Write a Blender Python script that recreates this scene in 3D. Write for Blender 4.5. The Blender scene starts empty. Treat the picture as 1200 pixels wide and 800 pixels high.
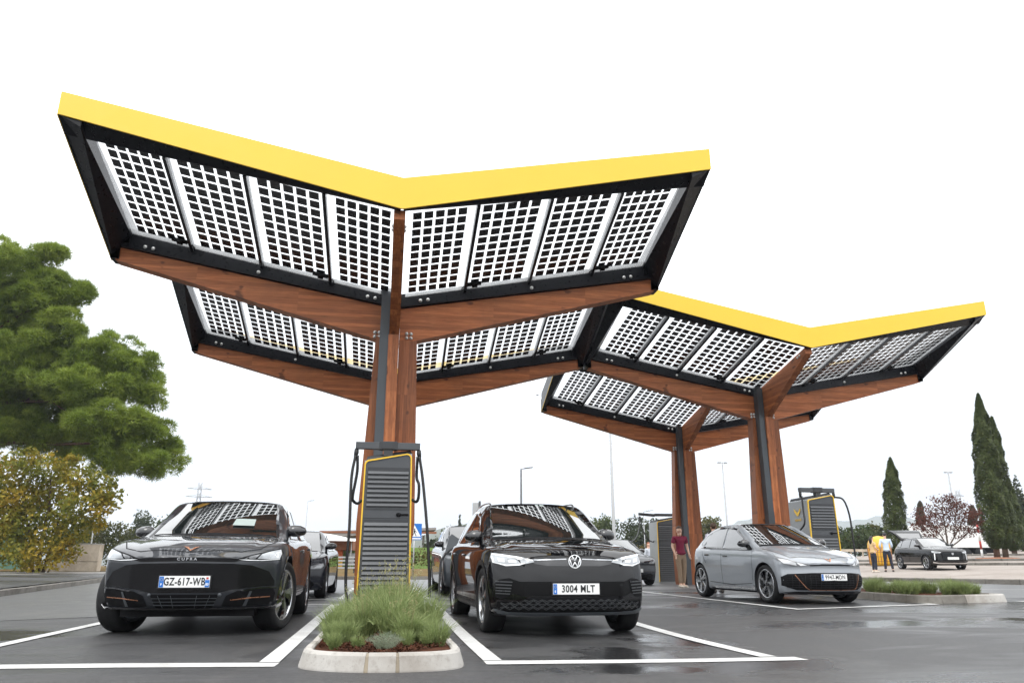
import bpy, bmesh, math, random
from mathutils import Vector, Matrix, Euler
from mathutils.bvhtree import BVHTree

scene = bpy.context.scene
COL = scene.collection
R = math.radians
random.seed(11)

# ------------------------------------------------------------------ camera
GS = 0.0115                                   # the whole site rises gently away from the camera
CAMX, CAMY, CAMZ = -0.01, -13.74, 0.735
cam_data = bpy.data.cameras.new("camera")
cam_data.sensor_width = 36.0
cam_data.lens = 888.5 / 1200.0 * 36.0
cam_data.clip_start = 0.05
cam_data.clip_end = 9000.0
cam = bpy.data.objects.new("camera", cam_data)
COL.objects.link(cam)
cam.location = (CAMX, CAMY, CAMZ)
cam.rotation_euler = (math.pi / 2 + 0.2939, 0.0, -0.1593)
scene.camera = cam

# ------------------------------------------------------------------ light
scene.view_settings.view_transform = 'Standard'
scene.view_settings.look = 'None'
scene.view_settings.exposure = 0.0
scene.view_settings.gamma = 1.0
SUN_EL, SUN_AZ = R(48), R(205)                # high thin cloud, brightest behind the photographer's left
world = bpy.data.worlds.new("World")
scene.world = world
world.use_nodes = True
wt = world.node_tree
wt.nodes.clear()
def wn(t, **kw):
    n = wt.nodes.new(t)
    for k, v in kw.items():
        setattr(n, k, v)
    return n
w_out = wn('ShaderNodeOutputWorld')
w_mix = wn('ShaderNodeMixShader')
w_bg1 = wn('ShaderNodeBackground')
w_bg2 = wn('ShaderNodeBackground')
sky = wn('ShaderNodeTexSky')
sky.sky_type = 'NISHITA'
sky.sun_disc = False
sky.sun_elevation = SUN_EL
sky.sun_rotation = SUN_AZ
w_bg1.inputs['Strength'].default_value = 0.1
wt.links.new(sky.outputs[0], w_bg1.inputs['Color'])
# overcast layer: luminance grows from the horizon to the zenith (CIE overcast sky), broken by soft clouds
tc = wn('ShaderNodeTexCoord')
sep = wn('ShaderNodeSeparateXYZ')
wt.links.new(tc.outputs['Generated'], sep.inputs[0])
up = wn('ShaderNodeMath', operation='MAXIMUM'); up.inputs[1].default_value = 0.0
wt.links.new(sep.outputs['Z'], up.inputs[0])
lum = wn('ShaderNodeMath', operation='MULTIPLY_ADD'); lum.inputs[1].default_value = 2.6; lum.inputs[2].default_value = 1.14
wt.links.new(up.outputs[0], lum.inputs[0])
mapn = wn('ShaderNodeMapping'); mapn.inputs['Scale'].default_value = (1.0, 1.0, 4.5)
wt.links.new(tc.outputs['Generated'], mapn.inputs['Vector'])
noi = wn('ShaderNodeTexNoise'); noi.inputs['Scale'].default_value = 2.4; noi.inputs['Detail'].default_value = 5.0; noi.inputs['Roughness'].default_value = 0.5
wt.links.new(mapn.outputs[0], noi.inputs['Vector'])
cl = wn('ShaderNodeMapRange'); cl.inputs['From Min'].default_value = 0.3; cl.inputs['From Max'].default_value = 0.7; cl.inputs['To Min'].default_value = 0.88; cl.inputs['To Max'].default_value = 1.14
wt.links.new(noi.outputs['Fac'], cl.inputs['Value'])
mul = wn('ShaderNodeMath', operation='MULTIPLY')
wt.links.new(lum.outputs[0], mul.inputs[0]); wt.links.new(cl.outputs[0], mul.inputs[1])
ramp = wn('ShaderNodeMix', data_type='RGBA')
ramp.inputs[6].default_value = (0.93, 0.965, 1.0, 1); ramp.inputs[7].default_value = (1.0, 1.0, 1.0, 1)
wt.links.new(up.outputs[0], ramp.inputs[0])
wt.links.new(ramp.outputs[2], w_bg2.inputs['Color'])
wt.links.new(mul.outputs[0], w_bg2.inputs['Strength'])
w_mix.inputs[0].default_value = 0.93          # cloud cover
wt.links.new(w_bg1.outputs[0], w_mix.inputs[1]); wt.links.new(w_bg2.outputs[0], w_mix.inputs[2])
wt.links.new(w_mix.outputs[0], w_out.inputs['Surface'])

sun_d = bpy.data.lights.new("sun", 'SUN')
sun_d.energy = 1.0
sun_d.angle = R(25)
sun_d.color = (1.0, 0.97, 0.92)
sun = bpy.data.objects.new("sun", sun_d)
COL.objects.link(sun)
# direction the light travels
_sd = Vector((-math.sin(SUN_AZ) * math.cos(SUN_EL), -math.cos(SUN_AZ) * math.cos(SUN_EL), -math.sin(SUN_EL)))
sun.rotation_euler = _sd.to_track_quat('-Z', 'Y').to_euler()
sun.location = (0, -20, 30)

try:
    scene.cycles.use_denoising = True
    scene.cycles.max_bounces = 10
    scene.cycles.transparent_max_bounces = 16
except Exception:
    pass

def gz(y, x=0.0):
    """height of the ground: a steady rise with a shallow hollow that drains to the right"""
    dip = (0.025 + 0.0125 * max(-2.0, min(2.2, x))) * math.exp(-((y + 5.2) / 3.2) ** 2) * math.exp(-(max(0.0, abs(x) - 3.2) / 1.6) ** 2)
    return GS * (y - CAMY) - dip

# ------------------------------------------------------------------ materials
MATS = {}
class NT:
    """small wrapper round a material node tree"""
    def __init__(self, name):
        self.m = bpy.data.materials.new(name)
        self.m.use_nodes = True
        self.t = self.m.node_tree
        self.b = self.t.nodes['Principled BSDF']
        self.o = self.t.nodes['Material Output']
        MATS[name] = self.m
    def n(self, typ, **kw):
        x = self.t.nodes.new(typ)
        for k, v in kw.items():
            setattr(x, k, v)
        return x
    def l(self, a, b):
        self.t.links.new(a, b)
    def coord(self, scale=(1, 1, 1), kind='Object'):
        c = self.n('ShaderNodeTexCoord'); mp = self.n('ShaderNodeMapping')
        mp.inputs['Scale'].default_value = scale
        self.l(c.outputs[kind], mp.inputs['Vector'])
        return mp.outputs[0]
    def world(self, scale=(1, 1, 1)):
        c = self.n('ShaderNodeNewGeometry'); mp = self.n('ShaderNodeMapping')
        mp.inputs['Scale'].default_value = scale
        self.l(c.outputs['Position'], mp.inputs['Vector'])
        return mp.outputs[0]
    def noise(self, vec, scale, detail=4, rough=0.55, dist=0.0):
        x = self.n('ShaderNodeTexNoise')
        x.inputs['Scale'].default_value = scale; x.inputs['Detail'].default_value = detail
        x.inputs['Roughness'].default_value = rough; x.inputs['Distortion'].default_value = dist
        self.l(vec, x.inputs['Vector'])
        return x.outputs['Fac']
    def rng(self, v, a, b, c, d):
        x = self.n('ShaderNodeMapRange')
        for k, q in zip(('From Min', 'From Max', 'To Min', 'To Max'), (a, b, c, d)):
            x.inputs[k].default_value = q
        self.l(v, x.inputs['Value'])
        return x.outputs[0]
    def ramp(self, v, stops):
        x = self.n('ShaderNodeValToRGB')
        e = x.color_ramp.elements
        while len(e) < len(stops):
            e.new(0.5)
        for el, (p, c) in zip(e, stops):
            el.position = p; el.color = (*c, 1)
        self.l(v, x.inputs['Fac'])
        return x.outputs['Color']
    def mixc(self, f, a, b, mode='MIX'):
        x = self.n('ShaderNodeMix', data_type='RGBA', blend_type=mode)
        for i, q in ((0, f), (6, a), (7, b)):
            if isinstance(q, (int, float)): x.inputs[i].default_value = q
            elif isinstance(q, tuple): x.inputs[i].default_value = (*q, 1)
            else: self.l(q, x.inputs[i])
        return x.outputs[2]
    def math(self, op, a, b=0.0):
        x = self.n('ShaderNodeMath', operation=op)
        for i, q in ((0, a), (1, b)):
            if isinstance(q, (int, float)): x.inputs[i].default_value = q
            else: self.l(q, x.inputs[i])
        return x.outputs[0]
    def bump(self, h, strength=0.3, dist=0.01):
        x = self.n('ShaderNodeBump')
        x.inputs['Strength'].default_value = strength; x.inputs['Distance'].default_value = dist
        self.l(h, x.inputs['Height']); self.l(x.outputs[0], self.b.inputs['Normal'])
    def set(self, **kw):
        mp = dict(base='Base Color', rough='Roughness', metal='Metallic', spec='Specular IOR Level', coat='Coat Weight', coatr='Coat Roughness', trans='Transmission Weight', ior='IOR')
        for k, v in kw.items():
            i = self.b.inputs[mp[k]]
            if isinstance(v, tuple): i.default_value = (*v, 1)
            elif isinstance(v, (int, float)): i.default_value = v
            else: self.l(v, i)
        return self

def plain(name, base, rough=0.5, metal=0.0, coat=0.0, var=0.12, vscale=6.0, spec=0.5, coatr=0.03, bump=0.0, bscale=60.0):
    """one colour with a little mottling so that no surface is perfectly flat"""
    t = NT(name)
    v = t.coord()
    f = t.noise(v, vscale, 5, 0.6)
    lo = tuple(c * (1 - var) for c in base); hi = tuple(min(1, c * (1 + var)) for c in base)
    t.set(base=t.mixc(f, lo, hi), metal=metal, coat=coat, spec=spec, coatr=coatr)
    t.set(rough=t.rng(t.noise(v, vscale * 2.3, 3), 0.3, 0.7, max(0.0, rough * 0.85), min(1, rough * 1.15)))
    if bump:
        t.bump(t.noise(v, bscale, 3), bump, 0.004)
    return t.m

def wood_mat(name, scale, tint=1.0, lam=2):
    t = NT(name)
    v = t.coord(scale)
    g1 = t.noise(v, 7.0, 8, 0.62, 0.6)
    g2 = t.noise(v, 26.0, 6, 0.7, 0.2)
    big = t.noise(t.coord((0.5, 0.5, 0.5)), 1.3, 3)
    c = t.ramp(g1, [(0.25, (0.17 * tint, 0.050 * tint, 0.013 * tint)), (0.48, (0.385 * tint, 0.112 * tint, 0.032 * tint)), (0.72, (0.52 * tint, 0.180 * tint, 0.060 * tint))])
    c = t.mixc(t.rng(g2, 0.58, 0.72, 0.0, 0.55), c, (0.075, 0.024, 0.010))
    c = t.mixc(t.rng(big, 0.35, 0.65, 0.0, 0.35), c, (0.36, 0.14, 0.055))
    # glued laminations: every board its own shade, a fine dark glue line between
    tcn = t.n('ShaderNodeTexCoord'); sx = t.n('ShaderNodeSeparateXYZ'); t.l(tcn.outputs['Object'], sx.inputs[0])
    q = t.math('MULTIPLY', sx.outputs[lam], 1 / 0.062)
    along = t.math('FLOOR', t.math('MULTIPLY', sx.outputs[2 if lam == 0 else 0], 0.55))
    cell = t.math('ADD', t.math('FLOOR', q), t.math('MULTIPLY', along, 17.0))
    wn_ = t.n('ShaderNodeTexWhiteNoise', noise_dimensions='1D'); t.l(cell, wn_.inputs['W'])
    c = t.mixc(1.0, c, t.mixc(wn_.outputs['Value'], (0.70, 0.68, 0.66), (1.18, 1.2, 1.22)), 'MULTIPLY')
    fr = t.math('FRACT', q)
    c = t.mixc(t.math('MULTIPLY', t.rng(fr, 0.0, 0.08, 1.0, 0.0), 0.5), c, (0.045, 0.015, 0.007))
    kn = t.noise(t.coord(tuple(max(0.9, k * 0.35) for k in scale)), 3.3, 2, 0.4)
    c = t.mixc(t.rng(kn, 0.68, 0.74, 0.0, 0.7), c, (0.05, 0.018, 0.008))
    wth = t.noise(t.coord((0.8, 0.8, 0.8)), 0.9, 5, 0.65, 0.5)
    c = t.mixc(t.rng(wth, 0.52, 0.75, 0.0, 0.45), c, (0.10, 0.042, 0.022))
    t.set(base=c, rough=t.rng(g2, 0.3, 0.7, 0.38, 0.6), spec=0.4)
    t.bump(g2, 0.25, 0.004)
    return t.m
M = MATS
wood_mat('wood_x', (0.30, 5.0, 5.0), 1.05, 2); wood_mat('wood_y', (5.0, 0.30, 5.0), 0.95, 2); wood_mat('wood_z', (5.0, 5.0, 0.30), 0.74, 0)
wood_mat('wood_z_pale', (5.0, 5.0, 0.5), 1.0, 0)

def asphalt(name='asphalt', soak=0.0, K=1.0):
    t = NT(name)
    v = t.world()
    agg = t.noise(v, 170.0, 3, 0.7)
    fine = t.noise(v, 420.0, 2, 0.6)
    mid = t.noise(v, 3.1, 5, 0.6)
    big = t.noise(v, 0.42, 4, 0.55, 0.4)
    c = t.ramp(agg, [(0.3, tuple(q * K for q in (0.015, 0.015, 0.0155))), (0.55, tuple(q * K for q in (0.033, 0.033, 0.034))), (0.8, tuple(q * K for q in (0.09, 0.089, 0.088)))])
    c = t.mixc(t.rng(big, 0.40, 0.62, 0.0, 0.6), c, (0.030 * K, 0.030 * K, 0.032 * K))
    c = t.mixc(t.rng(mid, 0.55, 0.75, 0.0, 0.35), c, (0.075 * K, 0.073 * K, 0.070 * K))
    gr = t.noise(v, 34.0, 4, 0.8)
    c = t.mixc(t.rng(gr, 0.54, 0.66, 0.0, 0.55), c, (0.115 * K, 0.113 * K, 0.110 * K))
    c = t.mixc(t.rng(gr, 0.48, 0.34, 0.0, 0.55), c, (0.016 * K, 0.016 * K, 0.017 * K))
    # thin cracks and oil spots
    vo = t.n('ShaderNodeTexVoronoi', feature='DISTANCE_TO_EDGE'); vo.inputs['Scale'].default_value = 0.33
    wv = t.n('ShaderNodeVectorMath', operation='ADD'); nz = t.n('ShaderNodeTexNoise'); nz.inputs['Scale'].default_value = 1.6; nz.inputs['Detail'].default_value = 5
    t.l(v, nz.inputs['Vector']); t.l(v, wv.inputs[0]); t.l(nz.outputs['Color'], wv.inputs[1]); t.l(wv.outputs[0], vo.inputs['Vector'])
    crk = t.math('MULTIPLY', t.rng(vo.outputs['Distance'], 0.0, 0.006, 1.0, 0.0), t.rng(t.noise(v, 0.5, 2), 0.50, 0.60, 0.0, 0.7))
    c = t.mixc(crk, c, (0.012, 0.012, 0.012))
    oil = t.noise(v, 1.35, 2, 0.4)
    c = t.mixc(t.rng(oil, 0.70, 0.76, 0.0, 0.6), c, (0.018, 0.017, 0.016))
    # streaks of half-dried water and tyre dust, along the lanes
    st = t.noise(t.world((0.9, 0.16, 1.0)), 2.6, 5, 0.6)
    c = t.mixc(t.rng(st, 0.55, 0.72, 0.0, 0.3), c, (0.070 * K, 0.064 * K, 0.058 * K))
    wet = t.rng(t.noise(t.world((0.5, 1.0, 1.0)), 0.55, 4, 0.55, 0.6), 0.46, 0.62, 0.0, 1.0)
    # named puddles: soft spots where water still stands
    geo = t.n('ShaderNodeNewGeometry')
    pud = None
    for (x, y, rx, ry) in ((2.1, -6.9, 0.55, 0.9), (1.75, -7.9, 0.7, 0.35), (3.0, -5.7, 0.5, 0.9), (6.3, -4.5, 1.4, 0.55), (1.2, -9.0, 1.2, 0.3), (9.0, -4.0, 2.2, 0.4)):
        s = t.n('ShaderNodeVectorMath', operation='SUBTRACT'); s.inputs[1].default_value = (x, y, 0)
        t.l(geo.outputs['Position'], s.inputs[0])
        q = t.n('ShaderNodeVectorMath', operation='MULTIPLY'); q.inputs[1].default_value = (1 / rx, 1 / ry, 0)
        t.l(s.outputs[0], q.inputs[0])
        ln = t.n('ShaderNodeVectorMath', operation='LENGTH'); t.l(q.outputs[0], ln.inputs[0])
        w = t.math('ADD', ln.outputs['Value'], t.rng(t.noise(v, 2.2, 4, 0.6), 0.3, 0.7, -0.5, 0.5))
        m = t.rng(w, 0.55, 1.15, 1.0, 0.0)
        pud = m if pud is None else t.math('MAXIMUM', pud, m)
    wetall = t.math('MAXIMUM', t.math('MAXIMUM', t.math('MULTIPLY', wet, 0.8), pud), t.rng(mid, 0.3, 0.7, soak * 0.75, soak))
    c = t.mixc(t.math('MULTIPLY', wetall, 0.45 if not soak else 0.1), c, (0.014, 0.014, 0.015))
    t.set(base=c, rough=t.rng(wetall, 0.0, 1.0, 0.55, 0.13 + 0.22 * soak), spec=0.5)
    h = t.math('ADD', agg, t.math('MULTIPLY', fine, 0.5))
    bp = t.n('ShaderNodeBump'); bp.inputs['Distance'].default_value = 0.004
    t.l(t.rng(wetall, 0.0, 1.0, 0.6, 0.12), bp.inputs['Strength'])
    t.l(h, bp.inputs['Height']); t.l(bp.outputs[0], t.b.inputs['Normal'])
asphalt()
asphalt('wet_sheen_road', 0.85, 2.6)  # wet asphalt with its base colour raised to stand in for sky sheen

def paint_white():
    t = NT('road_paint')
    v = t.world()
    w = t.noise(v, 55.0, 5, 0.7)
    d = t.noise(v, 2.2, 5, 0.65)
    c = t.mixc(t.rng(w, 0.57, 0.68, 0.0, 0.75), (0.60, 0.60, 0.585), (0.10, 0.10, 0.098))
    c = t.mixc(t.rng(d, 0.45, 0.70, 0.0, 0.55), c, (0.30, 0.29, 0.27))
    t.set(base=c, rough=0.45); t.bump(w, 0.25, 0.003)
paint_white()

def concrete(name, a, b, s=1.0, stain=(0.12, 0.10, 0.08)):
    t = NT(name)
    v = t.world()
    n1 = t.noise(v, 4.0 * s, 6, 0.65); n2 = t.noise(v, 60.0 * s, 4, 0.6); n3 = t.noise(v, 1.2 * s, 4, 0.6, 0.5)
    c = t.mixc(n1, a, b)
    c = t.mixc(t.rng(n3, 0.44, 0.66, 0.0, 0.75), c, stain)
    n4 = t.noise(v, 11.0 * s, 6, 0.7)
    c = t.mixc(t.rng(n4, 0.52, 0.70, 0.0, 0.45), c, tuple(x * 0.8 for x in stain))
    c = t.mixc(t.rng(n2, 0.60, 0.72, 0.0, 0.4), c, tuple(x * 0.5 for x in a))
    t.set(base=c, rough=0.85, spec=0.3); t.bump(n2, 0.35, 0.005)
    return t.m
concrete('kerb_concrete', (0.34, 0.325, 0.30), (0.50, 0.48, 0.45), 1.0, (0.20, 0.17, 0.14))
concrete('kerb_dark', (0.15, 0.14, 0.125), (0.26, 0.245, 0.22), 1.0, (0.09, 0.08, 0.065))
concrete('joint_mortar', (0.30, 0.25, 0.18), (0.38, 0.33, 0.25))
concrete('plaza_stone', (0.24, 0.21, 0.185), (0.33, 0.29, 0.26), 0.25, (0.19, 0.16, 0.135))
concrete('wall_render', (0.50, 0.42, 0.33), (0.60, 0.52, 0.42), 0.7, (0.34, 0.27, 0.20))
concrete('white_wall', (0.68, 0.67, 0.65), (0.75, 0.74, 0.72), 0.5, (0.5, 0.5, 0.49))

def dry_grass(name, a, b, c3):
    t = NT(name)
    v = t.world()
    n1 = t.noise(v, 0.6, 5, 0.6); n2 = t.noise(v, 9.0, 6, 0.7)
    t.set(base=t.mixc(t.rng(n2, 0.45, 0.65, 0.0, 0.7), t.mixc(t.rng(n1, 0.35, 0.65, 0, 1), a, b), c3), rough=0.95, spec=0.1)
    t.bump(n2, 0.8, 0.05)
dry_grass('dry_verge', (0.17, 0.105, 0.045), (0.115, 0.10, 0.035), (0.085, 0.045, 0.02))
dry_grass('hill_forest', (0.040, 0.062, 0.026), (0.065, 0.080, 0.036), (0.11, 0.10, 0.065))
dry_grass('mulch_soil', (0.065, 0.026, 0.014), (0.09, 0.035, 0.02), (0.03, 0.014, 0.01))

plain('yellow_panel', (0.80, 0.525, 0.034), 0.42, var=0.05, vscale=1.1)
plain('black_steel', (0.006, 0.0065, 0.009), 0.30, var=0.2, spec=0.22)
plain('channel_steel', (0.060, 0.068, 0.076), 0.38, metal=0.2, var=0.15, vscale=2.0)
plain('bolt_steel', (0.62, 0.62, 0.60), 0.35, metal=0.7)
plain('charger_grey', (0.070, 0.074, 0.080), 0.36, var=0.08, metal=0.25)
plain('charger_side', (0.31, 0.32, 0.325), 0.34, var=0.06, metal=0.2)
plain('charger_dark', (0.03, 0.032, 0.036), 0.5)
plain('charger_yellow', (0.80, 0.50, 0.035), 0.4, var=0.05)
plain('rubber', (0.012, 0.012, 0.013), 0.5, var=0.3)
plain('tyre_rubber', (0.014, 0.014, 0.015), 0.62, var=0.25, spec=0.25, vscale=20, bump=0.2)
plain('black_plastic', (0.012, 0.012, 0.014), 0.42, var=0.2, spec=0.25)
plain('matte_black', (0.006, 0.006, 0.007), 0.6, spec=0.10)
plain('mask_black', (0.005, 0.005, 0.006), 0.22, spec=0.28)
plain('insert_black', (0.004, 0.004, 0.0045), 0.35, spec=0.12)
plain('gloss_black', (0.006, 0.006, 0.008), 0.06, coat=1.0)
plain('grille_grey', (0.040, 0.043, 0.047), 0.3, var=0.2)
plain('chrome', (0.75, 0.75, 0.76), 0.14, metal=1.0, var=0.03)
plain('silver', (0.50, 0.51, 0.53), 0.22, metal=0.85, var=0.05)
plain('copper', (0.50, 0.24, 0.14), 0.28, metal=0.8, var=0.05)
plain('plate_white', (0.80, 0.80, 0.79), 0.35, var=0.03)
plain('plate_blue', (0.012, 0.15, 0.52), 0.35, var=0.05)
plain('plate_ink', (0.01, 0.01, 0.012), 0.4)
plain('lamp_white', (0.86, 0.88, 0.90), 0.12, coat=1.0, var=0.03)
plain('lamp_dim', (0.42, 0.44, 0.46), 0.15, coat=1.0, var=0.3, vscale=14)
plain('lamp_smoke', (0.20, 0.205, 0.215), 0.1, coat=1.0, var=0.4, vscale=18)
plain('paper', (0.30, 0.35, 0.33), 0.6, var=0.05)
plain('galvanised', (0.42, 0.43, 0.44), 0.4, metal=0.5)
plain('post_dark', (0.06, 0.065, 0.07), 0.45)
plain('post_pale', (0.36, 0.37, 0.38), 0.45)
plain('roof_brown', (0.24, 0.085, 0.035), 0.7)
plain('roof_grey', (0.26, 0.24, 0.23), 0.7)
plain('canvas_white', (0.80, 0.79, 0.77), 0.7, var=0.04)
plain('wall_orange', (0.55, 0.12, 0.03), 0.6)
plain('wall_ochre', (0.60, 0.36, 0.04), 0.6)
plain('wall_green', (0.16, 0.26, 0.06), 0.7)
plain('fence_green', (0.12, 0.25, 0.19), 0.6)
plain('sign_blue', (0.015, 0.16, 0.55), 0.4)
plain('sign_white', (0.82, 0.82, 0.81), 0.4)
plain('truck_white', (0.78, 0.78, 0.77), 0.35)
plain('truck_red', (0.45, 0.04, 0.03), 0.4)
plain('bark', (0.085, 0.055, 0.036), 0.95, var=0.5, vscale=12, bump=0.6, bscale=25)
plain('bark_pine', (0.10, 0.055, 0.035), 0.95, var=0.5, vscale=9, bump=0.7, bscale=18)
plain('terracotta', (0.34, 0.14, 0.07), 0.9, var=0.3)
plain('skin', (0.66, 0.42, 0.31), 0.5, var=0.06, spec=0.35)
plain('hair_brown', (0.055, 0.028, 0.015), 0.6, var=0.4, vscale=40)
plain('hair_black', (0.012, 0.010, 0.010), 0.55, var=0.4, vscale=40)
plain('hair_red', (0.30, 0.075, 0.022), 0.55, var=0.4, vscale=40)
plain('cloth_maroon', (0.17, 0.008, 0.036), 0.85, var=0.2, vscale=9)
plain('cloth_khaki', (0.25, 0.18, 0.12), 0.9, var=0.2, vscale=9)
plain('cloth_shoe', (0.60, 0.54, 0.45), 0.8, var=0.1)
plain('cloth_blue', (0.52, 0.62, 0.75), 0.85, var=0.1, vscale=9)
plain('cloth_lavender', (0.46, 0.45, 0.52), 0.85, var=0.1, vscale=9)
plain('cloth_navy', (0.016, 0.020, 0.035), 0.85, var=0.2)
plain('cloth_yellow', (0.62, 0.44, 0.22), 0.85, var=0.3, vscale=20)
plain('cloth_pale', (0.50, 0.53, 0.58), 0.85, var=0.2, vscale=9)
plain('shoe_dark', (0.03, 0.022, 0.018), 0.6)
plain('cabin_yellow', (0.70, 0.38, 0.02), 0.5, var=0.1)
plain('brick_red', (0.30, 0.12, 0.075), 0.85, var=0.2)

def carpaint(name, base, metal=0.3, rough=0.32, spark=0.25, spec=0.5):
    t = NT(name)
    v = t.coord()
    f = t.noise(v, 900.0, 1, 0.5)
    d = t.noise(v, 3.0, 5, 0.65)
    c = t.mixc(t.rng(f, 0.35, 0.65, 0, 1), tuple(x * (1 - spark) for x in base), tuple(min(1, x * (1 + spark)) for x in base))
    c = t.mixc(t.rng(d, 0.5, 0.8, 0.0, 0.035), c, (0.16, 0.14, 0.12))
    t.set(base=c, metal=metal, rough=rough, coat=1.0, coatr=t.rng(d, 0.35, 0.75, 0.01, 0.04), spec=spec)
    return t.m
carpaint('paint_graphite', (0.026, 0.029, 0.035), 0.25, 0.34, 0.25, 0.25)
carpaint('paint_black', (0.004, 0.004, 0.005), 0.0, 0.4, 0.25, 0.0)
carpaint('paint_grey', (0.265, 0.285, 0.31), 0.25, 0.34, 0.12)
carpaint('paint_navy', (0.006, 0.007, 0.013), 0.0, 0.35, 0.25, 0.0)
carpaint('paint_steel', (0.040, 0.048, 0.056), 0.2, 0.34, 0.25, 0.2)
carpaint('paint_suv', (0.006, 0.006, 0.007), 0.0, 0.4, 0.25, 0.0)

def glass_dark(name='car_glass', ior=1.85):
    t = NT(name)
    v = t.coord()
    d = t.noise(v, 4.0, 5, 0.7)
    t.set(base=t.mixc(d, (0.006, 0.008, 0.008), (0.014, 0.017, 0.017)), rough=0.015, spec=0.75, coat=1.0, coatr=0.012)
    t.m.node_tree.nodes['Principled BSDF'].inputs['Coat IOR'].default_value = ior
glass_dark()
glass_dark('side_glass', 2.5)
glass_dark('dulled_glass', 1.25)  # same glass, sky reflection weakened to darken the back-row windscreens

def solar_glass():
    t = NT('solar_glass')
    tr = t.n('ShaderNodeBsdfTransparent'); tr.inputs[0].default_value = (0.98, 0.985, 0.99, 1)
    tl = t.n('ShaderNodeBsdfTranslucent'); tl.inputs[0].default_value = (0.92, 0.93, 0.94, 1)
    gl = t.n('ShaderNodeBsdfGlossy'); gl.inputs['Roughness'].default_value = 0.03
    lw = t.n('ShaderNodeLayerWeight'); lw.inputs[0].default_value = 0.5
    f = t.noise(t.coord(), 3.0, 4)
    m1 = t.n('ShaderNodeMixShader'); m2 = t.n('ShaderNodeMixShader')
    t.l(t.rng(f, 0.3, 0.7, 0.12, 0.18), m1.inputs[0]); t.l(tr.outputs[0], m1.inputs[1]); t.l(tl.outputs[0], m1.inputs[2])
    t.l(t.math('ADD', t.math('MULTIPLY', t.math('POWER', lw.outputs['Facing'], 5.0), 0.7), 0.02), m2.inputs[0]); t.l(m1.outputs[0], m2.inputs[1]); t.l(gl.outputs[0], m2.inputs[2])
    t.l(m2.outputs[0], t.o.inputs['Surface'])
solar_glass()
plain('solar_cell', (0.017, 0.017, 0.019), 0.28, var=0.3, vscale=3.0)

def leaf_mat(name, stops, scale=0.9, trans=0.35, rough=0.6):
    """leaf colours vary from clump to clump and from leaf to leaf; some light passes through"""
    t = NT(name)
    v = t.coord()
    n1 = t.noise(v, scale, 4, 0.7); n2 = t.noise(v, scale * 9, 3, 0.7)
    f = t.math('ADD', t.math('MULTIPLY', n1, 0.62), t.math('MULTIPLY', n2, 0.38))
    c = t.ramp(f, stops)
    t.set(base=c, rough=rough, spec=0.3)
    tl = t.n('ShaderNodeBsdfTranslucent'); t.l(c, tl.inputs[0])
    m = t.n('ShaderNodeMixShader'); m.inputs[0].default_value = trans
    t.l(t.b.outputs[0], m.inputs[1]); t.l(tl.outputs[0], m.inputs[2]); t.l(m.outputs[0], t.o.inputs['Surface'])
leaf_mat('pine_needles', [(0.36, (0.085, 0.135, 0.018)), (0.50, (0.20, 0.27, 0.036)), (0.66, (0.34, 0.40, 0.07))], 0.45)
leaf_mat('autumn_leaves', [(0.32, (0.07, 0.11, 0.016)), (0.47, (0.19, 0.195, 0.026)), (0.60, (0.40, 0.27, 0.028)), (0.75, (0.36, 0.14, 0.025))], 0.5)
leaf_mat('cypress_leaves', [(0.36, (0.034, 0.050, 0.014)), (0.52, (0.078, 0.100, 0.030)), (0.68, (0.135, 0.150, 0.050))], 1.2, 0.15)
leaf_mat('cypress_brown', [(0.36, (0.035, 0.033, 0.018)), (0.60, (0.085, 0.070, 0.040))], 1.2, 0.15)
leaf_mat('plum_leaves', [(0.36, (0.050, 0.018, 0.014)), (0.55, (0.115, 0.040, 0.028)), (0.68, (0.17, 0.085, 0.05))], 0.8)
leaf_mat('green_leaves', [(0.36, (0.030, 0.052, 0.016)), (0.52, (0.070, 0.095, 0.026)), (0.68, (0.13, 0.135, 0.040))], 0.4)
leaf_mat('olive_leaves', [(0.36, (0.038, 0.050, 0.018)), (0.52, (0.095, 0.10, 0.030)), (0.68, (0.17, 0.125, 0.035))], 0.5)
leaf_mat('far_leaves', [(0.36, (0.026, 0.040, 0.018)), (0.60, (0.065, 0.080, 0.034))], 0.3)
leaf_mat('hedge_leaves', [(0.36, (0.040, 0.050, 0.014)), (0.60, (0.13, 0.085, 0.024))], 0.6)
leaf_mat('lavender_leaves', [(0.34, (0.11, 0.15, 0.050)), (0.52, (0.25, 0.31, 0.12)), (0.68, (0.46, 0.50, 0.24))], 5.0)
leaf_mat('santolina_leaves', [(0.34, (0.16, 0.20, 0.13)), (0.66, (0.33, 0.37, 0.27))], 9.0)
leaf_mat('straw_stalks', [(0.34, (0.23, 0.24, 0.11)), (0.66, (0.40, 0.36, 0.18))], 5.0)
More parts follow.
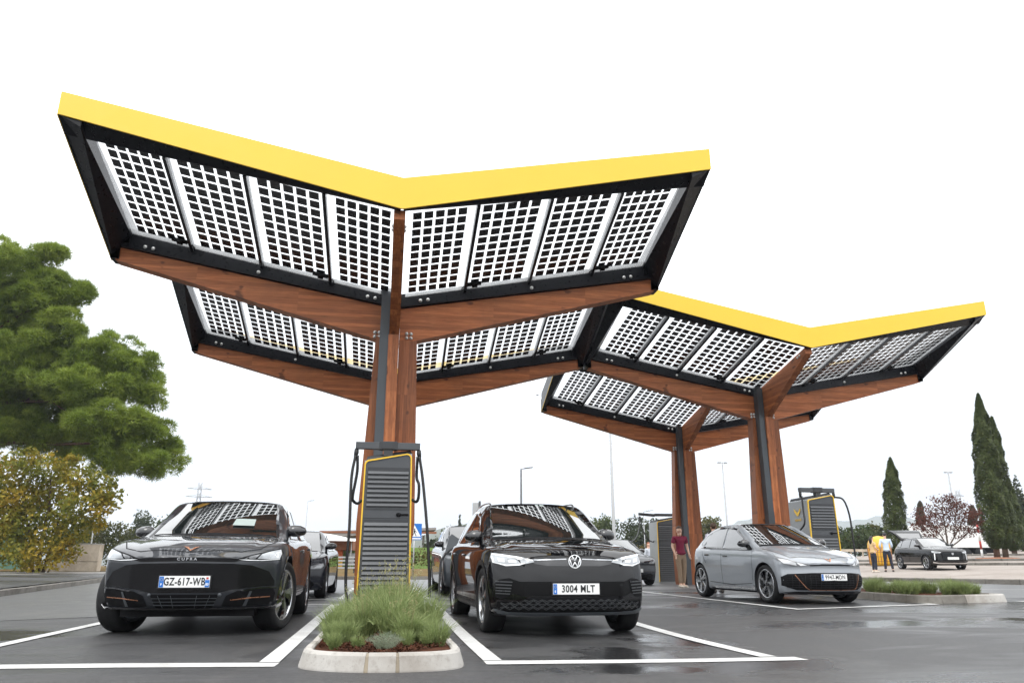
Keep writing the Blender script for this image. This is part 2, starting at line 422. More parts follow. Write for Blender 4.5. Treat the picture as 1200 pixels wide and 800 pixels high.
# ------------------------------------------------------------------ mesh helpers
class MB:
    """collects shapes; build() links them as one mesh object"""
    def __init__(self):
        self.v = []; self.f = []; self.mi = []; self.sm = []
    def add(self, verts, faces, mi=0, smooth=False, mat=None):
        o = len(self.v)
        if mat is not None:
            verts = [mat @ Vector(p) for p in verts]
        self.v += [tuple(p) for p in verts]
        for f in faces:
            self.f.append([i + o for i in f]); self.mi.append(mi); self.sm.append(smooth)
        return self
    def box(self, x0, x1, y0, y1, z0, z1, mi=0, mat=None, bev=0.0):
        if bev > 0:
            b = bev
            prof = [(x0 + b, y0), (x1 - b, y0), (x1, y0 + b), (x1, y1 - b), (x1 - b, y1), (x0 + b, y1), (x0, y1 - b), (x0, y0 + b)]
            v = []
            for z, s in ((z0, 1), (z0 + b, 0), (z1 - b, 0), (z1, 1)):
                for (x, y) in prof:
                    cx, cy = (x0 + x1) / 2, (y0 + y1) / 2
                    if s:
                        x = max(min(x, x1 - b), x0 + b); y = max(min(y, y1 - b), y0 + b)
                    v.append((x, y, z))
            f = []
            for k in range(3):
                for i in range(8):
                    j = (i + 1) % 8
                    f.append([k * 8 + i, k * 8 + j, (k + 1) * 8 + j, (k + 1) * 8 + i])
            f.append(list(range(7, -1, -1))); f.append(list(range(24, 32)))
            return self.add(v, f, mi, False, mat)
        v = [(x0, y0, z0), (x1, y0, z0), (x1, y1, z0), (x0, y1, z0), (x0, y0, z1), (x1, y0, z1), (x1, y1, z1), (x0, y1, z1)]
        f = [[0, 3, 2, 1], [4, 5, 6, 7], [0, 1, 5, 4], [1, 2, 6, 5], [2, 3, 7, 6], [3, 0, 4, 7]]
        return self.add(v, f, mi, False, mat)
    def hexa(self, p, mi=0, mat=None):
        """p: 8 corners ordered like box()"""
        f = [[0, 3, 2, 1], [4, 5, 6, 7], [0, 1, 5, 4], [1, 2, 6, 5], [2, 3, 7, 6], [3, 0, 4, 7]]
        return self.add(p, f, mi, False, mat)
    def prism(self, poly, a0, a1, axis='y', mi=0, mat=None):
        """poly in the two other axes, extruded along axis from a0 to a1"""
        def P(u, w, a):
            return {'y': (u, a, w), 'x': (a, u, w), 'z': (u, w, a)}[axis]
        n = len(poly)
        v = [P(u, w, a0) for u, w in poly] + [P(u, w, a1) for u, w in poly]
        f = [[i, (i + 1) % n, n + (i + 1) % n, n + i] for i in range(n)]
        f += [list(range(n - 1, -1, -1)), list(range(n, 2 * n))]
        return self.add(v, f, mi, False, mat)
    def tube(self, pts, r, n=8, mi=0, mat=None, cap=True):
        pts = [Vector(p) for p in pts]
        rr = r if isinstance(r, (list, tuple)) else [r] * len(pts)
        v = []; f = []
        d0 = (pts[1] - pts[0]).normalized()
        ref = Vector((0, 0, 1)) if abs(d0.z) < 0.9 else Vector((1, 0, 0))
        side = d0.cross(ref).normalized()
        for i, p in enumerate(pts):
            if i == 0: d = pts[1] - pts[0]
            elif i == len(pts) - 1: d = pts[-1] - pts[-2]
            else: d = (pts[i + 1] - pts[i]).normalized() + (pts[i] - pts[i - 1]).normalized()
            if d.length < 1e-9: d = d0
            d.normalize()
            side = (side - d * side.dot(d))
            if side.length < 1e-6: side = d.orthogonal()
            side.normalize()
            up = d.cross(side)
            for k in range(n):
                a = 2 * math.pi * k / n
                v.append(p + (side * math.cos(a) + up * math.sin(a)) * rr[i])
        for i in range(len(pts) - 1):
            for k in range(n):
                j = (k + 1) % n
                f.append([i * n + k, i * n + j, (i + 1) * n + j, (i + 1) * n + k])
        self.add(v, f, mi, True, mat)
        if cap:
            o = len(self.v) - len(v)
            self.f.append([o + k for k in range(n - 1, -1, -1)]); self.mi.append(mi); self.sm.append(False)
            self.f.append([o + (len(pts) - 1) * n + k for k in range(n)]); self.mi.append(mi); self.sm.append(False)
        return self
    def lathe(self, prof, n=24, axis='z', mi=0, mat=None, smooth=True):
        """prof: list of (radius, height) ; turned about axis"""
        v = []; f = []
        for (r, h) in prof:
            for k in range(n):
                a = 2 * math.pi * k / n
                c, s = r * math.cos(a), r * math.sin(a)
                v.append({'z': (c, s, h), 'x': (h, c, s), 'y': (c, h, s)}[axis])
        m = len(prof)
        for i in range(m - 1):
            for k in range(n):
                j = (k + 1) % n
                f.append([i * n + k, i * n + j, (i + 1) * n + j, (i + 1) * n + k])
        return self.add(v, f, mi, smooth, mat)
    def ball(self, c, r, seg=10, rings=7, mi=0, mat=None):
        rx, ry, rz = r if isinstance(r, (tuple, list)) else (r, r, r)
        v = [(c[0], c[1], c[2] - rz)]
        for i in range(1, rings):
            t = math.pi * i / rings - math.pi / 2
            for k in range(seg):
                a = 2 * math.pi * k / seg
                v.append((c[0] + rx * math.cos(t) * math.cos(a), c[1] + ry * math.cos(t) * math.sin(a), c[2] + rz * math.sin(t)))
        v.append((c[0], c[1], c[2] + rz))
        f = []
        for k in range(seg):
            f.append([0, 1 + (k + 1) % seg, 1 + k])
            f.append([len(v) - 1, 1 + (rings - 2) * seg + k, 1 + (rings - 2) * seg + (k + 1) % seg])
        for i in range(rings - 2):
            for k in range(seg):
                j = (k + 1) % seg
                f.append([1 + i * seg + k, 1 + i * seg + j, 1 + (i + 1) * seg + j, 1 + (i + 1) * seg + k])
        return self.add(v, f, mi, True, mat)
    def mesh(self, name, mats):
        me = bpy.data.meshes.new(name)
        me.from_pydata(self.v, [], self.f)
        for m in (mats if isinstance(mats, (list, tuple)) else [mats]):
            me.materials.append(M[m] if isinstance(m, str) else m)
        if any(self.mi):
            me.polygons.foreach_set('material_index', self.mi)
        me.polygons.foreach_set('use_smooth', self.sm)
        me.update()
        return me
    def build(self, name, mats, parent=None, recalc=False):
        me = self.mesh(name, mats)
        if recalc:
            bm = bmesh.new(); bm.from_mesh(me); bmesh.ops.recalc_face_normals(bm, faces=bm.faces); bm.to_mesh(me); bm.free()
        return link(name, me, parent)

def link(name, data, parent=None, loc=None, rot=None):
    o = bpy.data.objects.new(name, data)
    COL.objects.link(o)
    if parent is not None: o.parent = parent
    if loc is not None: o.location = loc
    if rot is not None: o.rotation_euler = rot
    return o
def tag(o, label=None, cat=None, group=None, kind=None):
    if label: o['label'] = label
    if cat: o['category'] = cat
    if group: o['group'] = group
    if kind: o['kind'] = kind
    return o
def empty(name, loc=(0, 0, 0), rz=0.0, label=None, cat=None, group=None, tilt=0.0):
    o = link(name, None, None, loc, (tilt, 0, rz))
    o.empty_display_size = 0.2
    return tag(o, label, cat, group)
def copy_tree(o, parent=None):
    c = o.copy(); COL.objects.link(c)
    if parent is not None: c.parent = parent
    for ch in KIDS(o):
        copy_tree(ch, c)
    return c
def KIDS(o):
    return [x for x in COL.objects if x.parent == o]

_fontcache = {}
def text_mesh(body, size, extrude=0.002, offset=0.0, sx=1.0, align='CENTER', spacing=1.0):
    """flat lettering in the XZ plane (readable from -Y), centred on the origin"""
    cu = bpy.data.curves.new('lettering', 'FONT')
    cu.body = body; cu.size = size; cu.extrude = extrude; cu.offset = offset
    cu.align_x = align; cu.align_y = 'CENTER'; cu.space_character = spacing; cu.resolution_u = 3
    ob = bpy.data.objects.new('lettering', cu)
    COL.objects.link(ob)
    bpy.context.view_layer.update()
    me = bpy.data.meshes.new_from_object(ob.evaluated_get(bpy.context.evaluated_depsgraph_get()))
    bpy.data.objects.remove(ob); bpy.data.curves.remove(cu)
    me.transform(Matrix.Rotation(math.pi / 2, 4, 'X') @ Matrix.Diagonal((sx, 1, 1, 1)))
    return me
def lettering(name, body, size, mat, parent, loc, rot=(0, 0, 0), **kw):
    me = text_mesh(body, size, **kw)
    me.materials.clear(); me.materials.append(M[mat])
    return link(name, me, parent, loc, rot)

# ------------------------------------------------------------------ the setting
def sheet(name, pts, mat, z=0.0, kind='structure'):
    """flat polygon laid on the sloping site"""
    me = bpy.data.meshes.new(name)
    me.from_pydata([(x, y, gz(y, x) + z) for x, y in pts], [], [list(range(len(pts)))])
    me.materials.append(M[mat]); me.update()
    if me.polygons[0].normal.z < 0:
        me.flip_normals()
    o = link(name, me); o['kind'] = kind
    return o
# ground: one sheet to the horizon, finer where the site is hollowed
gp = MB()
gx = [-2300, -600, -120, -40, -20, -12] + [-8 + 0.5 * k for k in range(33)] + [12, 20, 40, 120, 600, 3700]
gy = [-120, -30, -18, -14] + [-13 + 0.5 * k for k in range(41)] + [9, 14, 30, 60, 150, 600, 3100]
nx_ = len(gx)
gp.add([(x, y, gz(min(y, 400), x)) for y in gy for x in gx], [[j * nx_ + i, j * nx_ + i + 1, (j + 1) * nx_ + i + 1, (j + 1) * nx_ + i] for j in range(len(gy) - 1) for i in range(nx_ - 1)])
tag(gp.build('ground', 'asphalt'), kind='structure')

def line(pts, w, name='bay_line', z=0.004):
    """painted line; w = width, mitred polyline on the ground"""
    P = [Vector((x, y)) for x, y in pts]
    Lp, Rp = [], []
    Q = []
    for a, b in zip(P[:-1], P[1:]):
        k = max(1, int((b - a).length / 0.5))
        Q += [a.lerp(b, i / k) for i in range(k)]
    P = Q + [P[-1]]
    for i, p in enumerate(P):
        d1 = (P[i] - P[i - 1]).normalized() if i else (P[1] - P[0]).normalized()
        d2 = (P[i + 1] - P[i]).normalized() if i < len(P) - 1 else d1
        n1 = Vector((-d1.y, d1.x)); n2 = Vector((-d2.y, d2.x))
        m = (n1 + n2).normalized(); k = w / 2 / max(0.3, m.dot(n1))
        Lp.append(p + m * k); Rp.append(p - m * k)
    mb = MB(); n = len(P)
    mb.add([(q.x, q.y, gz(q.y, q.x) + z) for q in Lp + Rp], [[i, n + i, n + i + 1, i + 1] for i in range(n - 1)])
    o = mb.build(name, 'road_paint'); o['kind'] = 'structure'
    return o
# wetter lanes round the bays, sky sheen painted in as a paler base
sheet('road', [(-8.9, 7.6), (17.5, 7.6), (20.0, 15.0), (15.4, 20.78), (-9.2, 20.78), (-10.9, 17.0)], 'wet_sheen_road', 0.004)
sheet('road', [(-3.9, -2.0), (-3.9, 7.59), (-8.89, 7.59), (-8.44, 5.68), (-7.4, -1.0), (-5.6, -3.0)], 'wet_sheen_road', 0.004)
sheet('road', [(12.4, 1.6), (24.6, 2.0), (22.0, 10.5), (20.2, 14.9), (17.6, 7.58), (12.0, 7.58)], 'wet_sheen_road', 0.004)
# bays under the nearest canopy
line([(-3.44, 0.7), (-3.40, -7.30)], 0.13, z=0.008)
line([(-5.6, -7.20), (-0.775, -7.40)], 0.24)
line([(-0.85, -7.27), (-0.85, 0.78)], 0.15, z=0.008)
line([(-3.36, 0.72), (-0.94, 0.72)], 0.12, z=0.008)
line([(3.32, 0.75), (3.22, -7.28)], 0.15, z=0.008)
line([(0.87, 0.78), (0.87, -7.29)], 0.15, z=0.008)
line([(0.795, -7.40), (3.44, -7.42)], 0.24)
line([(0.97, 0.72), (3.27, 0.72)], 0.12, z=0.008)
# the row behind it
line([(-3.4, 2.75), (-0.86, 2.75), (-0.86, 9.6)], 0.12, z=0.008)
line([(3.36, 9.6), (3.36, 2.62), (0.86, 2.62), (0.86, 9.6)], 0.12, z=0.008)
# bays under the second canopy
line([(6.50, 8.5), (6.64, -1.60), (9.95, -0.50), (9.78, 8.5)], 0.13, z=0.009)
line([(6.6, 8.6), (9.7, 8.6)], 0.12, z=0.008)
line([(6.5, 16.0), (6.55, 9.5), (9.7, 9.35)], 0.12, z=0.008)
line([(12.3, 0.20), (15.6, 1.0)], 0.13, z=0.009)
line([(14.6, 7.4), (23.5, 4.4)], 0.12, z=0.009)

# ---- kerbs made of separate stones
_kst = {}
def kerb_run(path, name, label, mat='kerb_dark', w=0.22, h=0.13, step=1.0, maxn=60, group=None, base=None):
    pts = [Vector((x, y)) for x, y in path]
    seg = []
    for a, b in zip(pts[:-1], pts[1:]):
        n = max(1, int(round((b - a).length / step)))
        for k in range(n):
            seg.append((a.lerp(b, k / n), a.lerp(b, (k + 1) / n)))
    root = empty(name, (pts[0].x, pts[0].y, gz(pts[0].y)), 0, label, 'kerb', group)
    for (p, q) in seg[:maxn]:
        d = q - p; ln = d.length - 0.012
        key = (round(ln, 1), w, h, mat)
        if key not in _kst:
            mb = MB(); L2 = key[0] / 2 - 0.004
            mb.prism([(0, -0.25), (w, -0.25), (w, h - 0.002), (0.035, h), (0.008, h - 0.02)], -L2, L2, 'x')
            _kst[key] = mb.mesh('kerb_stone', mat)
        m = p.lerp(q, 0.5)
        o = link('kerb_stone', _kst[key], root, (m.x - pts[0].x, m.y - pts[0].y, gz(m.y) - gz(pts[0].y) + random.uniform(-0.006, 0.004)), (0, 0, math.atan2(d.y, d.x)))
        o.scale = (d.length / key[0], 1, 1)
    return root
LK = [(-7.0, -3.0), (-8.46, 5.68), (-10.3, 16.83), (-12.8, 36.9)]
kerb_run([(LK[3][0], LK[3][1])] + [LK[2], LK[1], LK[0]], 'kerb', 'long concrete kerb curving along the left edge of the car park', step=1.15)
# raised asphalt strip left of that kerb
mbp = MB()
pv = [(x - 0.2, y, gz(y) + 0.125) for x, y in LK] + [(x, y, gz(y) + 0.125) for x, y in ((-20.5, 36.9), (-17.5, 16.8), (-14.8, 5.7), (-13.0, -3.0))]
mbp.add(pv, [[0, 1, 6, 7], [1, 2, 5, 6], [2, 3, 4, 5]])
tag(mbp.build('pavement', 'asphalt', recalc=True), kind='structure')
sheet('path', [(-22, 31), (-13.2, 31), (-13.4, 34.5), (-24, 34.5)], 'kerb_concrete', 0.130)
sheet('path', [(-26, 26.2), (-16.0, 26.2), (-16.0, 27.0), (-26, 27.0)], 'kerb_concrete', 0.130)
# verge of dry grass and leaves beyond it, and behind the second row of bays
sheet('verge', [(-90, 37.4), (-9.5, 37.4), (-9.5, 95), (-90, 95)], 'dry_verge', 0.14)
sheet('verge', [(-9.0, 21.0), (15.5, 21.0), (14.0, 36.0), (13.0, 95), (-9.0, 95)], 'dry_verge', 0.13)
kerb_run([(15.4, 20.8), (-9.2, 20.8)], 'kerb', 'straight kerb edging the dry grass behind the back row of cars', step=1.2)

# ---- the raised stone plaza on the right
KA = Vector((19.68, 17.01)); KB = Vector((21.85, 10.65)); KD = (KB - KA).normalized(); KN = Vector((-KD.y, KD.x))
if KN.x < 0: KN = -KN
def plaza_z(x, y):
    d = (Vector((x, y)) - KA).dot(KN)
    return 0.37 + GS * (y - 17.0) * 0.5 + 0.12 + 0.0405 * max(0.0, d)
pm = MB(); ss = [-26, -14, -7, 0, 7, 14, 26, 60]; dd = [0.18, 6, 12, 20, 30, 45, 70, 110]
pv = []
for d in dd:
    for s in ss:
        q = KA + KD * s + KN * d
        pv.append((q.x, q.y, plaza_z(q.x, q.y)))
pf = [[j * 8 + i, j * 8 + i + 1, (j + 1) * 8 + i + 1, (j + 1) * 8 + i] for j in range(7) for i in range(7)]
pm.add(pv, pf)
tag(pm.build('plaza', 'plaza_stone', recalc=True), kind='structure')
kr = empty('kerb', (KA.x, KA.y, gz(KA.y)), 0, 'dark kerb edging the raised stone plaza on the right', 'kerb')
km = MB(); km.prism([(0, -0.3), (0.2, -0.3), (0.2, 0.13), (0.03, 0.135), (0.0, 0.11)], -0.59, 0.59, 'x')
kmesh = km.mesh('kerb_stone', 'kerb_dark')
for k in range(-18, 22):
    q = KA + KD * (k * 1.2)
    link('kerb_stone', kmesh, kr, (q.x - KA.x, q.y - KA.y, plaza_z(q.x + 0.1, q.y) - 0.125 - gz(KA.y)), (0, 0, math.atan2(KD.y, KD.x)))
for i, (d, s0, s1) in enumerate(((12.5, -14, 40), (19.0, -18, 44), (30.0, -20, 60))):
    a = KA + KD * s0 + KN * d; b = KA + KD * s1 + KN * d
    n = int((b - a).length / 1.6)
    rt = empty('kerb', (a.x, a.y, plaza_z(a.x, a.y)), 0, ('low kerb crossing the plaza behind the black car with the raised tailgate', 'low kerb crossing the plaza at the foot of the cypress trees', 'farthest low kerb at the back of the stone plaza')[i], 'kerb')
    for k in range(n):
        q = a.lerp(b, (k + 0.5) / n)
        o = link('kerb_stone', kmesh, rt, (q.x - a.x, q.y - a.y, plaza_z(q.x, q.y) - plaza_z(a.x, a.y) + 0.0), (0, 0, math.atan2(KD.y, KD.x)))
        o.scale = (1.34, 1, 1)

# ---- hills far behind
def hill(name, x0, x1, y, peaks, depth=500):
    """peaks: list of (x, height, spread)"""
    mb = MB(); nx, ny = 60, 10
    v = []
    for j in range(ny + 1):
        for i in range(nx + 1):
            x = x0 + (x1 - x0) * i / nx; t = j / ny
            z = sum(h * math.exp(-((x - px) / sp) ** 2) for px, h, sp in peaks)
            z *= math.sin(math.pi * (0.5 * t)) ** 1.0 if t < 1 else 1
            z *= 1 + 0.10 * math.sin(x * 0.031 + j) * math.sin(x * 0.013)
            v.append((x, y + depth * t, gz(400) - 2 + z))
    f = [[j * (nx + 1) + i, j * (nx + 1) + i + 1, (j + 1) * (nx + 1) + i + 1, (j + 1) * (nx + 1) + i] for j in range(ny) for i in range(nx)]
    mb.add(v, f, 0, True)
    tag(mb.build(name, 'hill_forest'), kind='structure')
# ------------------------------------------------------------------ solar canopies (butterfly roofs on timber pillars)
UW, UL = 10.368, 6.0855
HW, FY = 5.157, -2.93                     # wing half width, front edge
Z0 = gz(0.0)
def front_gap(x):
    return FY + 0.10 + 0.20 * x / HW
def plane(x, y):                          # underside of the panels
    return 5.61 + 0.20 * abs(x) + 0.205 * (-y - 0.2) - Z0
_cell = MB(); _cell.box(-0.083, 0.083, -0.087, 0.087, -0.003, 0.003)
CELL = _cell.mesh('solar_cell', 'solar_cell')
_bolt = MB(); _bolt.lathe([(0.0, -0.012), (0.030, -0.012), (0.034, 0.0), (0.034, 0.01)], 10, 'y')
_bolt.lathe([(0.0, -0.026), (0.016, -0.026), (0.016, -0.012)], 6, 'y')
BOLT = _bolt.mesh('bolt', 'bolt_steel')

def make_canopy(label, single_cells, rear=True):
    root = empty('solar_canopy', (0, 0, Z0), 0, label, 'solar canopy', 'timber charging canopies with yellow fascias')
    # --- pillar
    lo = -0.3
    def leg(name, sec_top, sec_mid, sec_low, zt, mat):
        # sections: (x0, x1, y0, y1) at top, at about 1.3 m, at the ground
        mb = MB(); secs = [(lo, sec_low), (0.02, sec_low), (1.35, sec_mid), (zt, sec_top)]
        v = []
        for z, (x0, x1, y0, y1) in secs:
            v += [(x0, y0, z), (x1, y0, z), (x1, y1, z), (x0, y1, z)]
        f = [[3, 2, 1, 0]]
        for k in range(3):
            for i in range(4):
                j = (i + 1) % 4
                f.append([k * 4 + i, k * 4 + j, k * 4 + 4 + j, k * 4 + 4 + i])
        f.append([12, 13, 14, 15]); mb.add(v, f)
        return mb.build(name, mat, root)
    leg('pillar_leg', (-0.37, -0.175, -0.16, 0.16), (-0.53, -0.20, -0.16, 0.16), (-0.50, -0.20, -0.16, 0.16), 4.72, 'wood_z')
    leg('pillar_leg', (0.055, 0.385, -0.17, 0.17), (0.07, 0.46, -0.17, 0.17), (0.07, 0.30, -0.17, 0.17), 4.66, 'wood_z')
    leg('pillar_post', (-0.137, 0.048, -0.47, 0.12), (-0.137, 0.062, -0.36, 0.12), (-0.137, 0.062, -0.34, 0.12), 4.675, 'wood_z_pale')
    mb = MB()
    for (x0, x1, y0, y1) in ((-0.335, -0.145, -0.40, -0.385), (-0.335, -0.322, -0.385, -0.17), (-0.158, -0.145, -0.385, -0.17)):
        mb.box(x0 + 0.04, x1 + 0.008 if x1 > -0.2 else x1 + 0.04, y0, y1, lo, 5.48)
    mb.box(-0.31, -0.13, -0.36, -0.20, 5.48, 5.60)
    mb.build('steel_channel', 'channel_steel', root)
    # --- arms
    for s in (-1, 1):
        mb = MB()
        pts = [(0.06, 4.665), (0.30, 4.66), (HW - 0.10, 6.10 - Z0), (HW - 0.10, 6.345 - Z0), (0.06, 5.28)]
        mb.prism([(s * x, z) for x, z in pts], -0.13, 0.13, 'y')
        mb.build('arm', 'wood_x', root, True)
        mb = MB()                          # dark purlin that carries the lower panel edge
        pts = [(0.06, 5.30), (HW - 0.08, 6.36 - Z0), (HW - 0.08, plane(HW, -0.2) + 0.10), (0.06, plane(0, -0.2) + 0.10)]
        mb.prism([(s * x, z) for x, z in pts], -0.20, 0.20, 'y')
        mb.build('purlin', 'black_steel', root, True)
        for t in ((1, -1) if rear else (1,)):                      # the half towards the camera and the half behind the arms
            # front edge beam behind the fascia
            mb = MB()
            v = []
            for back in (0, 1):
                for x, z in ((0.02, 6.125 - Z0), (HW - 0.02, 7.283 - Z0)):
                    y = front_gap(x) - 0.002 if back else FY + 0.03
                    zb = plane(x, y) - 0.03 if back else z
                    v += [(s * x, t * y, zb), (s * x, t * y, z + 0.30)]
            mb.hexa([v[0], v[2], v[6], v[4], v[1], v[3], v[7], v[5]])
            mb.build('edge_beam', 'black_steel', root, True)
            # side box beam
            mb = MB(); v = []
            for (x, dz) in ((HW - 0.34, 0.015), (HW - 0.022, 0.0)):
                for y in (FY + 0.031, 0.0 if t > 0 else -0.002):
                    z = 7.285 - Z0 + (6.14 - 7.285) * (1.0 if y > -0.1 else 0.0)
                    zb = plane(x, y) - 0.03 if x < HW - 0.1 else z
                    v += [(s * x, t * y, zb), (s * x, t * y, max(zb, plane(x, y)) + 0.26)]
            mb.hexa([v[0], v[4], v[6], v[2], v[1], v[5], v[7], v[3]])
            mb.build('side_beam', 'black_steel', root, True)
            mb = MB()                          # steel end shoe on the arm tip
            mb.box(HW - 0.32 if s > 0 else -HW + 0.022, HW - 0.022 if s > 0 else -HW + 0.32, -0.22, -0.135, 6.40 - Z0, 6.70 - Z0)
            mb.prism([(s * (HW - 0.16), 6.115 - Z0), (s * (HW - 0.01), 6.13 - Z0), (s * (HW - 0.01), 6.60 - Z0), (s * (HW - 0.09), 6.60 - Z0), (s * (HW - 0.09), 6.36 - Z0), (s * (HW - 0.16), 6.34 - Z0)], -0.16, 0.16, 'y')
            mb.build('end_shoe', 'black_steel', root, True)
            # yellow fascia: front and side
            mb = MB(); v = []
            for y in (FY, FY + 0.028):
                v += [(0.0, t * y, 6.1193 - Z0), (0.0, t * y, 6.6529 - Z0), (s * HW, t * y, 7.2757 - Z0), (s * HW, t * y, 7.6602 - Z0)]
            mb.hexa([v[0], v[2], v[6], v[4], v[1], v[3], v[7], v[5]])
            mb.build('fascia', 'yellow_panel', root, True)
            mb = MB(); v = []
            for x in (HW - 0.020, HW):
                for y, zb, zt in ((FY + 0.029, 7.277, 7.658), (0.0 if t > 0 else -0.002, 6.136, 6.80)):
                    v += [(s * x, t * y, zb - Z0), (s * x, t * y, zt - Z0)]
            mb.hexa([v[0], v[4], v[6], v[2], v[1], v[5], v[7], v[3]])
            mb.build('side_fascia', 'black_steel', root, True)
            mb = MB(); v = []
            for x in (HW + 0.001, HW + 0.014):
                for y, zb in ((FY + 0.029, 7.272), (0.0 if t > 0 else -0.002, 6.131)):
                    v += [(s * x, t * y, zb - Z0), (s * x, t * y, zb + 0.022 - Z0)]
            mb.hexa([v[0], v[4], v[6], v[2], v[1], v[5], v[7], v[3]])
            if s < 0 and (single_cells or not rear): mb.build('side_trim', 'yellow_panel', root, True)
            # rafters between the panels
            for xr in (1.25, 2.50, 3.75):
                mb = MB(); v = []
                for x in (xr - 0.028, xr + 0.028):
                    for y in (front_gap(xr), -0.205):
                        xx = x - 0.10 * ((y + 0.2) / -2.6) * (xr / 3.75)
                        z = plane(xx, y)
                        v += [(s * xx, t * y, z - 0.055), (s * xx, t * y, z + 0.12)]
                mb.hexa([v[0], v[4], v[6], v[2], v[1], v[5], v[7], v[3]])
                mb.build('rafter', 'black_steel', root, True)
            # panels
            for k in range(4):
                xa, xb = (0.13, 1.215) if k == 0 else (1.285 + 1.25 * (k - 1), 2.465 + 1.25 * (k - 1))
                if k == 3: xb = HW - 0.345
                mb = MB(); y0, y1 = None, -0.21
                v = []
                for dz in (0.010, 0.022):
                    for (x, y) in ((xa, front_gap(xa)), (xb, front_gap(xb)), (xb, y1), (xa, y1)):
                        xx = x - 0.10 * ((y + 0.2) / -2.6) * (x / 3.75)
                        v.append((s * xx, t * y, plane(xx, y) + dz))
                mb.hexa(v)
                pan = mb.build('solar_panel', 'solar_glass', root, True)
                pan['_k'] = (s, k)
                nx = 5; px = (xb - xa - 0.155) / nx
                ex = Vector((1, 0, 0.2 * s)).normalized(); ey = Vector((-0.03 * s * t, 1, -0.205 * t)); ey = (ey - ex * ey.dot(ex)).normalized()
                rot = Matrix((ex, ey, ex.cross(ey))).transposed()
                spots = []
                for i in range(nx):
                    for j in range(11):
                        y = y1 - 0.245 - 0.2165 * j
                        x = xa + 0.03 + px * (i + 0.5)
                        xx = x - 0.10 * ((y + 0.2) / -2.6) * (x / 3.75)
                        spots.append(Vector((s * xx, t * y, plane(xx, y) + 0.006)))
                if t > 0 and (s, k) in single_cells:
                    for p in spots:
                        c = link('solar_cell', CELL, pan, p, rot.to_euler())
                        c.scale = (px * 0.765 / 0.166, 1, 1)
                else:
                    mb = MB(); tpl = _cell
                    for p in spots:
                        mb.add([p + rot @ Vector((q[0] * px * 0.765 / 0.166, q[1], q[2])) for q in tpl.v], tpl.f)
                    tag(mb.build('solar_cells', 'solar_cell', pan), kind='stuff')
                if t > 0 and k in (1, 3):
                    mb = MB(); xj = xa + (0.12 if k != 0 else 0.9)
                    if s < 0: xj = xa - 0.02 + 0.14
                    z = plane(xj, -0.42)
                    mb.box(-0.15, 0.13, -0.045, 0.045, -0.05, -0.004, 0, None, 0.008)
                    mb.box(-0.05, 0.05, -0.06, 0.06, -0.075, -0.048)
                    mb.tube([(0.12, 0, -0.02), (0.2, 0.02, -0.05), (0.24, 0.1, -0.03), (0.22, 0.2, 0.0)] if s < 0 else [(-0.14, 0, -0.02), (-0.2, 0.02, -0.05), (-0.24, 0.1, -0.03), (-0.22, 0.2, 0.0)], 0.009, 6)
                    j = mb.build('junction_box', 'matte_black', pan)
                    j.location = (s * xj, -0.44, z); j.rotation_euler = rot.to_euler()
        # bolts
        for x in (0.42, 0.56, 2.55, 4.42, 4.56):
            zl = 5.28 + (6.345 - Z0 - 5.28) * (x / 5.06)
            b = link('bolt', BOLT, root, (s * x, -0.215, zl + 0.09)); b.scale = (1, 1, 1)
        for (x, dz) in ((0.19, 0.14), (0.27, 0.14), (0.19, 0.06), (0.27, 0.06)):
            if s < 0: x += 0.12
            link('bolt', BOLT, root, (s * x, -0.142 if s < 0 else -0.142, 4.66 + dz))
    # --- spine beam rising forward from the pillar under the valley
    mb = MB()
    pts = [(-0.475, 4.68), (-0.475, 4.685), (FY + 0.14, 6.00 - Z0), (FY + 0.14, plane(0, FY) - 0.01), (-0.12, plane(0, -0.2) + 0.03), (-0.12, 4.68)]
    mb.prism([(y, z) for y, z in pts], -0.125, 0.055, 'x')
    mb.build('spine_beam', 'wood_y', root, True)
    mb = MB() if rear else None
    if rear: mb.prism([(-y, z) for y, z in pts[:4]] + [(0.13, plane(0, -0.2) + 0.03), (0.13, 4.68)], -0.125, 0.055, 'x'); mb.build('spine_beam', 'wood_y', root, True)
    for (y, z) in ((FY + 0.42, 0.02), (FY + 0.52, 0.02)):
        for s in (-1, 1):
            b = link('bolt', BOLT, root, (-0.035 + s * 0.095, y, plane(0, y) - 0.07), (0, 0, s * math.pi / 2))
    return root

ALLP = [(-1, 3), (-1, 2), (-1, 1), (1, 3), (-1, 0)]
u1 = make_canopy('largest solar canopy, nearest the camera, its pillar behind the planted island', ALLP)
u2 = make_canopy('solar canopy directly behind the nearest one, its lower arms showing beneath the front arms', [])  # its rear half, out of view, is added to shade the back-row windscreens
u2.location = (0, UL, Z0)
U_LABEL = {3: 'solar canopy on the right with its whole yellow front visible, above the grey hatchback',
           4: 'farthest solar canopy, on the pillar where the man in maroon stands'}
u3 = copy_tree(u2); u3['label'] = U_LABEL[3]
u3.location = (UW, UL, Z0)
u4 = make_canopy(U_LABEL[4], [], False); u4.location = (UW, 2 * UL, Z0)

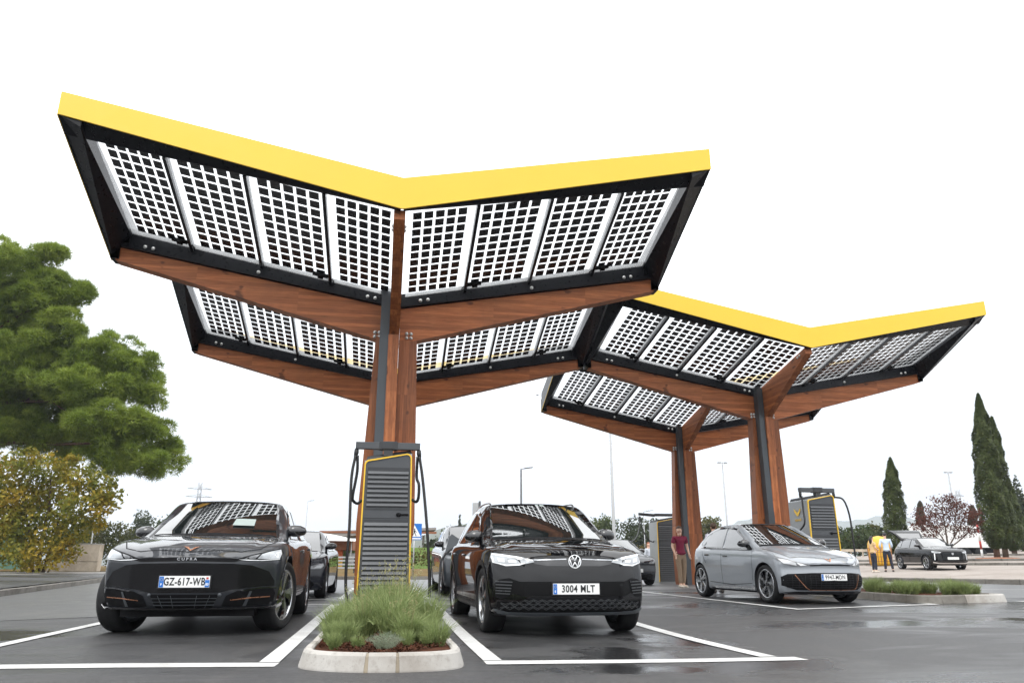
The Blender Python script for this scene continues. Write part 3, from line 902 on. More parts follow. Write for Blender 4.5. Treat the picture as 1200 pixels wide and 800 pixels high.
# ------------------------------------------------------------------ chargers
_slat = MB(); _slat.hexa([(-0.5, -0.018, -0.026), (0.5, -0.018, -0.026), (0.5, 0.02, -0.026), (-0.5, 0.02, -0.026), (-0.5, 0.012, 0.022), (0.5, 0.012, 0.022), (0.5, 0.02, 0.026), (-0.5, 0.02, 0.026)])
SLAT = _slat.mesh('louvre', 'charger_grey')
def bez(pts, n=14):
    """smooth curve through points (Catmull-Rom)"""
    P = [Vector(p) for p in pts]; P = [P[0] * 2 - P[1]] + P + [P[-1] * 2 - P[-2]]
    out = []
    for i in range(1, len(P) - 2):
        for k in range(n):
            t = k / n
            a, b, c, d = P[i - 1], P[i], P[i + 1], P[i + 2]
            out.append(0.5 * ((2 * b) + (c - a) * t + (2 * a - 5 * b + 4 * c - d) * t * t + (3 * b - a - 3 * c + d) * t ** 3))
    out.append(P[-2])
    return out
def make_charger(loc, label, gantry=0.0, cables=None, yaw=0.0):
    root = empty('charging_station', loc, yaw, label, 'charger', 'rapid chargers standing in front of the pillars')
    W2, D, HL, HR = 0.385, 0.92, 2.19, 2.31
    t = 0.030                               # taper to the top
    def cs(z): return W2 - t * z / 2.3
    mb = MB()
    # body with a sloping top; front face is set in 25 mm behind the yellow rim
    v = []
    for y in (0.03, D):
        v += [(-cs(0), y, 0.0), (cs(0), y, 0.0), (cs(HR) - 0.02, y, HR), (-cs(HL) - 0.01, y, HL)]
    mb.add(v, [[0, 1, 2, 3], [5, 4, 7, 6], [0, 4, 5, 1], [1, 5, 6, 2], [2, 6, 7, 3], [3, 7, 4, 0]])
    mb.build('cabinet', 'charger_side', root, True)
    # front plate with rounded top corners
    def outline(g, r):
        x0b, x0t, x1t, x1b = -cs(0) + g, -cs(HL) - 0.01 + g, cs(HR) - 0.02 - g, cs(0) - g
        o = [(x0b, 0.02 + g)]
        sl = (HR - HL) / (x1t - x0t)
        zl, zr = HL - g, HR - g
        for k in range(6):
            a = math.pi - k / 5 * (math.pi / 2)
            o.append((x0t + r + r * math.cos(a), zl - r + r * math.sin(a) + sl * r))
        for k in range(6):
            a = math.pi / 2 - k / 5 * (math.pi / 2)
            o.append((x1t - r + r * math.cos(a), zr - r + r * math.sin(a) - sl * r * 0.4))
        o.append((x1b, 0.02 + g))
        return o
    oo, ii = outline(0.0, 0.075), outline(0.020, 0.060)
    mb = MB(); n = len(oo)
    v = [(x, -0.012, z) for x, z in oo] + [(x, -0.012, z) for x, z in ii] + [(x, 0.029, z) for x, z in oo] + [(x, 0.015, z) for x, z in ii]
    f = []
    for i in range(n - 1):
        f += [[i, i + 1, n + i + 1, n + i], [2 * n + i + 1, 2 * n + i, i, i + 1][::-1], [n + i, n + i + 1, 3 * n + i + 1, 3 * n + i]]
    mb.add(v, f); mb.build('yellow_rim', 'charger_yellow', root, True)
    mb = MB(); mb.prism(outline(0.021, 0.06), 0.006, 0.028, 'y'); mb.build('front_panel', 'charger_grey', root, True)
    mb = MB()
    mb.box(-0.315, 0.30, 0.0005, 0.0055, 1.50, 2.09); mb.box(-0.33, 0.315, 0.0005, 0.0055, 0.06, 1.325)
    mb.build('louvre_recess', 'charger_dark', root)
    zz = [1.545 + 0.067 * k for k in range(8)] + [0.10 + 0.0685 * k for k in range(18)]
    for z in zz:
        top = z > 1.5
        o = link('louvre', SLAT, root, (-0.0075, -0.010, z)); o.scale = (0.60 if top else 0.635, 0.75, 0.85 if top else 0.95)
    mb = MB(); mb.box(-0.345, 0.33, -0.002, 0.0055, 1.345, 1.352); mb.box(-0.33, 0.318, -0.002, 0.0055, 1.472, 1.480)
    mb.build('panel_seam', 'charger_dark', root)
    mb = MB(); mb.ball((0.17, -0.014, 1.40), (0.042, 0.02, 0.03), 10, 6); mb.box(0.17, 0.315, -0.022, -0.006, 1.388, 1.414, 0, None, 0.006)
    mb.build('handle', 'matte_black', root)
    # roof and cable gantry
    mb = MB(); mb.hexa([(-0.35, 0.10, 2.20), (0.34, 0.10, 2.32), (0.34, D - 0.04, 2.32), (-0.35, D - 0.04, 2.20), (-0.33, 0.14, 2.27), (0.31, 0.14, 2.375), (0.31, D - 0.08, 2.375), (-0.33, D - 0.08, 2.27)])
    mb.build('roof_cap', 'charger_dark', root, True)
    g = Matrix.Translation((-0.045, 0.12, 2.43)) @ Matrix.Rotation(gantry, 4, 'Z')
    mb = MB(); mb.box(-0.47, -0.105, -0.05, 0.05, -0.055, 0.05, 0, g, 0.006); mb.build('cable_boom', 'charger_grey', root)
    mb = MB(); mb.box(0.145, 0.50, -0.05, 0.05, -0.055, 0.05, 0, g, 0.006); mb.build('cable_boom', 'charger_grey', root)
    mb = MB(); mb.box(-0.115, 0.155, -0.062, 0.062, -0.065, 0.065, 0, g, 0.008); mb.box(-0.08, 0.12, -0.07, 0.0, -0.05, 0.05, 0, g, 0.004)
    mb.box(-0.05, 0.09, -0.05, 0.05, -0.16, -0.064, 0, g)
    mb.build('boom_bracket', 'charger_dark', root)
    Lh = g @ Vector((-0.455, -0.01, -0.055)); Rh = g @ Vector((0.485, -0.01, -0.055))
    for (h, sgn) in ((Lh, -1), (Rh, 1)):
        mb = MB(); mb.tube([h + Vector((0, 0, 0.0)), h + Vector((0, 0, -0.05)), h + Vector((0.012 * sgn, 0, -0.13))], [0.03, 0.036, 0.026], 8)
        mb.build('cable_clamp', 'rubber', root)
    for pts in (cables(Lh, Rh) if cables else []):
        mb = MB(); mb.tube(bez(pts), 0.0215, 8); mb.build('charging_cable', 'rubber', root)
    return root
def cables_front(Lh, Rh):
    L, Rr = Lh, Rh
    return [
        [L + Vector((-0.01, -0.01, -0.10)), L + Vector((-0.05, -0.02, -0.45)), (-0.535, 0.05, 1.2), (-0.545, 0.04, 0.62), (-0.52, 0.02, 0.28), (-0.455, 0.02, 0.155), (-0.38, 0.05, 0.21)],
        [L + Vector((0.02, -0.01, -0.10)), L + Vector((0.025, 0.03, -0.35)), L + Vector((-0.02, 0.05, -0.70)), (-0.50, 0.18, 1.60), (-0.44, 0.22, 1.575), (-0.38, 0.22, 1.63)],
        [Rr + Vector((0.01, -0.01, -0.10)), Rr + Vector((0.07, -0.03, -0.45)), (0.585, 0.02, 1.3), (0.635, 0.0, 0.75), (0.655, -0.01, 0.42), (0.655, -0.01, 0.25)],
        [Rr + Vector((-0.02, -0.01, -0.10)), Rr + Vector((-0.02, 0.04, -0.40)), (0.455, 0.08, 1.85), (0.455, 0.10, 1.66), (0.42, 0.12, 1.60), (0.36, 0.16, 1.64)],
    ]
def cables_right(Lh, Rh):
    L, Rr = Lh, Rh
    return [
        [L + Vector((0.02, -0.02, -0.10)), L + Vector((0.0, -0.06, -0.45)), (-0.52, -0.02, 1.62), (-0.56, 0.25, 1.42), (-0.42, 0.55, 1.40)],
        [Rr + Vector((0.01, 0, -0.10)), (0.58, 0.0, 2.20), (0.68, -0.02, 1.85), (0.70, -0.02, 1.3), (0.70, -0.02, 0.70), (0.70, -0.02, 0.45)],
    ]
def cables_far(Lh, Rh):
    L = Lh
    return [
        [L + Vector((0.0, 0, -0.05)), L + Vector((-0.12, -0.3, -0.45)), L + Vector((-0.45, -0.9, -0.86)), L + Vector((-0.9, -1.4, -1.1)), L + Vector((-1.3, -1.6, -1.35))],
        [L + Vector((0.03, 0, -0.05)), L + Vector((0.10, 0, -0.5)), L + Vector((0.30, 0, -0.88)), L + Vector((0.52, 0.1, -0.98)), (-0.39, 0.4, 1.50)],
    ]
ch1 = make_charger((-0.015, -2.15, gz(-2.15) + 0.01), 'tall grey louvred charger with yellow rim behind the lavender of the front island', 0.0, cables_front)
ch3 = make_charger((UW + 0.04, 3.62, gz(3.6) + 0.01), 'grey louvred charger behind the bonnet of the grey hatchback, one cable hanging clear', 0.10, cables_right)
ch2 = make_charger((UW + 0.05, 14.4, gz(14.4) + 0.01), 'charger beside the man in maroon, its cable boom swung out to the left', 0.0, None)
# its boom is a longer one, turned out over the bay on the left
for o in KIDS(ch2):
    if o.name.split('.')[0] in ('cable_boom', 'boom_bracket', 'cable_clamp'):
        bpy.data.objects.remove(o)
mb = MB(); mb.box(-0.40, 0.30, 0.08, 0.20, 2.40, 2.50, 0, None, 0.01); mb.hexa([(-1.02, 0.09, 2.43), (-0.40, 0.09, 2.38), (-0.40, 0.19, 2.38), (-1.02, 0.19, 2.43), (-1.02, 0.09, 2.52), (-0.40, 0.09, 2.48), (-0.40, 0.19, 2.48), (-1.02, 0.19, 2.52)])
mb.build('cable_boom', 'charger_dark', ch2)
for pts in cables_far(Vector((-1.0, 0.14, 2.44)), None):
    mb = MB(); mb.tube(bez(pts), 0.0215, 6); mb.build('charging_cable', 'rubber', ch2)
# yellow emblem and word on the side of the charger by the grey hatchback
mb = MB()
for s in (-1, 1):
    mb.prism([(0.0, -0.02), (s * 0.04, 0.005), (s * 0.15, 0.085), (s * 0.15, 0.02), (s * 0.05, -0.085), (0.0, -0.105)] if s > 0 else [(0.0, -0.105), (s * 0.05, -0.085), (s * 0.15, 0.02), (s * 0.15, 0.085), (s * 0.04, 0.005), (0.0, -0.02)], -0.003, 0.0, 'y')
e = mb.build('emblem', 'charger_yellow', ch3); e.location = (-0.380, 0.50, 1.93); e.rotation_euler = (0, 0, -math.pi / 2)
lettering('lettering', 'fastned', 0.10, 'charger_yellow', ch3, (-0.384, 0.50, 1.74), (0, 0, -math.pi / 2), extrude=0.002)
# ------------------------------------------------------------------ cars
import numpy as np
def pchip(xs, ys):
    """monotone cubic interpolation"""
    n = len(xs); h = [xs[i + 1] - xs[i] for i in range(n - 1)]
    d = [(ys[i + 1] - ys[i]) / h[i] if h[i] > 1e-9 else 0.0 for i in range(n - 1)]
    m = [0.0] * n
    m[0], m[-1] = d[0], d[-1]
    for i in range(1, n - 1):
        if d[i - 1] * d[i] <= 0: m[i] = 0.0
        else:
            w1, w2 = 2 * h[i] + h[i - 1], h[i] + 2 * h[i - 1]
            m[i] = (w1 + w2) / (w1 / d[i - 1] + w2 / d[i])
    def f(x):
        if x <= xs[0]: return ys[0]
        if x >= xs[-1]: return ys[-1]
        lo, hi = 0, n - 1
        while hi - lo > 1:
            k = (lo + hi) // 2
            if xs[k] <= x: lo = k
            else: hi = k
        hh = h[lo]; t = (x - xs[lo]) / hh
        return ((1 + 2 * t) * (1 - t) ** 2 * ys[lo] + t * (1 - t) ** 2 * hh * m[lo] + t * t * (3 - 2 * t) * ys[hi] + t * t * (t - 1) * hh * m[hi])
    return f
def prof(pts): return pchip([p[0] for p in pts], [p[1] for p in pts])
def lin(pts):
    def f(x):
        if x <= pts[0][0]: return pts[0][1]
        for (a, b), (c, d) in zip(pts[:-1], pts[1:]):
            if x <= c: return b + (d - b) * (x - a) / (c - a)
        return pts[-1][1]
    return f

class Car:
    """body lofted from plan, side and section curves; everything else is laid on that surface. y=0 is the front bumper."""
    def __init__(s, spec, loc, yaw, label, group=None, name='parked_car', res=1.0):
        s.sp = spec
        s.zmap = lin(spec['zmap']) if 'zmap' in spec else None
        s.root = empty(name, loc, yaw, label, 'car', group or 'parked cars', math.atan(GS))
        s.oy = spec['fo']                        # origin of the root at the front axle
        s.res = res
        s.body()
    def body(s):
        sp = s.sp; L = sp['L']
        Wp, zb, zs, w5, z5, zc = (prof(sp[k]) for k in ('plan', 'zb', 'zs', 'w5', 'z5', 'zc'))
        ztuck = sp.get('tuck', 0.90); zw = prof(sp.get('zwide', [(0, 0.55), (1.0, 0.62), (L, 0.70)]))
        ny = int(64 * s.res)
        ys = sorted(set([0.0, 0.02, 0.05, 0.09, 0.14, 0.2] + [0.2 + (L - 0.4) * i / ny for i in range(ny + 1)] + [L - 0.2, L - 0.12, L - 0.06, L - 0.02, L]))
        fnose = lin(sp['nose']); ftail = lin(sp['tail'])
        BN, BT = sp.get('bow', 0.30), sp.get('bowt', 0.22)
        def section(y):
            W = Wp(y); b, sh, c = zb(y), zs(y), zc(y)
            ww, hh = w5(y), z5(y)
            wd = zw(y)
            c4w = W * sp.get('shw', 0.965)
            P = [(0.0, b), (W * ztuck * 0.6, b), (W * ztuck, b + 0.004), (W * (ztuck + 0.06), b + 0.06), (W * 0.985, b + (wd - b) * 0.55), (W, wd), (W * 0.993, wd + (sh - wd) * 0.6), (c4w, sh), (c4w - 0.035, sh + 0.022)]
            a, bb = P[-1], (ww, hh)
            bulge = 0.018
            P.append(((a[0] + bb[0]) / 2 + bulge, (a[1] + bb[1]) / 2 + bulge * 0.4))
            P.append(bb)
            P.append((ww * 0.86, hh + (c - hh) * 0.50))
            P.append((ww * 0.55, hh + (c - hh) * 0.83))
            P.append((ww * 0.25, hh + (c - hh) * 0.97))
            P.append((0.0, c))
            t = [0.0]
            for p, q in zip(P[:-1], P[1:]): t.append(t[-1] + max(0.01, math.hypot(q[0] - p[0], q[1] - p[1])))
            fx, fz = pchip(t, [p[0] for p in P]), pchip(t, [p[1] for p in P])
            out = []
            for i in range(len(P) - 1):
                sub = 1 if i < 1 else 2
                for k in range(sub):
                    u = t[i] + (t[i + 1] - t[i]) * k / sub
                    out.append((fx(u), fz(u)))
            out.append(P[-1])
            return out, W
        rows = []
        for y in ys:
            P, W = section(y)
            row = []
            for (x, z) in P:
                yy = y
                if y < 1.25:
                    k = (1 - y / 1.25) ** 2
                    yy += k * (BN * (min(1.0, x / W)) ** 3.0 + fnose(z))
                if y > L - 0.9:
                    k = ((y - (L - 0.9)) / 0.9) ** 2
                    yy -= k * (BT * (min(1.0, x / W)) ** 3.0 + ftail(z))
                row.append((x, yy, z))
            rows.append(row)
        n = len(rows[0]); verts = []; faces = []
        # right half then mirrored left half, sharing the centre line
        def idx(r, j, side):
            if side > 0 or j == 0 or j == n - 1: return r * (2 * n - 2) + j
            return r * (2 * n - 2) + n + j - 1
        for row in rows:
            verts += [Vector(p) for p in row]
            verts += [Vector((-p[0], p[1], p[2])) for p in row[1:-1]]
        m = len(rows)
        for r in range(m - 1):
            for j in range(n - 1):
                faces.append([idx(r, j, 1), idx(r, j + 1, 1), idx(r + 1, j + 1, 1), idx(r + 1, j, 1)])
                faces.append([idx(r, j, -1), idx(r + 1, j, -1), idx(r + 1, j + 1, -1), idx(r, j + 1, -1)])
        # front and rear caps: rows across at equal section index
        for r, front in ((0, True), (m - 1, False)):
            rows_c = []
            for j in range(1, n - 1):
                a = verts[idx(r, j, 1)]
                nx = 6
                ids = [idx(r, j, -1)]
                for k in range(1, nx):
                    t = -1 + 2 * k / nx; x = a.x * t
                    W = Wp(0.0 if front else L)
                    y = (BN * abs(x / W) ** 3 + fnose(a.z)) if front else L - (BT * abs(x / W) ** 3 + ftail(a.z))
                    verts.append(Vector((x, y, a.z))); ids.append(len(verts) - 1)
                ids.append(idx(r, j, 1)); rows_c.append(ids)
            for a, b in zip(rows_c[:-1], rows_c[1:]):
                for k in range(len(a) - 1):
                    q = [a[k], a[k + 1], b[k + 1], b[k]]
                    faces.append(q if front else q[::-1])
            bot = [idx(r, 0, 1)]
            q = rows_c[0]
            for k in range(len(q) - 1):
                faces.append([q[k + 1], q[k], bot[0]] if front else [q[k], q[k + 1], bot[0]])
            q = rows_c[-1]; top = idx(r, n - 1, 1)
            for k in range(len(q) - 1):
                faces.append([q[k], q[k + 1], top] if front else [q[k + 1], q[k], top])
        if 'screen' in sp:                       # the body stays just behind the windscreen glass
            for v in verts:
                t, yg = s.glass_y(v.x, v.z)
                if -0.02 <= t <= 1.02 and abs(v.x) <= s.glass_w(t) and v.y < yg + 0.014 and v.y > 0.9: v.y = yg + 0.014
        bm = bmesh.new()
        bv = [bm.verts.new(v) for v in verts]
        for f in faces:
            try: bm.faces.new([bv[i] for i in f])
            except ValueError: pass
        bmesh.ops.remove_doubles(bm, verts=bm.verts, dist=0.0004)
        bmesh.ops.recalc_face_normals(bm, faces=bm.faces)
        lowz = sp.get('black_below', 0.0)
        for f in bm.faces:
            f.smooth = True
            c = f.calc_center_median()
            f.material_index = 1 if (f.normal.z < -0.75 and c.z < 0.5) or c.z < lowz else 0
        s.bvh = BVHTree.FromBMesh(bm)
        me = bpy.data.meshes.new('body'); bm.to_mesh(me)
        bm.free()
        me.materials.append(M[sp['paint']]); me.materials.append(M['black_plastic'])
        # wheel arches
        cut = MB(); Ra = sp['R'] + 0.045
        for ya in (sp['fo'], sp['fo'] + sp['wb']):
            for sd in (-1, 1):
                a = []
                seg = 40
                x0, x1 = sp['W2'] - 0.34, sp['W2'] + 0.2
                for x in (x0, x1):
                    for k in range(seg):
                        t = 2 * math.pi * k / seg
                        a.append((sd * x, ya + Ra * math.cos(t), sp['R'] + Ra * math.sin(t)))
                f = [[k, (k + 1) % seg, seg + (k + 1) % seg, seg + k] for k in range(seg)] + [list(range(seg - 1, -1, -1)), list(range(seg, 2 * seg))]
                if sd < 0: f = [q[::-1] for q in f]
                cut.add(a, f, 1)
        cme = cut.mesh('cutter', [sp['paint'], 'black_plastic'])
        cob = link('cutter', cme); bo = link('body', me)
        md = bo.modifiers.new('arches', 'BOOLEAN'); md.operation = 'DIFFERENCE'; md.object = cob; md.solver = 'EXACT'
        bpy.context.view_layer.update()
        ev = bpy.data.meshes.new_from_object(bo.evaluated_get(bpy.context.evaluated_depsgraph_get()))
        bo.modifiers.clear(); bo.data = ev
        bpy.data.objects.remove(cob)
        for p in ev.polygons: p.use_smooth = True
        ev.set_sharp_from_angle(angle=R(38))
        s.place(bo)
        s.bodyob = bo
    def glass_w(s, t):
        yb, yt, zb, zt, wb, wt = s.sp['screen']
        return wb + (wt - wb) * t
    def glass_y(s, x, z):
        yb, yt, zb, zt, wb, wt = s.sp['screen']
        t = (z - zb + 0.045 * x * x) / (zt - zb)
        return t, yb + (yt - yb) * (t + 0.06 * t * (t - 1)) + 0.17 * x * x
    def glass_pt(s, u, t, off=0.0):
        yb, yt, zb, zt, wb, wt = s.sp['screen']
        x = u * s.glass_w(t); z = zb + (zt - zb) * t - 0.045 * x * x
        return (x, yb + (yt - yb) * (t + 0.06 * t * (t - 1)) + 0.17 * x * x - off * 0.5, z + off * 0.85)
    def screen(s):
        nu, nt = 18, 12
        mb = MB(); v = []
        for j in range(nt + 1):
            for i in range(nu + 1): v.append(s.glass_pt(-1 + 2 * i / nu, j / nt))
        f = [[j * (nu + 1) + i, j * (nu + 1) + i + 1, (j + 1) * (nu + 1) + i + 1, (j + 1) * (nu + 1) + i] for j in range(nt) for i in range(nu)]
        mb.add(v, f, 0, True)
        ring = [(-1 + 2 * i / nu, 0.0) for i in range(nu)] + [(1.0, j / nt) for j in range(nt)] + [(1 - 2 * i / nu, 1.0) for i in range(nu)] + [(-1.0, 1 - j / nt) for j in range(nt)]
        v = [s.glass_pt(u, t) for u, t in ring]; n = len(v)
        mb.add(v + [(p[0] * 0.995, p[1] + 0.06, p[2] - 0.01) for p in v], [[(i + 1) % n, i, n + i, n + (i + 1) % n] for i in range(n)], 1)
        s.place(mb.build('windscreen', [s.sp.get('glass', 'car_glass'), 'matte_black']))
        mb = MB(); inn = [(u * 0.955, 0.02 + t * 0.955) for u, t in ring]
        mb.add([s.glass_pt(u, t, 0.003) for u, t in ring] + [s.glass_pt(u, t, 0.003) for u, t in inn], [[i, (i + 1) % n, n + (i + 1) % n, n + i] for i in range(n)], 0, True)
        s.place(mb.build('screen_frame', 'mask_black'))
    def place(s, o, parent=None):
        if parent is None:
            o.parent = s.root; o.location.y -= s.oy
        else:
            o.parent = parent
        return o
    # --- laying panels on the surface
    def cast(s, p, axis):
        d = {'front': Vector((0, 1, 0)), 'rear': Vector((0, -1, 0)), 'left': Vector((1, 0, 0)), 'right': Vector((-1, 0, 0)), 'top': Vector((0, 0, -1))}[axis]
        a, b = p
        o = {'front': Vector((a, -3, b)), 'rear': Vector((a, s.sp['L'] + 3, b)), 'left': Vector((-3, a, b)), 'right': Vector((3, a, b)), 'top': Vector((a, b, 4))}[axis]
        loc, nor, i, dist = s.bvh.ray_cast(o, d)
        if loc is None:
            q = o + d * 3.0
            loc, nor, i, dist = s.bvh.find_nearest(q)
        if nor.dot(d) > 0: nor = -nor
        return loc, nor
    def lay(s, name, polys, axis, mat, off=0.004, res=0.06, parent=None, thick=0.0, fit=False):
        """polys: list of outlines in the projection plane"""
        if polys and not isinstance(polys[0][0], (tuple, list)): polys = [polys]
        bm = bmesh.new()
        for poly in polys:
            vs = [bm.verts.new((a, b, 0)) for a, b in poly]
            bm.faces.new(vs)
        bmesh.ops.triangulate(bm, faces=bm.faces)
        for it in range(7):
            es = [e for e in bm.edges if e.calc_length() > res]
            if not es: break
            bmesh.ops.subdivide_edges(bm, edges=es, cuts=1)
            bmesh.ops.triangulate(bm, faces=bm.faces)
        for v in bm.verts:
            loc, nor = s.cast((v.co.x, v.co.y), axis)
            v.co = loc + nor * off
        if fit:                                  # glass: a true smooth curved sheet through the surface points
            A = []; B = []
            for v in bm.verts:
                x, y, z = v.co
                if axis == 'front': A.append([1, z, z * z, x * x, x * x * z, x ** 4, x ** 6, z ** 3]); B.append(y)
                else: A.append([1, y, z, z * z, y * z, y * y]); B.append(x)
            A = np.array(A); B = np.array(B)
            wgt = np.ones(len(B))
            if axis == 'front': wgt = np.where(np.abs([v.co.x for v in bm.verts]) > 0.62, 0.4, 1.0)
            sol = np.linalg.lstsq(A * wgt[:, None], B * wgt, rcond=None)[0]
            pr = A @ sol
            sg = {'front': -1, 'left': -1, 'right': 1}[axis]
            sh = np.percentile((B - pr) * sg, 98)
            for v, q in zip(bm.verts, pr):
                if axis == 'front': v.co.y = q + sg * max(0.0, sh)
                else: v.co.x = q + sg * max(0.0, sh)
            r = bmesh.ops.extrude_edge_only(bm, edges=[e for e in bm.edges if e.is_boundary])
            for v in [g for g in r['geom'] if isinstance(g, bmesh.types.BMVert)]:
                if axis == 'front': v.co.y += 0.05
                else: v.co.x -= sg * 0.025
        bm.normal_update()
        # outward facing
        c = Vector((0, s.sp['L'] * 0.5, 0.6))
        dd = {'front': Vector((0, -1, 0)), 'rear': Vector((0, 1, 0)), 'left': Vector((-1, 0, 0)), 'right': Vector((1, 0, 0)), 'top': Vector((0, 0, 1))}[axis]
        for f in bm.faces:
            if f.normal.dot(dd) < 0 and abs(f.normal.dot(dd)) > 0.05: f.normal_flip()
            f.smooth = True
        if thick:
            r = bmesh.ops.extrude_face_region(bm, geom=bm.faces[:])
            ev = [g for g in r['geom'] if isinstance(g, bmesh.types.BMVert)]
            # the copy moves outward, the original stays on the body
            bm.normal_update()
            for v in ev: v.co += v.normal * thick if v.normal.length else Vector()
        me = bpy.data.meshes.new(name); bm.to_mesh(me); bm.free()
        me.materials.append(M[mat])
        if thick or fit: me.set_sharp_from_angle(angle=R(35))
        o = link(name, me)
        if parent is None: s.place(o)
        else: o.parent = parent
        return o
    def lay2(s, name, poly, axis, mat, **kw):
        """a panel and its mirror image as two objects"""
        a = s.lay(name, poly, axis, mat, **kw)
        flip = {'left': 'right', 'right': 'left'}.get(axis, axis)
        q = poly if axis in ('left', 'right') else ([[(-x, z) for x, z in p] for p in poly] if isinstance(poly[0][0], (tuple, list)) else [(-x, z) for x, z in poly])
        b = s.lay(name, q, flip, mat, **kw)
        return a, b
    @staticmethod
    def ribbon(path, w):
        """outlines of short quads along a path"""
        out = []
        P = [Vector(p) for p in path]
        N = []
        for i in range(len(P)):
            d = (P[min(i + 1, len(P) - 1)] - P[max(i - 1, 0)]).normalized()
            N.append(Vector((-d.y, d.x)) * w / 2)
        for i in range(len(P) - 1):
            out.append([tuple(P[i] + N[i]), tuple(P[i + 1] + N[i + 1]), tuple(P[i + 1] - N[i + 1]), tuple(P[i] - N[i])])
        return out
    def wheels(s, rim_fn, steer=0.0):
        sp = s.sp; Rr = sp['R']; tw = sp.get('tw', 0.235); rr = sp.get('rim', 0.255)
        t = MB(); hw = tw / 2
        t.lathe([(rr, -hw + 0.02), (rr + 0.03, -hw), (Rr - 0.045, -hw - 0.004), (Rr - 0.015, -hw + 0.012), (Rr, -hw + 0.04), (Rr + 0.001, -hw * 0.4), (Rr + 0.001, hw * 0.4), (Rr, hw - 0.04), (Rr - 0.015, hw - 0.012), (Rr - 0.045, hw + 0.004), (rr + 0.03, hw), (rr, hw - 0.02), (rr - 0.01, 0), (rr, -hw + 0.02)], 48, 'x')
        tyre = t.mesh('tyre', 'tyre_rubber')
        h = MB(); h.lathe([(0.0, -0.05), (rr * 0.72, -0.05), (rr * 0.72, -0.02), (0.0, -0.02)], 32, 'x'); h.lathe([(rr, -hw + 0.03), (rr - 0.012, -0.03), (rr - 0.012, hw - 0.02), (rr, hw - 0.01)], 32, 'x')
        hub = h.mesh('hub', 'channel_steel')
        rim_me = rim_fn(rr, hw)
        for ya in (sp['fo'], sp['fo'] + sp['wb']):
            for sd in (-1, 1):
                w = link('wheel', hub); s.place(w)
                w.location = (sd * (sp['W2'] - hw - 0.015), ya - s.oy, Rr)
                rz = 0 if sd < 0 else math.pi
                st = steer if ya == sp['fo'] else 0.0
                w.rotation_euler = (random.uniform(0, 6), 0, 0)
                w.rotation_euler = Euler((random.uniform(0, 6.0), 0, rz + st), 'XYZ')
                link('tyre', tyre, w); link('rim', rim_me, w)
    def mirror(s, y, z, mat='gloss_black', x=None):
        for sd in (-1, 1):
            mb = MB()
            X = x or (s.sp['W2'] - 0.15); z += 0.03
            # shaped housing: lofted rounded sections from the root outward
            secs = [(X - 0.07, 0.035, 0.03, 0.05), (X - 0.02, 0.045, 0.035, 0.03), (X + 0.02, 0.075, 0.066, 0.0), (X + 0.08, 0.10, 0.082, 0.0), (X + 0.16, 0.09, 0.076, 0.012), (X + 0.215, 0.06, 0.050, 0.03), (X + 0.235, 0.012, 0.012, 0.04)]
            n = 14; v = []
            for (xx, ry, rz, dy) in secs:
                for k in range(n):
                    a = 2 * math.pi * k / n
                    cy, cz = math.cos(a), math.sin(a)
                    cy, cz = math.copysign(abs(cy) ** 0.75, cy), math.copysign(abs(cz) ** 0.75, cz)
                    yy = ry * cy * (0.55 if cy > 0 else 1.0)
                    v.append((sd * xx, y + dy + yy, z + rz * cz * (1.0 if cz > 0 else 0.85) + (-0.06 if xx < X - 0.03 else (-0.045 if xx < X else 0.0))))
            f = []
            for i in range(len(secs) - 1):
                for k in range(n):
                    j = (k + 1) % n
                    f.append([i * n + k, i * n + j, (i + 1) * n + j, (i + 1) * n + k])
            f += [list(range(n)), list(range((len(secs) - 1) * n, len(secs) * n))]
            mb.add(v, f, 0, True)
            s.place(mb.build('mirror', mat, None, True))
    def plate(s, z, text, kind='es', dy=-0.012, w=0.52, h=0.112, x=0.0, far=False, bold=0.0022):
        loc, nor = s.cast((x, z), 'front')
        y = min(s.cast((x + dx, z + dz), 'front')[0].y for dx in (-0.25, 0, 0.25) for dz in (-0.05, 0.05)) + dy
        mb = MB(); mb.box(-w / 2 - 0.012, w / 2 + 0.012, 0.004, 0.02, -h / 2 - 0.012, h / 2 + 0.012)
        p = mb.build('plate_holder', 'black_plastic'); s.place(p); p.location = (x, y - s.oy, z)
        mb = MB(); mb.box(-w / 2, w / 2, -0.002, 0.0035, -h / 2, h / 2, 0, None, 0.0015)
        pl = mb.build('number_plate', 'plate_white', p)
        if far: 
            return p
        mb = MB(); mb.box(-w / 2 + 0.003, -w / 2 + 0.045, -0.0045, -0.0022, -h / 2 + 0.004, h / 2 - 0.004)
        if kind == 'fr': mb.box(w / 2 - 0.045, w / 2 - 0.003, -0.0045, -0.0022, -h / 2 + 0.004, h / 2 - 0.038)
        mb.build('plate_band', 'plate_blue', p)
        lettering('plate_text', text, 0.104, 'plate_ink', p, (0.021 if kind == 'es' else 0.0, -0.0035, -0.001), extrude=0.0012, offset=bold, sx=(0.80 if kind == 'es' else 0.74) * w / 0.52, spacing=1.10)
        lettering('plate_text', 'E' if kind == 'es' else 'F', 0.03, 'plate_white', p, (-w / 2 + 0.024, -0.0052, -0.026), extrude=0.0008, offset=0.001)
        mb = MB()
        for k in range(12):
            a = k * math.pi / 6
            mb.box(-w / 2 + 0.0225 + 0.012 * math.cos(a), -w / 2 + 0.0255 + 0.012 * math.cos(a), -0.0062, -0.0047, 0.021 + 0.012 * math.sin(a), 0.024 + 0.012 * math.sin(a))
        mb.build('plate_stars', 'charger_yellow', p)
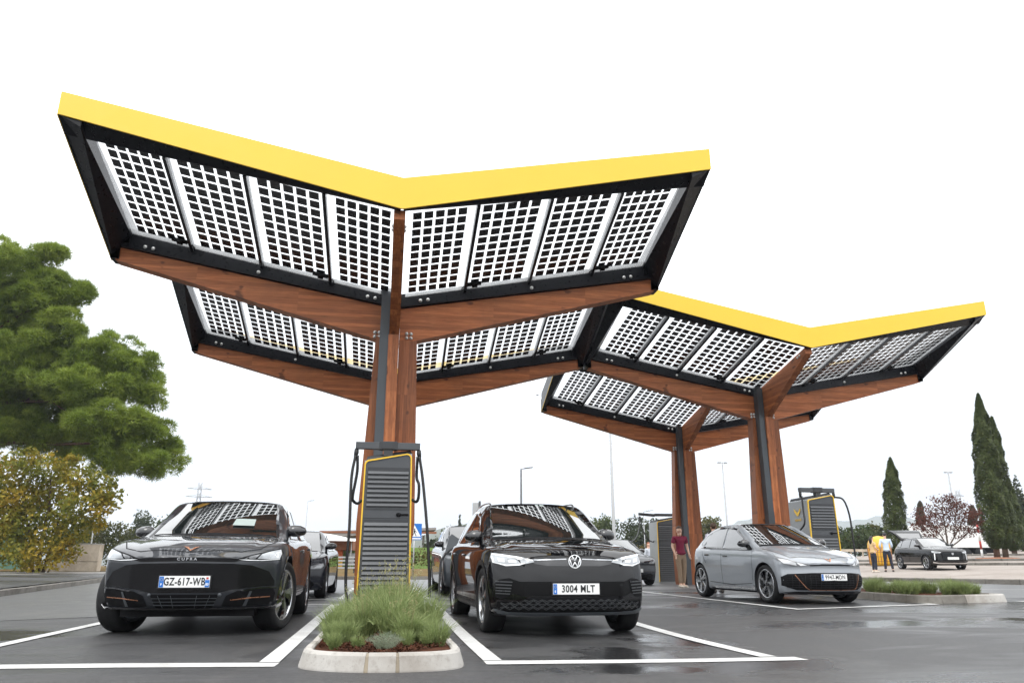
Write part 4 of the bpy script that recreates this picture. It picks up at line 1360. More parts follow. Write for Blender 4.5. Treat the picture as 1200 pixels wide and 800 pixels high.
        if kind == 'fr':
            lettering('plate_text', '83', 0.032, 'plate_white', p, (w / 2 - 0.024, -0.0052, -0.025), extrude=0.0008, offset=0.001)
            mb = MB(); mb.box(w / 2 - 0.036, w / 2 - 0.014, -0.0045, -0.0022, 0.024, 0.044); mb.build('plate_crest', 'truck_red', p)
        return p

def finish(c):
    """settle the body's heights (all but the wheels)"""
    zm = c.zmap
    if zm is None: return
    done = set()
    def go(o, lvl):
        if o.name.split('.')[0] in ('wheel',): return
        if o.data is not None:
            if abs(o.location.z) > 1e-6: o.location.z = zm(o.location.z)
            elif o.data.name not in done:
                done.add(o.data.name)
                for v in o.data.vertices: v.co.z = zm(v.co.z)
        if not (o.data is not None and abs(o.location.z) > 1e-6):
            for k in KIDS(o): go(k, lvl + 1)
    for k in KIDS(c.root): go(k, 0)

def rim_spokes(n, wroot, wtip, mat, twist=0.0, mat2=None, split=0.0, hubr=0.055):
    def fn(rr, hw):
        mb = MB()
        xf = -hw + 0.016                       # outer face (the wheel's outside is -x)
        mb.lathe([(rr - 0.002, xf + 0.03), (rr + 0.006, xf), (rr - 0.012, xf - 0.004), (rr - 0.022, xf + 0.015), (rr - 0.02, xf + 0.06)], 40, 'x', 0)
        mb.lathe([(0.0, xf + 0.002), (hubr * 0.6, xf + 0.002), (hubr, xf + 0.012), (hubr * 1.15, xf + 0.05)], 20, 'x', 1)
        for k in range(n):
            a0 = 2 * math.pi * k / n
            for sp in ((-1, 1) if split else (0,)):
                a1 = a0 + twist + sp * split
                v = []
                for dx in (0.0, 0.035):
                    for rad, w, ang, xo in ((hubr * 0.8, wroot, a0 + sp * split * 0.35, 0.012), (rr * 0.6, (wroot + wtip) / 2, a0 + (a1 - a0) * 0.55, 0.008), (rr - 0.01, wtip, a1, 0.006)):
                        c, q = math.cos(ang), math.sin(ang)
                        for e in (-w / 2, w / 2):
                            v.append((xf + xo + dx, rad * c - e * q, rad * q + e * c))
                f = [[0, 1, 3, 2], [2, 3, 5, 4], [6, 8, 9, 7], [8, 10, 11, 9], [0, 2, 8, 6], [2, 4, 10, 8], [1, 7, 9, 3], [3, 9, 11, 5]]
                mb.add(v, f, 0 if not mat2 else (0 if sp <= 0 else 1))
        me = mb.mesh('rim', [mat, mat2 or mat])
        bm = bmesh.new(); bm.from_mesh(me); bmesh.ops.recalc_face_normals(bm, faces=bm.faces); bm.to_mesh(me); bm.free()
        return me
    return fn

NOSE = [(0.15, 0.16), (0.24, 0.07), (0.36, 0.015), (0.50, 0.0), (0.62, 0.01), (0.74, 0.04), (0.82, 0.09), (0.92, 0.17), (1.1, 0.2)]
TAIL = [(0.2, 0.14), (0.4, 0.03), (0.6, 0.0), (0.85, 0.02), (1.0, 0.08), (1.4, 0.10)]
def side_windows(c, pane_polys, frame, handle=None):
    """glass on both flanks: dark surround, then one pane per opening"""
    for ax in ('left', 'right'):
        for p in pane_polys:
            c.lay('side_window', p, ax, 'side_glass', off=0.006, res=0.07, fit=True)
        for p in frame:
            c.lay('window_frame', Car.ribbon(p, 0.03), ax, 'gloss_black', off=0.008, res=0.2)
def door_lines(c, lines, w=0.010):
    for ax in ('left', 'right'):
        for p in lines:
            c.lay('panel_seam', Car.ribbon(p, w), ax, 'matte_black', off=0.0025, res=0.12)
def arch_trim(c, mat, w=0.05):
    sp = c.sp
    for ax in ('left', 'right'):
        for ya in (sp['fo'], sp['fo'] + sp['wb']):
            q = []
            Ra = sp['R'] + 0.047 + w / 2
            for k in range(25):
                t = math.pi * (-0.08 + 1.16 * k / 24)
                q.append((ya + Ra * math.cos(t), sp['R'] + Ra * math.sin(t)))
            q = [p for p in q if p[1] > 0.24]
            c.lay('arch_trim', Car.ribbon(q, w), ax, mat, off=0.006, res=0.2)
def handles(c, spots, mat):
    for sd, ax in ((-1, 'left'), (1, 'right')):
        for (y, z) in spots:
            loc, nor = c.cast((y, z), ax)
            mb = MB(); mb.box(-0.016, 0.016, -0.085, 0.085, -0.014, 0.014, 0, None, 0.008)
            o = mb.build('door_handle', mat); c.place(o); o.location = (loc.x + sd * 0.008, loc.y - c.oy, loc.z)
# ---------------- black family SUV with a Spanish plate
SUV = dict(screen=(1.13, 2.16, 1.12, 1.600, 0.745, 0.605), zmap=[(0.0, 0.02), (0.2, 0.222), (0.525, 0.502), (0.80, 0.775), (0.9, 0.872), (1.13, 1.06), (1.62, 1.565), (2, 1.94)], L=4.58, fo=0.85, wb=2.77, R=0.365, W2=0.925, paint='paint_black', rim=0.262, tw=0.24, bow=0.27, shw=0.955,
    plan=[(0, 0.83), (0.05, 0.865), (0.25, 0.905), (0.85, 0.925), (2.0, 0.925), (3.6, 0.925), (4.2, 0.89), (4.5, 0.83), (4.58, 0.80)],
    zb=[(0, 0.20), (0.3, 0.19), (0.85, 0.20), (3.6, 0.20), (4.2, 0.26), (4.58, 0.36)],
    zs=[(0, 0.80), (0.12, 0.885), (0.4, 0.945), (1.1, 1.00), (2.0, 1.03), (3.5, 1.07), (4.2, 1.06), (4.58, 0.96)],
    w5=[(0, 0.60), (0.3, 0.64), (1.1, 0.70), (1.25, 0.768), (1.7, 0.718), (2.2, 0.650), (2.8, 0.635), (3.6, 0.60), (4.1, 0.585), (4.45, 0.60), (4.58, 0.6)],
    z5=[(0, 0.84), (0.12, 0.925), (0.4, 0.99), (1.0, 1.075), (1.22, 1.10), (1.6, 1.295), (2.2, 1.568), (2.8, 1.588), (3.6, 1.54), (4.1, 1.41), (4.42, 1.12), (4.58, 1.0)],
    zc=[(0, 0.865), (0.12, 0.95), (0.4, 1.02), (0.95, 1.10), (1.12, 1.12), (1.45, 1.325), (1.95, 1.58), (2.2, 1.615), (2.8, 1.625), (3.6, 1.58), (4.1, 1.48), (4.45, 1.14), (4.58, 1.02)],
    nose=[(0.15, 0.14), (0.24, 0.05), (0.36, 0.0), (0.50, 0.0), (0.62, 0.008), (0.74, 0.03), (0.82, 0.05), (0.90, 0.08), (1.1, 0.10)], tail=TAIL)
def build_suv(loc, yaw, label, detail=True, spec=SUV, plate='3004 MLT', **kw):
    c = Car(spec, loc, yaw, label, **kw)
    c.screen()
    c.lay('cowl', [(-0.70, 1.105), (0, 1.128), (0.70, 1.105), (0.70, 1.124), (0.60, 1.134), (0, 1.149), (-0.60, 1.134), (-0.70, 1.124)], 'front', 'matte_black', off=0.008, res=0.06)
    side_windows(c, [[(1.62, 1.10), (2.12, 1.42), (2.42, 1.475), (2.47, 1.10)], [(2.55, 1.10), (2.50, 1.485), (3.05, 1.50), (3.45, 1.47), (3.48, 1.12)], [(3.54, 1.13), (3.51, 1.46), (3.80, 1.40), (4.02, 1.24), (4.0, 1.17)]],
                 [[(1.45, 1.08), (2.08, 1.43), (2.45, 1.50), (3.05, 1.525), (3.55, 1.485), (3.85, 1.41), (4.08, 1.22)]])
    door_lines(c, [[(1.38, 0.35), (1.33, 0.6), (1.36, 1.0), (1.48, 1.08)], [(2.52, 0.32), (2.52, 1.06)], [(3.33, 0.75), (3.50, 0.95), (3.52, 1.09)], [(1.4, 0.33), (3.2, 0.33)]])
    c.lay2('sill_trim', [(1.27, 0.21), (3.2, 0.21), (3.2, 0.31), (1.27, 0.31)], 'left', 'black_plastic', res=0.12)
    arch_trim(c, 'black_plastic', 0.055)
    handles(c, [(2.35, 0.90), (3.32, 0.93)], 'gloss_black')
    c.wheels(rim_spokes(5, 0.05, 0.085, 'silver', 0.28, 'gloss_black', 0.13), 0.02)
    c.mirror(1.62, 1.13)
    for sd in (-1, 1):
        mb = MB(); rp = [(sd * xx, yy, c.cast((sd * xx, yy), 'top')[0].z + dz) for xx, yy, dz in ((0.585, 2.12, 0.0), (0.588, 2.24, 0.024), (0.592, 2.8, 0.03), (0.575, 3.4, 0.03), (0.565, 3.65, 0.022), (0.56, 3.75, -0.005))]; mb.tube(bez(rp, 5), 0.013, 6)
        c.place(mb.build('roof_rail', 'gloss_black'))
    # bonnet shut line and creases
    c.lay('panel_seam', Car.ribbon([(-0.78, 1.0), (-0.76, 0.6), (-0.70, 0.25), (-0.55, 0.12), (0, 0.07), (0.55, 0.12), (0.70, 0.25), (0.76, 0.6), (0.78, 1.0)], 0.012), 'top', 'matte_black', off=0.002, res=0.12)
    # headlights: dark housing, bright light guides and lens blocks
    for s in (-1, 1):
        f = lambda P: [(s * x, z) for x, z in P]
        hl = c.lay('headlight', f([(0.44, 0.805), (0.46, 0.835), (0.66, 0.872), (0.86, 0.905), (0.875, 0.86), (0.85, 0.795), (0.72, 0.765), (0.60, 0.772)]), 'front', 'lamp_dim', off=0.006, res=0.05)
        for pp in ([(0.455, 0.815), (0.46, 0.83), (0.66, 0.868), (0.855, 0.90), (0.86, 0.882), (0.66, 0.848)], [(0.50, 0.802), (0.60, 0.782), (0.72, 0.775), (0.84, 0.80), (0.85, 0.86), (0.865, 0.87), (0.86, 0.80), (0.73, 0.762), (0.59, 0.77)], [(0.62, 0.80), (0.70, 0.797), (0.71, 0.83), (0.63, 0.832)], [(0.74, 0.80), (0.80, 0.81), (0.815, 0.85), (0.745, 0.84)]):
            o = c.lay('light_guide', f(pp), 'front', 'lamp_white', off=0.010, res=0.05)
            o.parent = hl; o.location = (0, 0, 0)
    c.lay('light_strip', [(-0.445, 0.822), (-0.09, 0.832), (-0.09, 0.842), (-0.455, 0.834)], 'front', 'silver', off=0.009)
    c.lay('light_strip', [(0.445, 0.822), (0.09, 0.832), (0.09, 0.842), (0.455, 0.834)], 'front', 'silver', off=0.009)
    c.lay('grille', [(-0.455, 0.815), (-0.44, 0.785), (-0.30, 0.762), (0.30, 0.762), (0.44, 0.785), (0.455, 0.815), (0.44, 0.835), (0, 0.85), (-0.44, 0.835)], 'front', 'gloss_black', off=0.005)
    # emblem: ring with two interlaced letters
    loc, nor = c.cast((0, 0.812), 'front')
    e = MB(); er = 0.068
    e.tube([(er * math.cos(2 * math.pi * k / 28), 0, er * math.sin(2 * math.pi * k / 28)) for k in range(29)], 0.0055, 6, cap=False)
    for pp in ([(-0.030, 0.060), (-0.001, 0.008)], [(0.030, 0.060), (0.001, 0.008)], [(-0.060, 0.030), (-0.029, -0.056)], [(-0.029, -0.056), (0.0, -0.006)], [(0.0, -0.006), (0.029, -0.056)], [(0.060, 0.030), (0.029, -0.056)]):
        e.tube([(x, 0, z) for x, z in pp], 0.0058, 6)
    d = MB(); d.lathe([(0.0, -0.002), (er, -0.002), (er, 0.03)], 28, 'y')
    o = d.build('emblem', 'gloss_black'); c.place(o); o.location = (0, loc.y - c.oy - 0.012, 0.812); o.rotation_euler = (-0.08, 0, 0)
    q = e.build('emblem_ring', 'lamp_white', o); q.location = (0, -0.006, 0)
    # lower face
    c.lay('bumper_insert', [(-0.70, 0.635), (-0.60, 0.60), (0.60, 0.60), (0.70, 0.635), (0.80, 0.62), (0.80, 0.40), (0.62, 0.40), (0.50, 0.435), (-0.50, 0.435), (-0.62, 0.40), (-0.80, 0.40), (-0.80, 0.62)], 'front', 'insert_black', off=0.004)
    for s in (-1, 1):
        f = lambda P: [(s * x, z) for x, z in P]
        c.lay('air_curtain', f([(0.655, 0.61), (0.80, 0.62), (0.845, 0.58), (0.84, 0.42), (0.74, 0.40), (0.70, 0.48)]), 'front', 'matte_black', off=0.007)
        for k in range(5):
            z = 0.455 + 0.033 * k
            c.lay('fin', f([(0.69 - 0.006 * k, z), (0.832, z + 0.006), (0.832, z + 0.018), (0.69 - 0.006 * k, z + 0.012)]), 'front', 'grille_grey', off=0.016, thick=0.004)
        c.lay('bumper_blade', f([(0.50, 0.415), (0.66, 0.47), (0.70, 0.43), (0.80, 0.395), (0.83, 0.375), (0.60, 0.38)]), 'front', 'paint_black', off=0.018, thick=0.006)
    c.lay('lower_grille', [(-0.82, 0.37), (-0.60, 0.385), (-0.50, 0.425), (0.50, 0.425), (0.60, 0.385), (0.82, 0.37), (0.83, 0.30), (0.70, 0.255), (-0.70, 0.255), (-0.83, 0.30)], 'front', 'matte_black', off=0.006)
    # diamond lattice as one pressed part
    rb = []
    lim = lambda x, z: 0.262 < z < (0.42 if abs(x) < 0.5 else 0.42 - (abs(x) - 0.5) * 0.16) and abs(x) < 0.81
    for r_ in range(4):
        for k in range(-9, 10):
            cx, cz = k * 0.092 + (0.046 if r_ % 2 else 0), 0.278 + r_ * 0.040
            for (x0, z0, x1, z1) in ((cx - 0.046, cz, cx, cz + 0.030), (cx, cz + 0.030, cx + 0.046, cz), (cx - 0.046, cz, cx, cz - 0.018), (cx, cz - 0.018, cx + 0.046, cz)):
                if lim(x0, z0) and lim(x1, z1): rb += Car.ribbon([(x0, z0), (x1, z1)], 0.008)
    c.lay('lattice', rb, 'front', 'grille_grey', off=0.013, res=0.2, thick=0.004)
    c.lay('lip', [(-0.80, 0.225), (-0.70, 0.215), (0.70, 0.215), (0.80, 0.225), (0.845, 0.285), (0.70, 0.248), (-0.70, 0.248), (-0.845, 0.285)], 'front', 'channel_steel', off=0.012, thick=0.006)
    c.plate(0.525, plate, 'es')
    # screen stickers, wipers
    c.lay('sticker', [(0.02, 1.555), (0.06, 1.555), (0.06, 1.57), (0.02, 1.57)], 'front', 'paper', off=0.030)
    c.lay('sticker', [(0.08, 1.55), (0.14, 1.55), (0.14, 1.57), (0.08, 1.57)], 'front', 'paper', off=0.030)
    finish(c)
    return c
suv_x, suv_y = 2.02, -4.45
build_suv((suv_x, suv_y, gz(suv_y, suv_x)), R(2.0), 'glossy black SUV parked just right of the front charger, plate 3004 MLT', res=1.0)

# ---------------- dark grey coupe SUV with a French plate
COUPE = dict(screen=(1.16, 2.16, 1.085, 1.562, 0.74, 0.590), zmap=[(0.0, 0.07), (0.2, 0.268), (0.50, 0.535), (0.73, 0.758), (0.85, 0.845), (1.09, 1.03), (1.60, 1.52), (2, 1.9)], L=4.64, fo=0.88, wb=2.77, R=0.372, W2=0.93, paint='paint_graphite', rim=0.27, tw=0.255, bow=0.30, shw=0.955,
    plan=[(0, 0.80), (0.05, 0.85), (0.25, 0.90), (0.85, 0.93), (2.0, 0.922), (3.6, 0.93), (4.2, 0.90), (4.5, 0.83), (4.64, 0.79)],
    zb=[(0, 0.19), (0.3, 0.18), (0.85, 0.19), (3.6, 0.19), (4.2, 0.26), (4.64, 0.38)],
    zs=[(0, 0.74), (0.12, 0.83), (0.4, 0.92), (1.1, 0.985), (2.0, 1.0), (3.5, 1.05), (4.2, 1.05), (4.64, 0.95)],
    w5=[(0, 0.58), (0.3, 0.62), (1.15, 0.69), (1.28, 0.762), (1.7, 0.71), (2.2, 0.637), (2.8, 0.612), (3.6, 0.575), (4.1, 0.57), (4.5, 0.60), (4.64, 0.6)],
    z5=[(0, 0.745), (0.12, 0.86), (0.4, 0.945), (1.0, 1.035), (1.25, 1.07), (1.65, 1.26), (2.2, 1.53), (2.8, 1.55), (3.6, 1.455), (4.1, 1.28), (4.5, 1.08), (4.64, 1.0)],
    zc=[(0, 0.76), (0.12, 0.89), (0.4, 0.98), (0.95, 1.06), (1.15, 1.085), (1.5, 1.295), (2.0, 1.55), (2.25, 1.58), (2.8, 1.585), (3.6, 1.50), (4.1, 1.35), (4.5, 1.12), (4.64, 1.02)],
    nose=[(0.15, 0.16), (0.24, 0.08), (0.36, 0.03), (0.50, 0.02), (0.60, 0.01), (0.68, 0.0), (0.74, 0.01), (0.82, 0.04), (0.92, 0.08), (1.1, 0.1)], tail=TAIL)
cp_x, cp_y = -2.02, -4.36
c = Car(COUPE, (cp_x, cp_y, gz(cp_y, cp_x)), R(0.5), 'dark grey coupe SUV at far left of the front row, plate GZ-617-WB')
c.screen()
c.lay('cowl', [(-0.69, 1.07), (0, 1.092), (0.69, 1.07), (0.69, 1.089), (0.60, 1.099), (0, 1.114), (-0.60, 1.099), (-0.69, 1.089)], 'front', 'matte_black', off=0.008, res=0.06)
side_windows(c, [[(1.66, 1.06), (2.16, 1.39), (2.45, 1.445), (2.50, 1.07)], [(2.58, 1.07), (2.53, 1.45), (3.05, 1.46), (3.45, 1.39), (3.55, 1.10)], [(3.61, 1.11), (3.52, 1.37), (3.75, 1.30), (4.0, 1.16)]],
             [[(1.48, 1.05), (2.12, 1.40), (2.5, 1.475), (3.05, 1.485), (3.5, 1.41), (3.8, 1.31), (4.05, 1.15)]])
door_lines(c, [[(1.40, 0.35), (1.36, 0.6), (1.40, 0.98), (1.52, 1.05)], [(2.55, 0.32), (2.55, 1.04)], [(3.38, 0.75), (3.55, 0.95), (3.58, 1.07)], [(1.42, 0.33), (3.2, 0.33)]])
c.lay2('sill_trim', [(1.29, 0.20), (3.22, 0.20), (3.22, 0.29), (1.29, 0.29)], 'left', 'gloss_black', res=0.12)
arch_trim(c, 'gloss_black', 0.05)
handles(c, [(2.38, 0.88), (3.36, 0.92)], 'gloss_black')
c.wheels(rim_spokes(5, 0.05, 0.11, 'silver', 0.42, 'gloss_black', 0.20), -0.26)
c.mirror(1.66, 1.10)
c.lay('panel_seam', Car.ribbon([(-0.80, 1.1), (-0.78, 0.6), (-0.68, 0.30), (-0.50, 0.16), (0, 0.09), (0.50, 0.16), (0.68, 0.30), (0.78, 0.6), (0.80, 1.1)], 0.012), 'top', 'matte_black', off=0.002, res=0.12)
for s in (-1, 1):
    f = lambda P: [(s * x, z) for x, z in P]
    hl = c.lay('headlight', f([(0.47, 0.728), (0.60, 0.785), (0.74, 0.838), (0.865, 0.885), (0.89, 0.82), (0.875, 0.722), (0.70, 0.708), (0.56, 0.712)]), 'front', 'insert_black', off=0.006, res=0.05)
    for pp, mt in (([(0.66, 0.735), (0.70, 0.80), (0.78, 0.836), (0.862, 0.868), (0.878, 0.81), (0.866, 0.738), (0.78, 0.73)], 'lamp_dim'), ([(0.54, 0.735), (0.64, 0.735), (0.685, 0.798), (0.61, 0.772)], 'lamp_smoke'), ([(0.76, 0.745), (0.85, 0.752), (0.86, 0.83), (0.80, 0.815)], 'lamp_white'), ([(0.49, 0.725), (0.56, 0.716), (0.70, 0.712), (0.868, 0.727), (0.868, 0.734), (0.70, 0.720), (0.56, 0.724)], 'lamp_white')):
        o = c.lay('light_guide', f(pp), 'front', mt, off=0.010, res=0.05); o.parent = hl; o.location = (0, 0, 0)
c.lay('front_slot', [(-0.55, 0.722), (-0.46, 0.738), (0, 0.752), (0.46, 0.738), (0.55, 0.722), (0.46, 0.70), (0, 0.708), (-0.46, 0.70)], 'front', 'matte_black', off=0.007)
loc, nor = c.cast((0, 0.728), 'front')
o = lettering('lettering', 'CUPRA', 0.036, 'silver', None, (0, loc.y - 0.012, 0.728), extrude=0.002, offset=0.0012, sx=1.25, spacing=1.55); c.place(o)
c.lay('emblem', [[(-0.085, 0.895), (-0.030, 0.885), (-0.015, 0.862), (0.0, 0.85), (0.0, 0.835), (-0.045, 0.872)], [(0.085, 0.895), (0.030, 0.885), (0.015, 0.862), (0.0, 0.85), (0.0, 0.835), (0.045, 0.872)]], 'front', 'copper', off=0.008, thick=0.004)
# big dark mask in the nose
c.lay('grille_mask', [(-0.62, 0.665), (-0.45, 0.682), (0, 0.69), (0.45, 0.682), (0.62, 0.665), (0.78, 0.60), (0.84, 0.50), (0.84, 0.44), (0.74, 0.445), (0.45, 0.41), (0.34, 0.38), (-0.34, 0.38), (-0.45, 0.41), (-0.74, 0.445), (-0.84, 0.44), (-0.84, 0.50), (-0.78, 0.60)], 'front', 'mask_black', off=0.005)
for s in (-1, 1):
    f = lambda P: [(s * x, z) for x, z in P]
    c.lay('side_intake', f([(0.40, 0.345), (0.50, 0.395), (0.70, 0.42), (0.83, 0.42), (0.85, 0.36), (0.83, 0.235), (0.44, 0.222), (0.36, 0.235)]), 'front', 'matte_black', off=0.006)
    c.lay('intake_trim', f([(0.44, 0.30), (0.62, 0.318), (0.80, 0.325), (0.80, 0.333), (0.62, 0.326), (0.44, 0.308)]), 'front', 'copper', off=0.022, thick=0.004)
    c.lay('intake_blade', f([(0.52, 0.405), (0.70, 0.435), (0.85, 0.438), (0.85, 0.42), (0.72, 0.42), (0.54, 0.395)]), 'front', 'gloss_black', off=0.020, thick=0.006)
    c.lay('intake_fin', f([(0.55, 0.235), (0.58, 0.235), (0.63, 0.39), (0.61, 0.39)]), 'front', 'channel_steel', off=0.016, thick=0.004)
    c.lay('lip_flap', f([(0.80, 0.225), (0.86, 0.245), (0.875, 0.27), (0.88, 0.255), (0.87, 0.23), (0.82, 0.205)]), 'front', 'gloss_black', off=0.03, thick=0.008)
c.lay('lower_grille', [(-0.33, 0.36), (0.33, 0.36), (0.27, 0.215), (-0.27, 0.215)], 'front', 'matte_black', off=0.006)
rb = []
for z in (0.25, 0.285, 0.32): rb += Car.ribbon([(-0.29 - (z - 0.25) * 0.3, z), (0.0, z), (0.29 + (z - 0.25) * 0.3, z)], 0.005)
for x in (-0.24, -0.12, 0.12, 0.24): rb += Car.ribbon([(x * 0.85, 0.222), (x * 1.05, 0.352)], 0.005)
c.lay('lattice', rb, 'front', 'channel_steel', off=0.012, res=0.2, thick=0.004)
for x in (-0.34, 0.34):
    loc, nor = c.cast((x, 0.355), 'front'); mb = MB(); mb.lathe([(0, -0.006), (0.017, -0.006), (0.02, 0.02)], 14, 'y'); o = mb.build('sensor', 'channel_steel'); c.place(o); o.location = (x, loc.y - c.oy - 0.008, 0.355)
mb = MB(); mb.box(-0.66, 0.66, 0.30, 0.9, 0.115, 0.20); q_ = mb.build('under_tray', 'matte_black'); c.place(q_)
c.lay('lip', [(-0.78, 0.205), (0.78, 0.205), (0.84, 0.225), (0.40, 0.222), (0.27, 0.208), (-0.27, 0.208), (-0.40, 0.222), (-0.84, 0.225)], 'front', 'gloss_black', off=0.016, thick=0.006)
c.plate(0.50, 'GZ-617-WB', 'fr', w=0.49)
c.lay('parking_sheet', [(0.16, 1.20), (0.41, 1.195), (0.40, 1.285), (0.17, 1.292)], 'front', 'paper', off=0.026)
finish(c)

# ---------------- grey hatchback with a Spanish plate
HATCH = dict(screen=(1.16, 2.2, 1.062, 1.505, 0.73, 0.575), L=4.32, fo=0.86, wb=2.77, R=0.348, W2=0.905, paint='paint_grey', rim=0.262, tw=0.225, bow=0.33, shw=0.962,
    plan=[(0, 0.77), (0.05, 0.82), (0.25, 0.88), (0.85, 0.905), (2.0, 0.90), (3.4, 0.905), (3.9, 0.875), (4.2, 0.82), (4.32, 0.78)],
    zb=[(0, 0.18), (0.3, 0.165), (0.85, 0.17), (3.5, 0.17), (4.0, 0.26), (4.32, 0.38)],
    zs=[(0, 0.70), (0.10, 0.76), (0.4, 0.86), (1.1, 0.94), (2.0, 0.965), (3.2, 1.01), (3.9, 1.03), (4.32, 0.95)],
    w5=[(0, 0.58), (0.3, 0.62), (1.1, 0.69), (1.28, 0.752), (1.75, 0.695), (2.25, 0.622), (2.8, 0.605), (3.5, 0.57), (3.9, 0.55), (4.2, 0.58), (4.32, 0.58)],
    z5=[(0, 0.715), (0.10, 0.785), (0.4, 0.885), (1.0, 1.0), (1.25, 1.045), (1.7, 1.25), (2.25, 1.475), (2.8, 1.49), (3.5, 1.425), (3.9, 1.30), (4.2, 1.06), (4.32, 0.98)],
    zc=[(0, 0.725), (0.10, 0.80), (0.4, 0.915), (0.9, 1.02), (1.15, 1.06), (1.55, 1.27), (2.05, 1.495), (2.3, 1.523), (2.8, 1.53), (3.5, 1.475), (3.9, 1.37), (4.2, 1.08), (4.32, 1.0)],
    nose=[(0.15, 0.14), (0.24, 0.05), (0.36, 0.0), (0.50, 0.0), (0.58, 0.02), (0.64, 0.03), (0.70, 0.02), (0.76, 0.04), (0.9, 0.09), (1.1, 0.1)], tail=TAIL)
ht_x, ht_y = 8.02, 0.46
c = Car(HATCH, (ht_x, ht_y, gz(ht_y, ht_x)), R(3.0), 'grey electric hatchback parked in the right hand bay, plate 9947 MDN')
c.screen()
c.lay('cowl', [(-0.69, 1.045), (0, 1.068), (0.69, 1.045), (0.69, 1.064), (0.60, 1.074), (0, 1.089), (-0.60, 1.074), (-0.69, 1.064)], 'front', 'matte_black', off=0.008, res=0.06)
c.lay('roof_panel', [(-0.57, 2.22), (0, 2.17), (0.57, 2.22), (0.575, 2.9), (0.545, 3.6), (0.52, 3.85), (0, 3.88), (-0.52, 3.85), (-0.545, 3.6), (-0.575, 2.9)], 'top', 'car_glass', off=0.004, res=0.12)
side_windows(c, [[(1.42, 1.00), (1.60, 1.10), (1.72, 1.17), (1.76, 1.01)], [(1.82, 1.01), (1.79, 1.20), (2.20, 1.38), (2.50, 1.415), (2.53, 1.025)], [(2.61, 1.03), (2.58, 1.42), (3.0, 1.415), (3.27, 1.375), (3.45, 1.20), (3.38, 1.06)], [(3.50, 1.09), (3.33, 1.355), (3.52, 1.28), (3.66, 1.15)]],
             [[(1.35, 0.98), (2.16, 1.395), (2.5, 1.44), (3.0, 1.445), (3.32, 1.395), (3.58, 1.29), (3.72, 1.14)], [(1.35, 0.98), (2.5, 1.005), (3.36, 1.035), (3.70, 1.13)]])
door_lines(c, [[(1.32, 0.40), (1.28, 0.6), (1.30, 0.92), (1.40, 0.98)], [(2.57, 0.30), (2.57, 1.0)], [(3.28, 0.72), (3.44, 0.90), (3.48, 1.04)], [(1.35, 0.34), (2.2, 0.30), (3.15, 0.34)]])
c.lay2('sill_blade', [(1.25, 0.22), (2.9, 0.22), (3.05, 0.255), (2.5, 0.30), (1.5, 0.285), (1.25, 0.31)], 'left', 'silver', res=0.12, off=0.012, thick=0.01)
c.lay2('sill_trim', [(1.24, 0.175), (3.15, 0.175), (3.15, 0.225), (1.24, 0.218)], 'left', 'black_plastic', res=0.12)
handles(c, [(2.38, 0.86), (3.22, 0.89)], 'gloss_black')
c.wheels(rim_spokes(5, 0.06, 0.10, 'silver', 0.15, 'gloss_black', 0.17), 0.03)
c.mirror(1.60, 1.06, 'gloss_black')
c.lay('panel_seam', Car.ribbon([(-0.78, 1.05), (-0.76, 0.6), (-0.66, 0.32), (0.0, 0.13), (0.66, 0.32), (0.76, 0.6), (0.78, 1.05)], 0.010), 'top', 'matte_black', off=0.002, res=0.12)
for s in (-1, 1):
    f = lambda P: [(s * x, z) for x, z in P]
    hl = c.lay('headlight', f([(0.40, 0.69), (0.55, 0.73), (0.72, 0.795), (0.845, 0.85), (0.855, 0.80), (0.80, 0.715), (0.66, 0.668), (0.50, 0.665)]), 'front', 'lamp_smoke', off=0.006, res=0.05)
    for pp in ([(0.60, 0.682), (0.78, 0.72), (0.835, 0.80), (0.73, 0.775), (0.62, 0.725)], [(0.46, 0.682), (0.55, 0.678), (0.59, 0.715), (0.53, 0.712)]):
        o = c.lay('light_guide', f(pp), 'front', 'lamp_white', off=0.010, res=0.05); o.parent = hl; o.location = (0, 0, 0)
c.lay('front_slot', [(-0.42, 0.692), (-0.20, 0.702), (0.20, 0.702), (0.42, 0.692), (0.40, 0.672), (0.20, 0.68), (-0.20, 0.68), (-0.40, 0.672)], 'front', 'matte_black', off=0.007)
c.lay('emblem', [[(-0.08, 0.80), (-0.026, 0.788), (0.0, 0.755), (0.0, 0.742), (-0.042, 0.775)], [(0.08, 0.80), (0.026, 0.788), (0.0, 0.755), (0.0, 0.742), (0.042, 0.775)]], 'front', 'copper', off=0.007, thick=0.003)
c.lay('lower_grille', [(-0.74, 0.53), (-0.40, 0.55), (0.40, 0.55), (0.74, 0.53), (0.84, 0.48), (0.835, 0.33), (0.62, 0.25), (-0.62, 0.25), (-0.835, 0.33), (-0.84, 0.48)], 'front', 'matte_black', off=0.006)
rb = []
for z in (0.30, 0.34, 0.38, 0.42, 0.46, 0.50): rb += Car.ribbon([(-0.76, z), (-0.4, z), (0.0, z), (0.4, z), (0.76, z)], 0.006)
for k in range(-8, 9):
    if abs(k * 0.085) < 0.7: rb += Car.ribbon([(k * 0.085, 0.28), (k * 0.085, 0.52)], 0.005)
c.lay('lattice', rb, 'front', 'black_plastic', off=0.012, res=0.2, thick=0.004)
for s in (-1, 1):
    c.lay('intake_trim', Car.ribbon([(s * 0.64, 0.52), (s * 0.585, 0.42), (s * 0.50, 0.30), (s * 0.44, 0.262)], 0.007), 'front', 'copper', off=0.02, res=0.2, thick=0.004)
c.lay('intake_trim', Car.ribbon([(-0.44, 0.262), (0, 0.258), (0.44, 0.262)], 0.007), 'front', 'copper', off=0.02, res=0.1, thick=0.004)
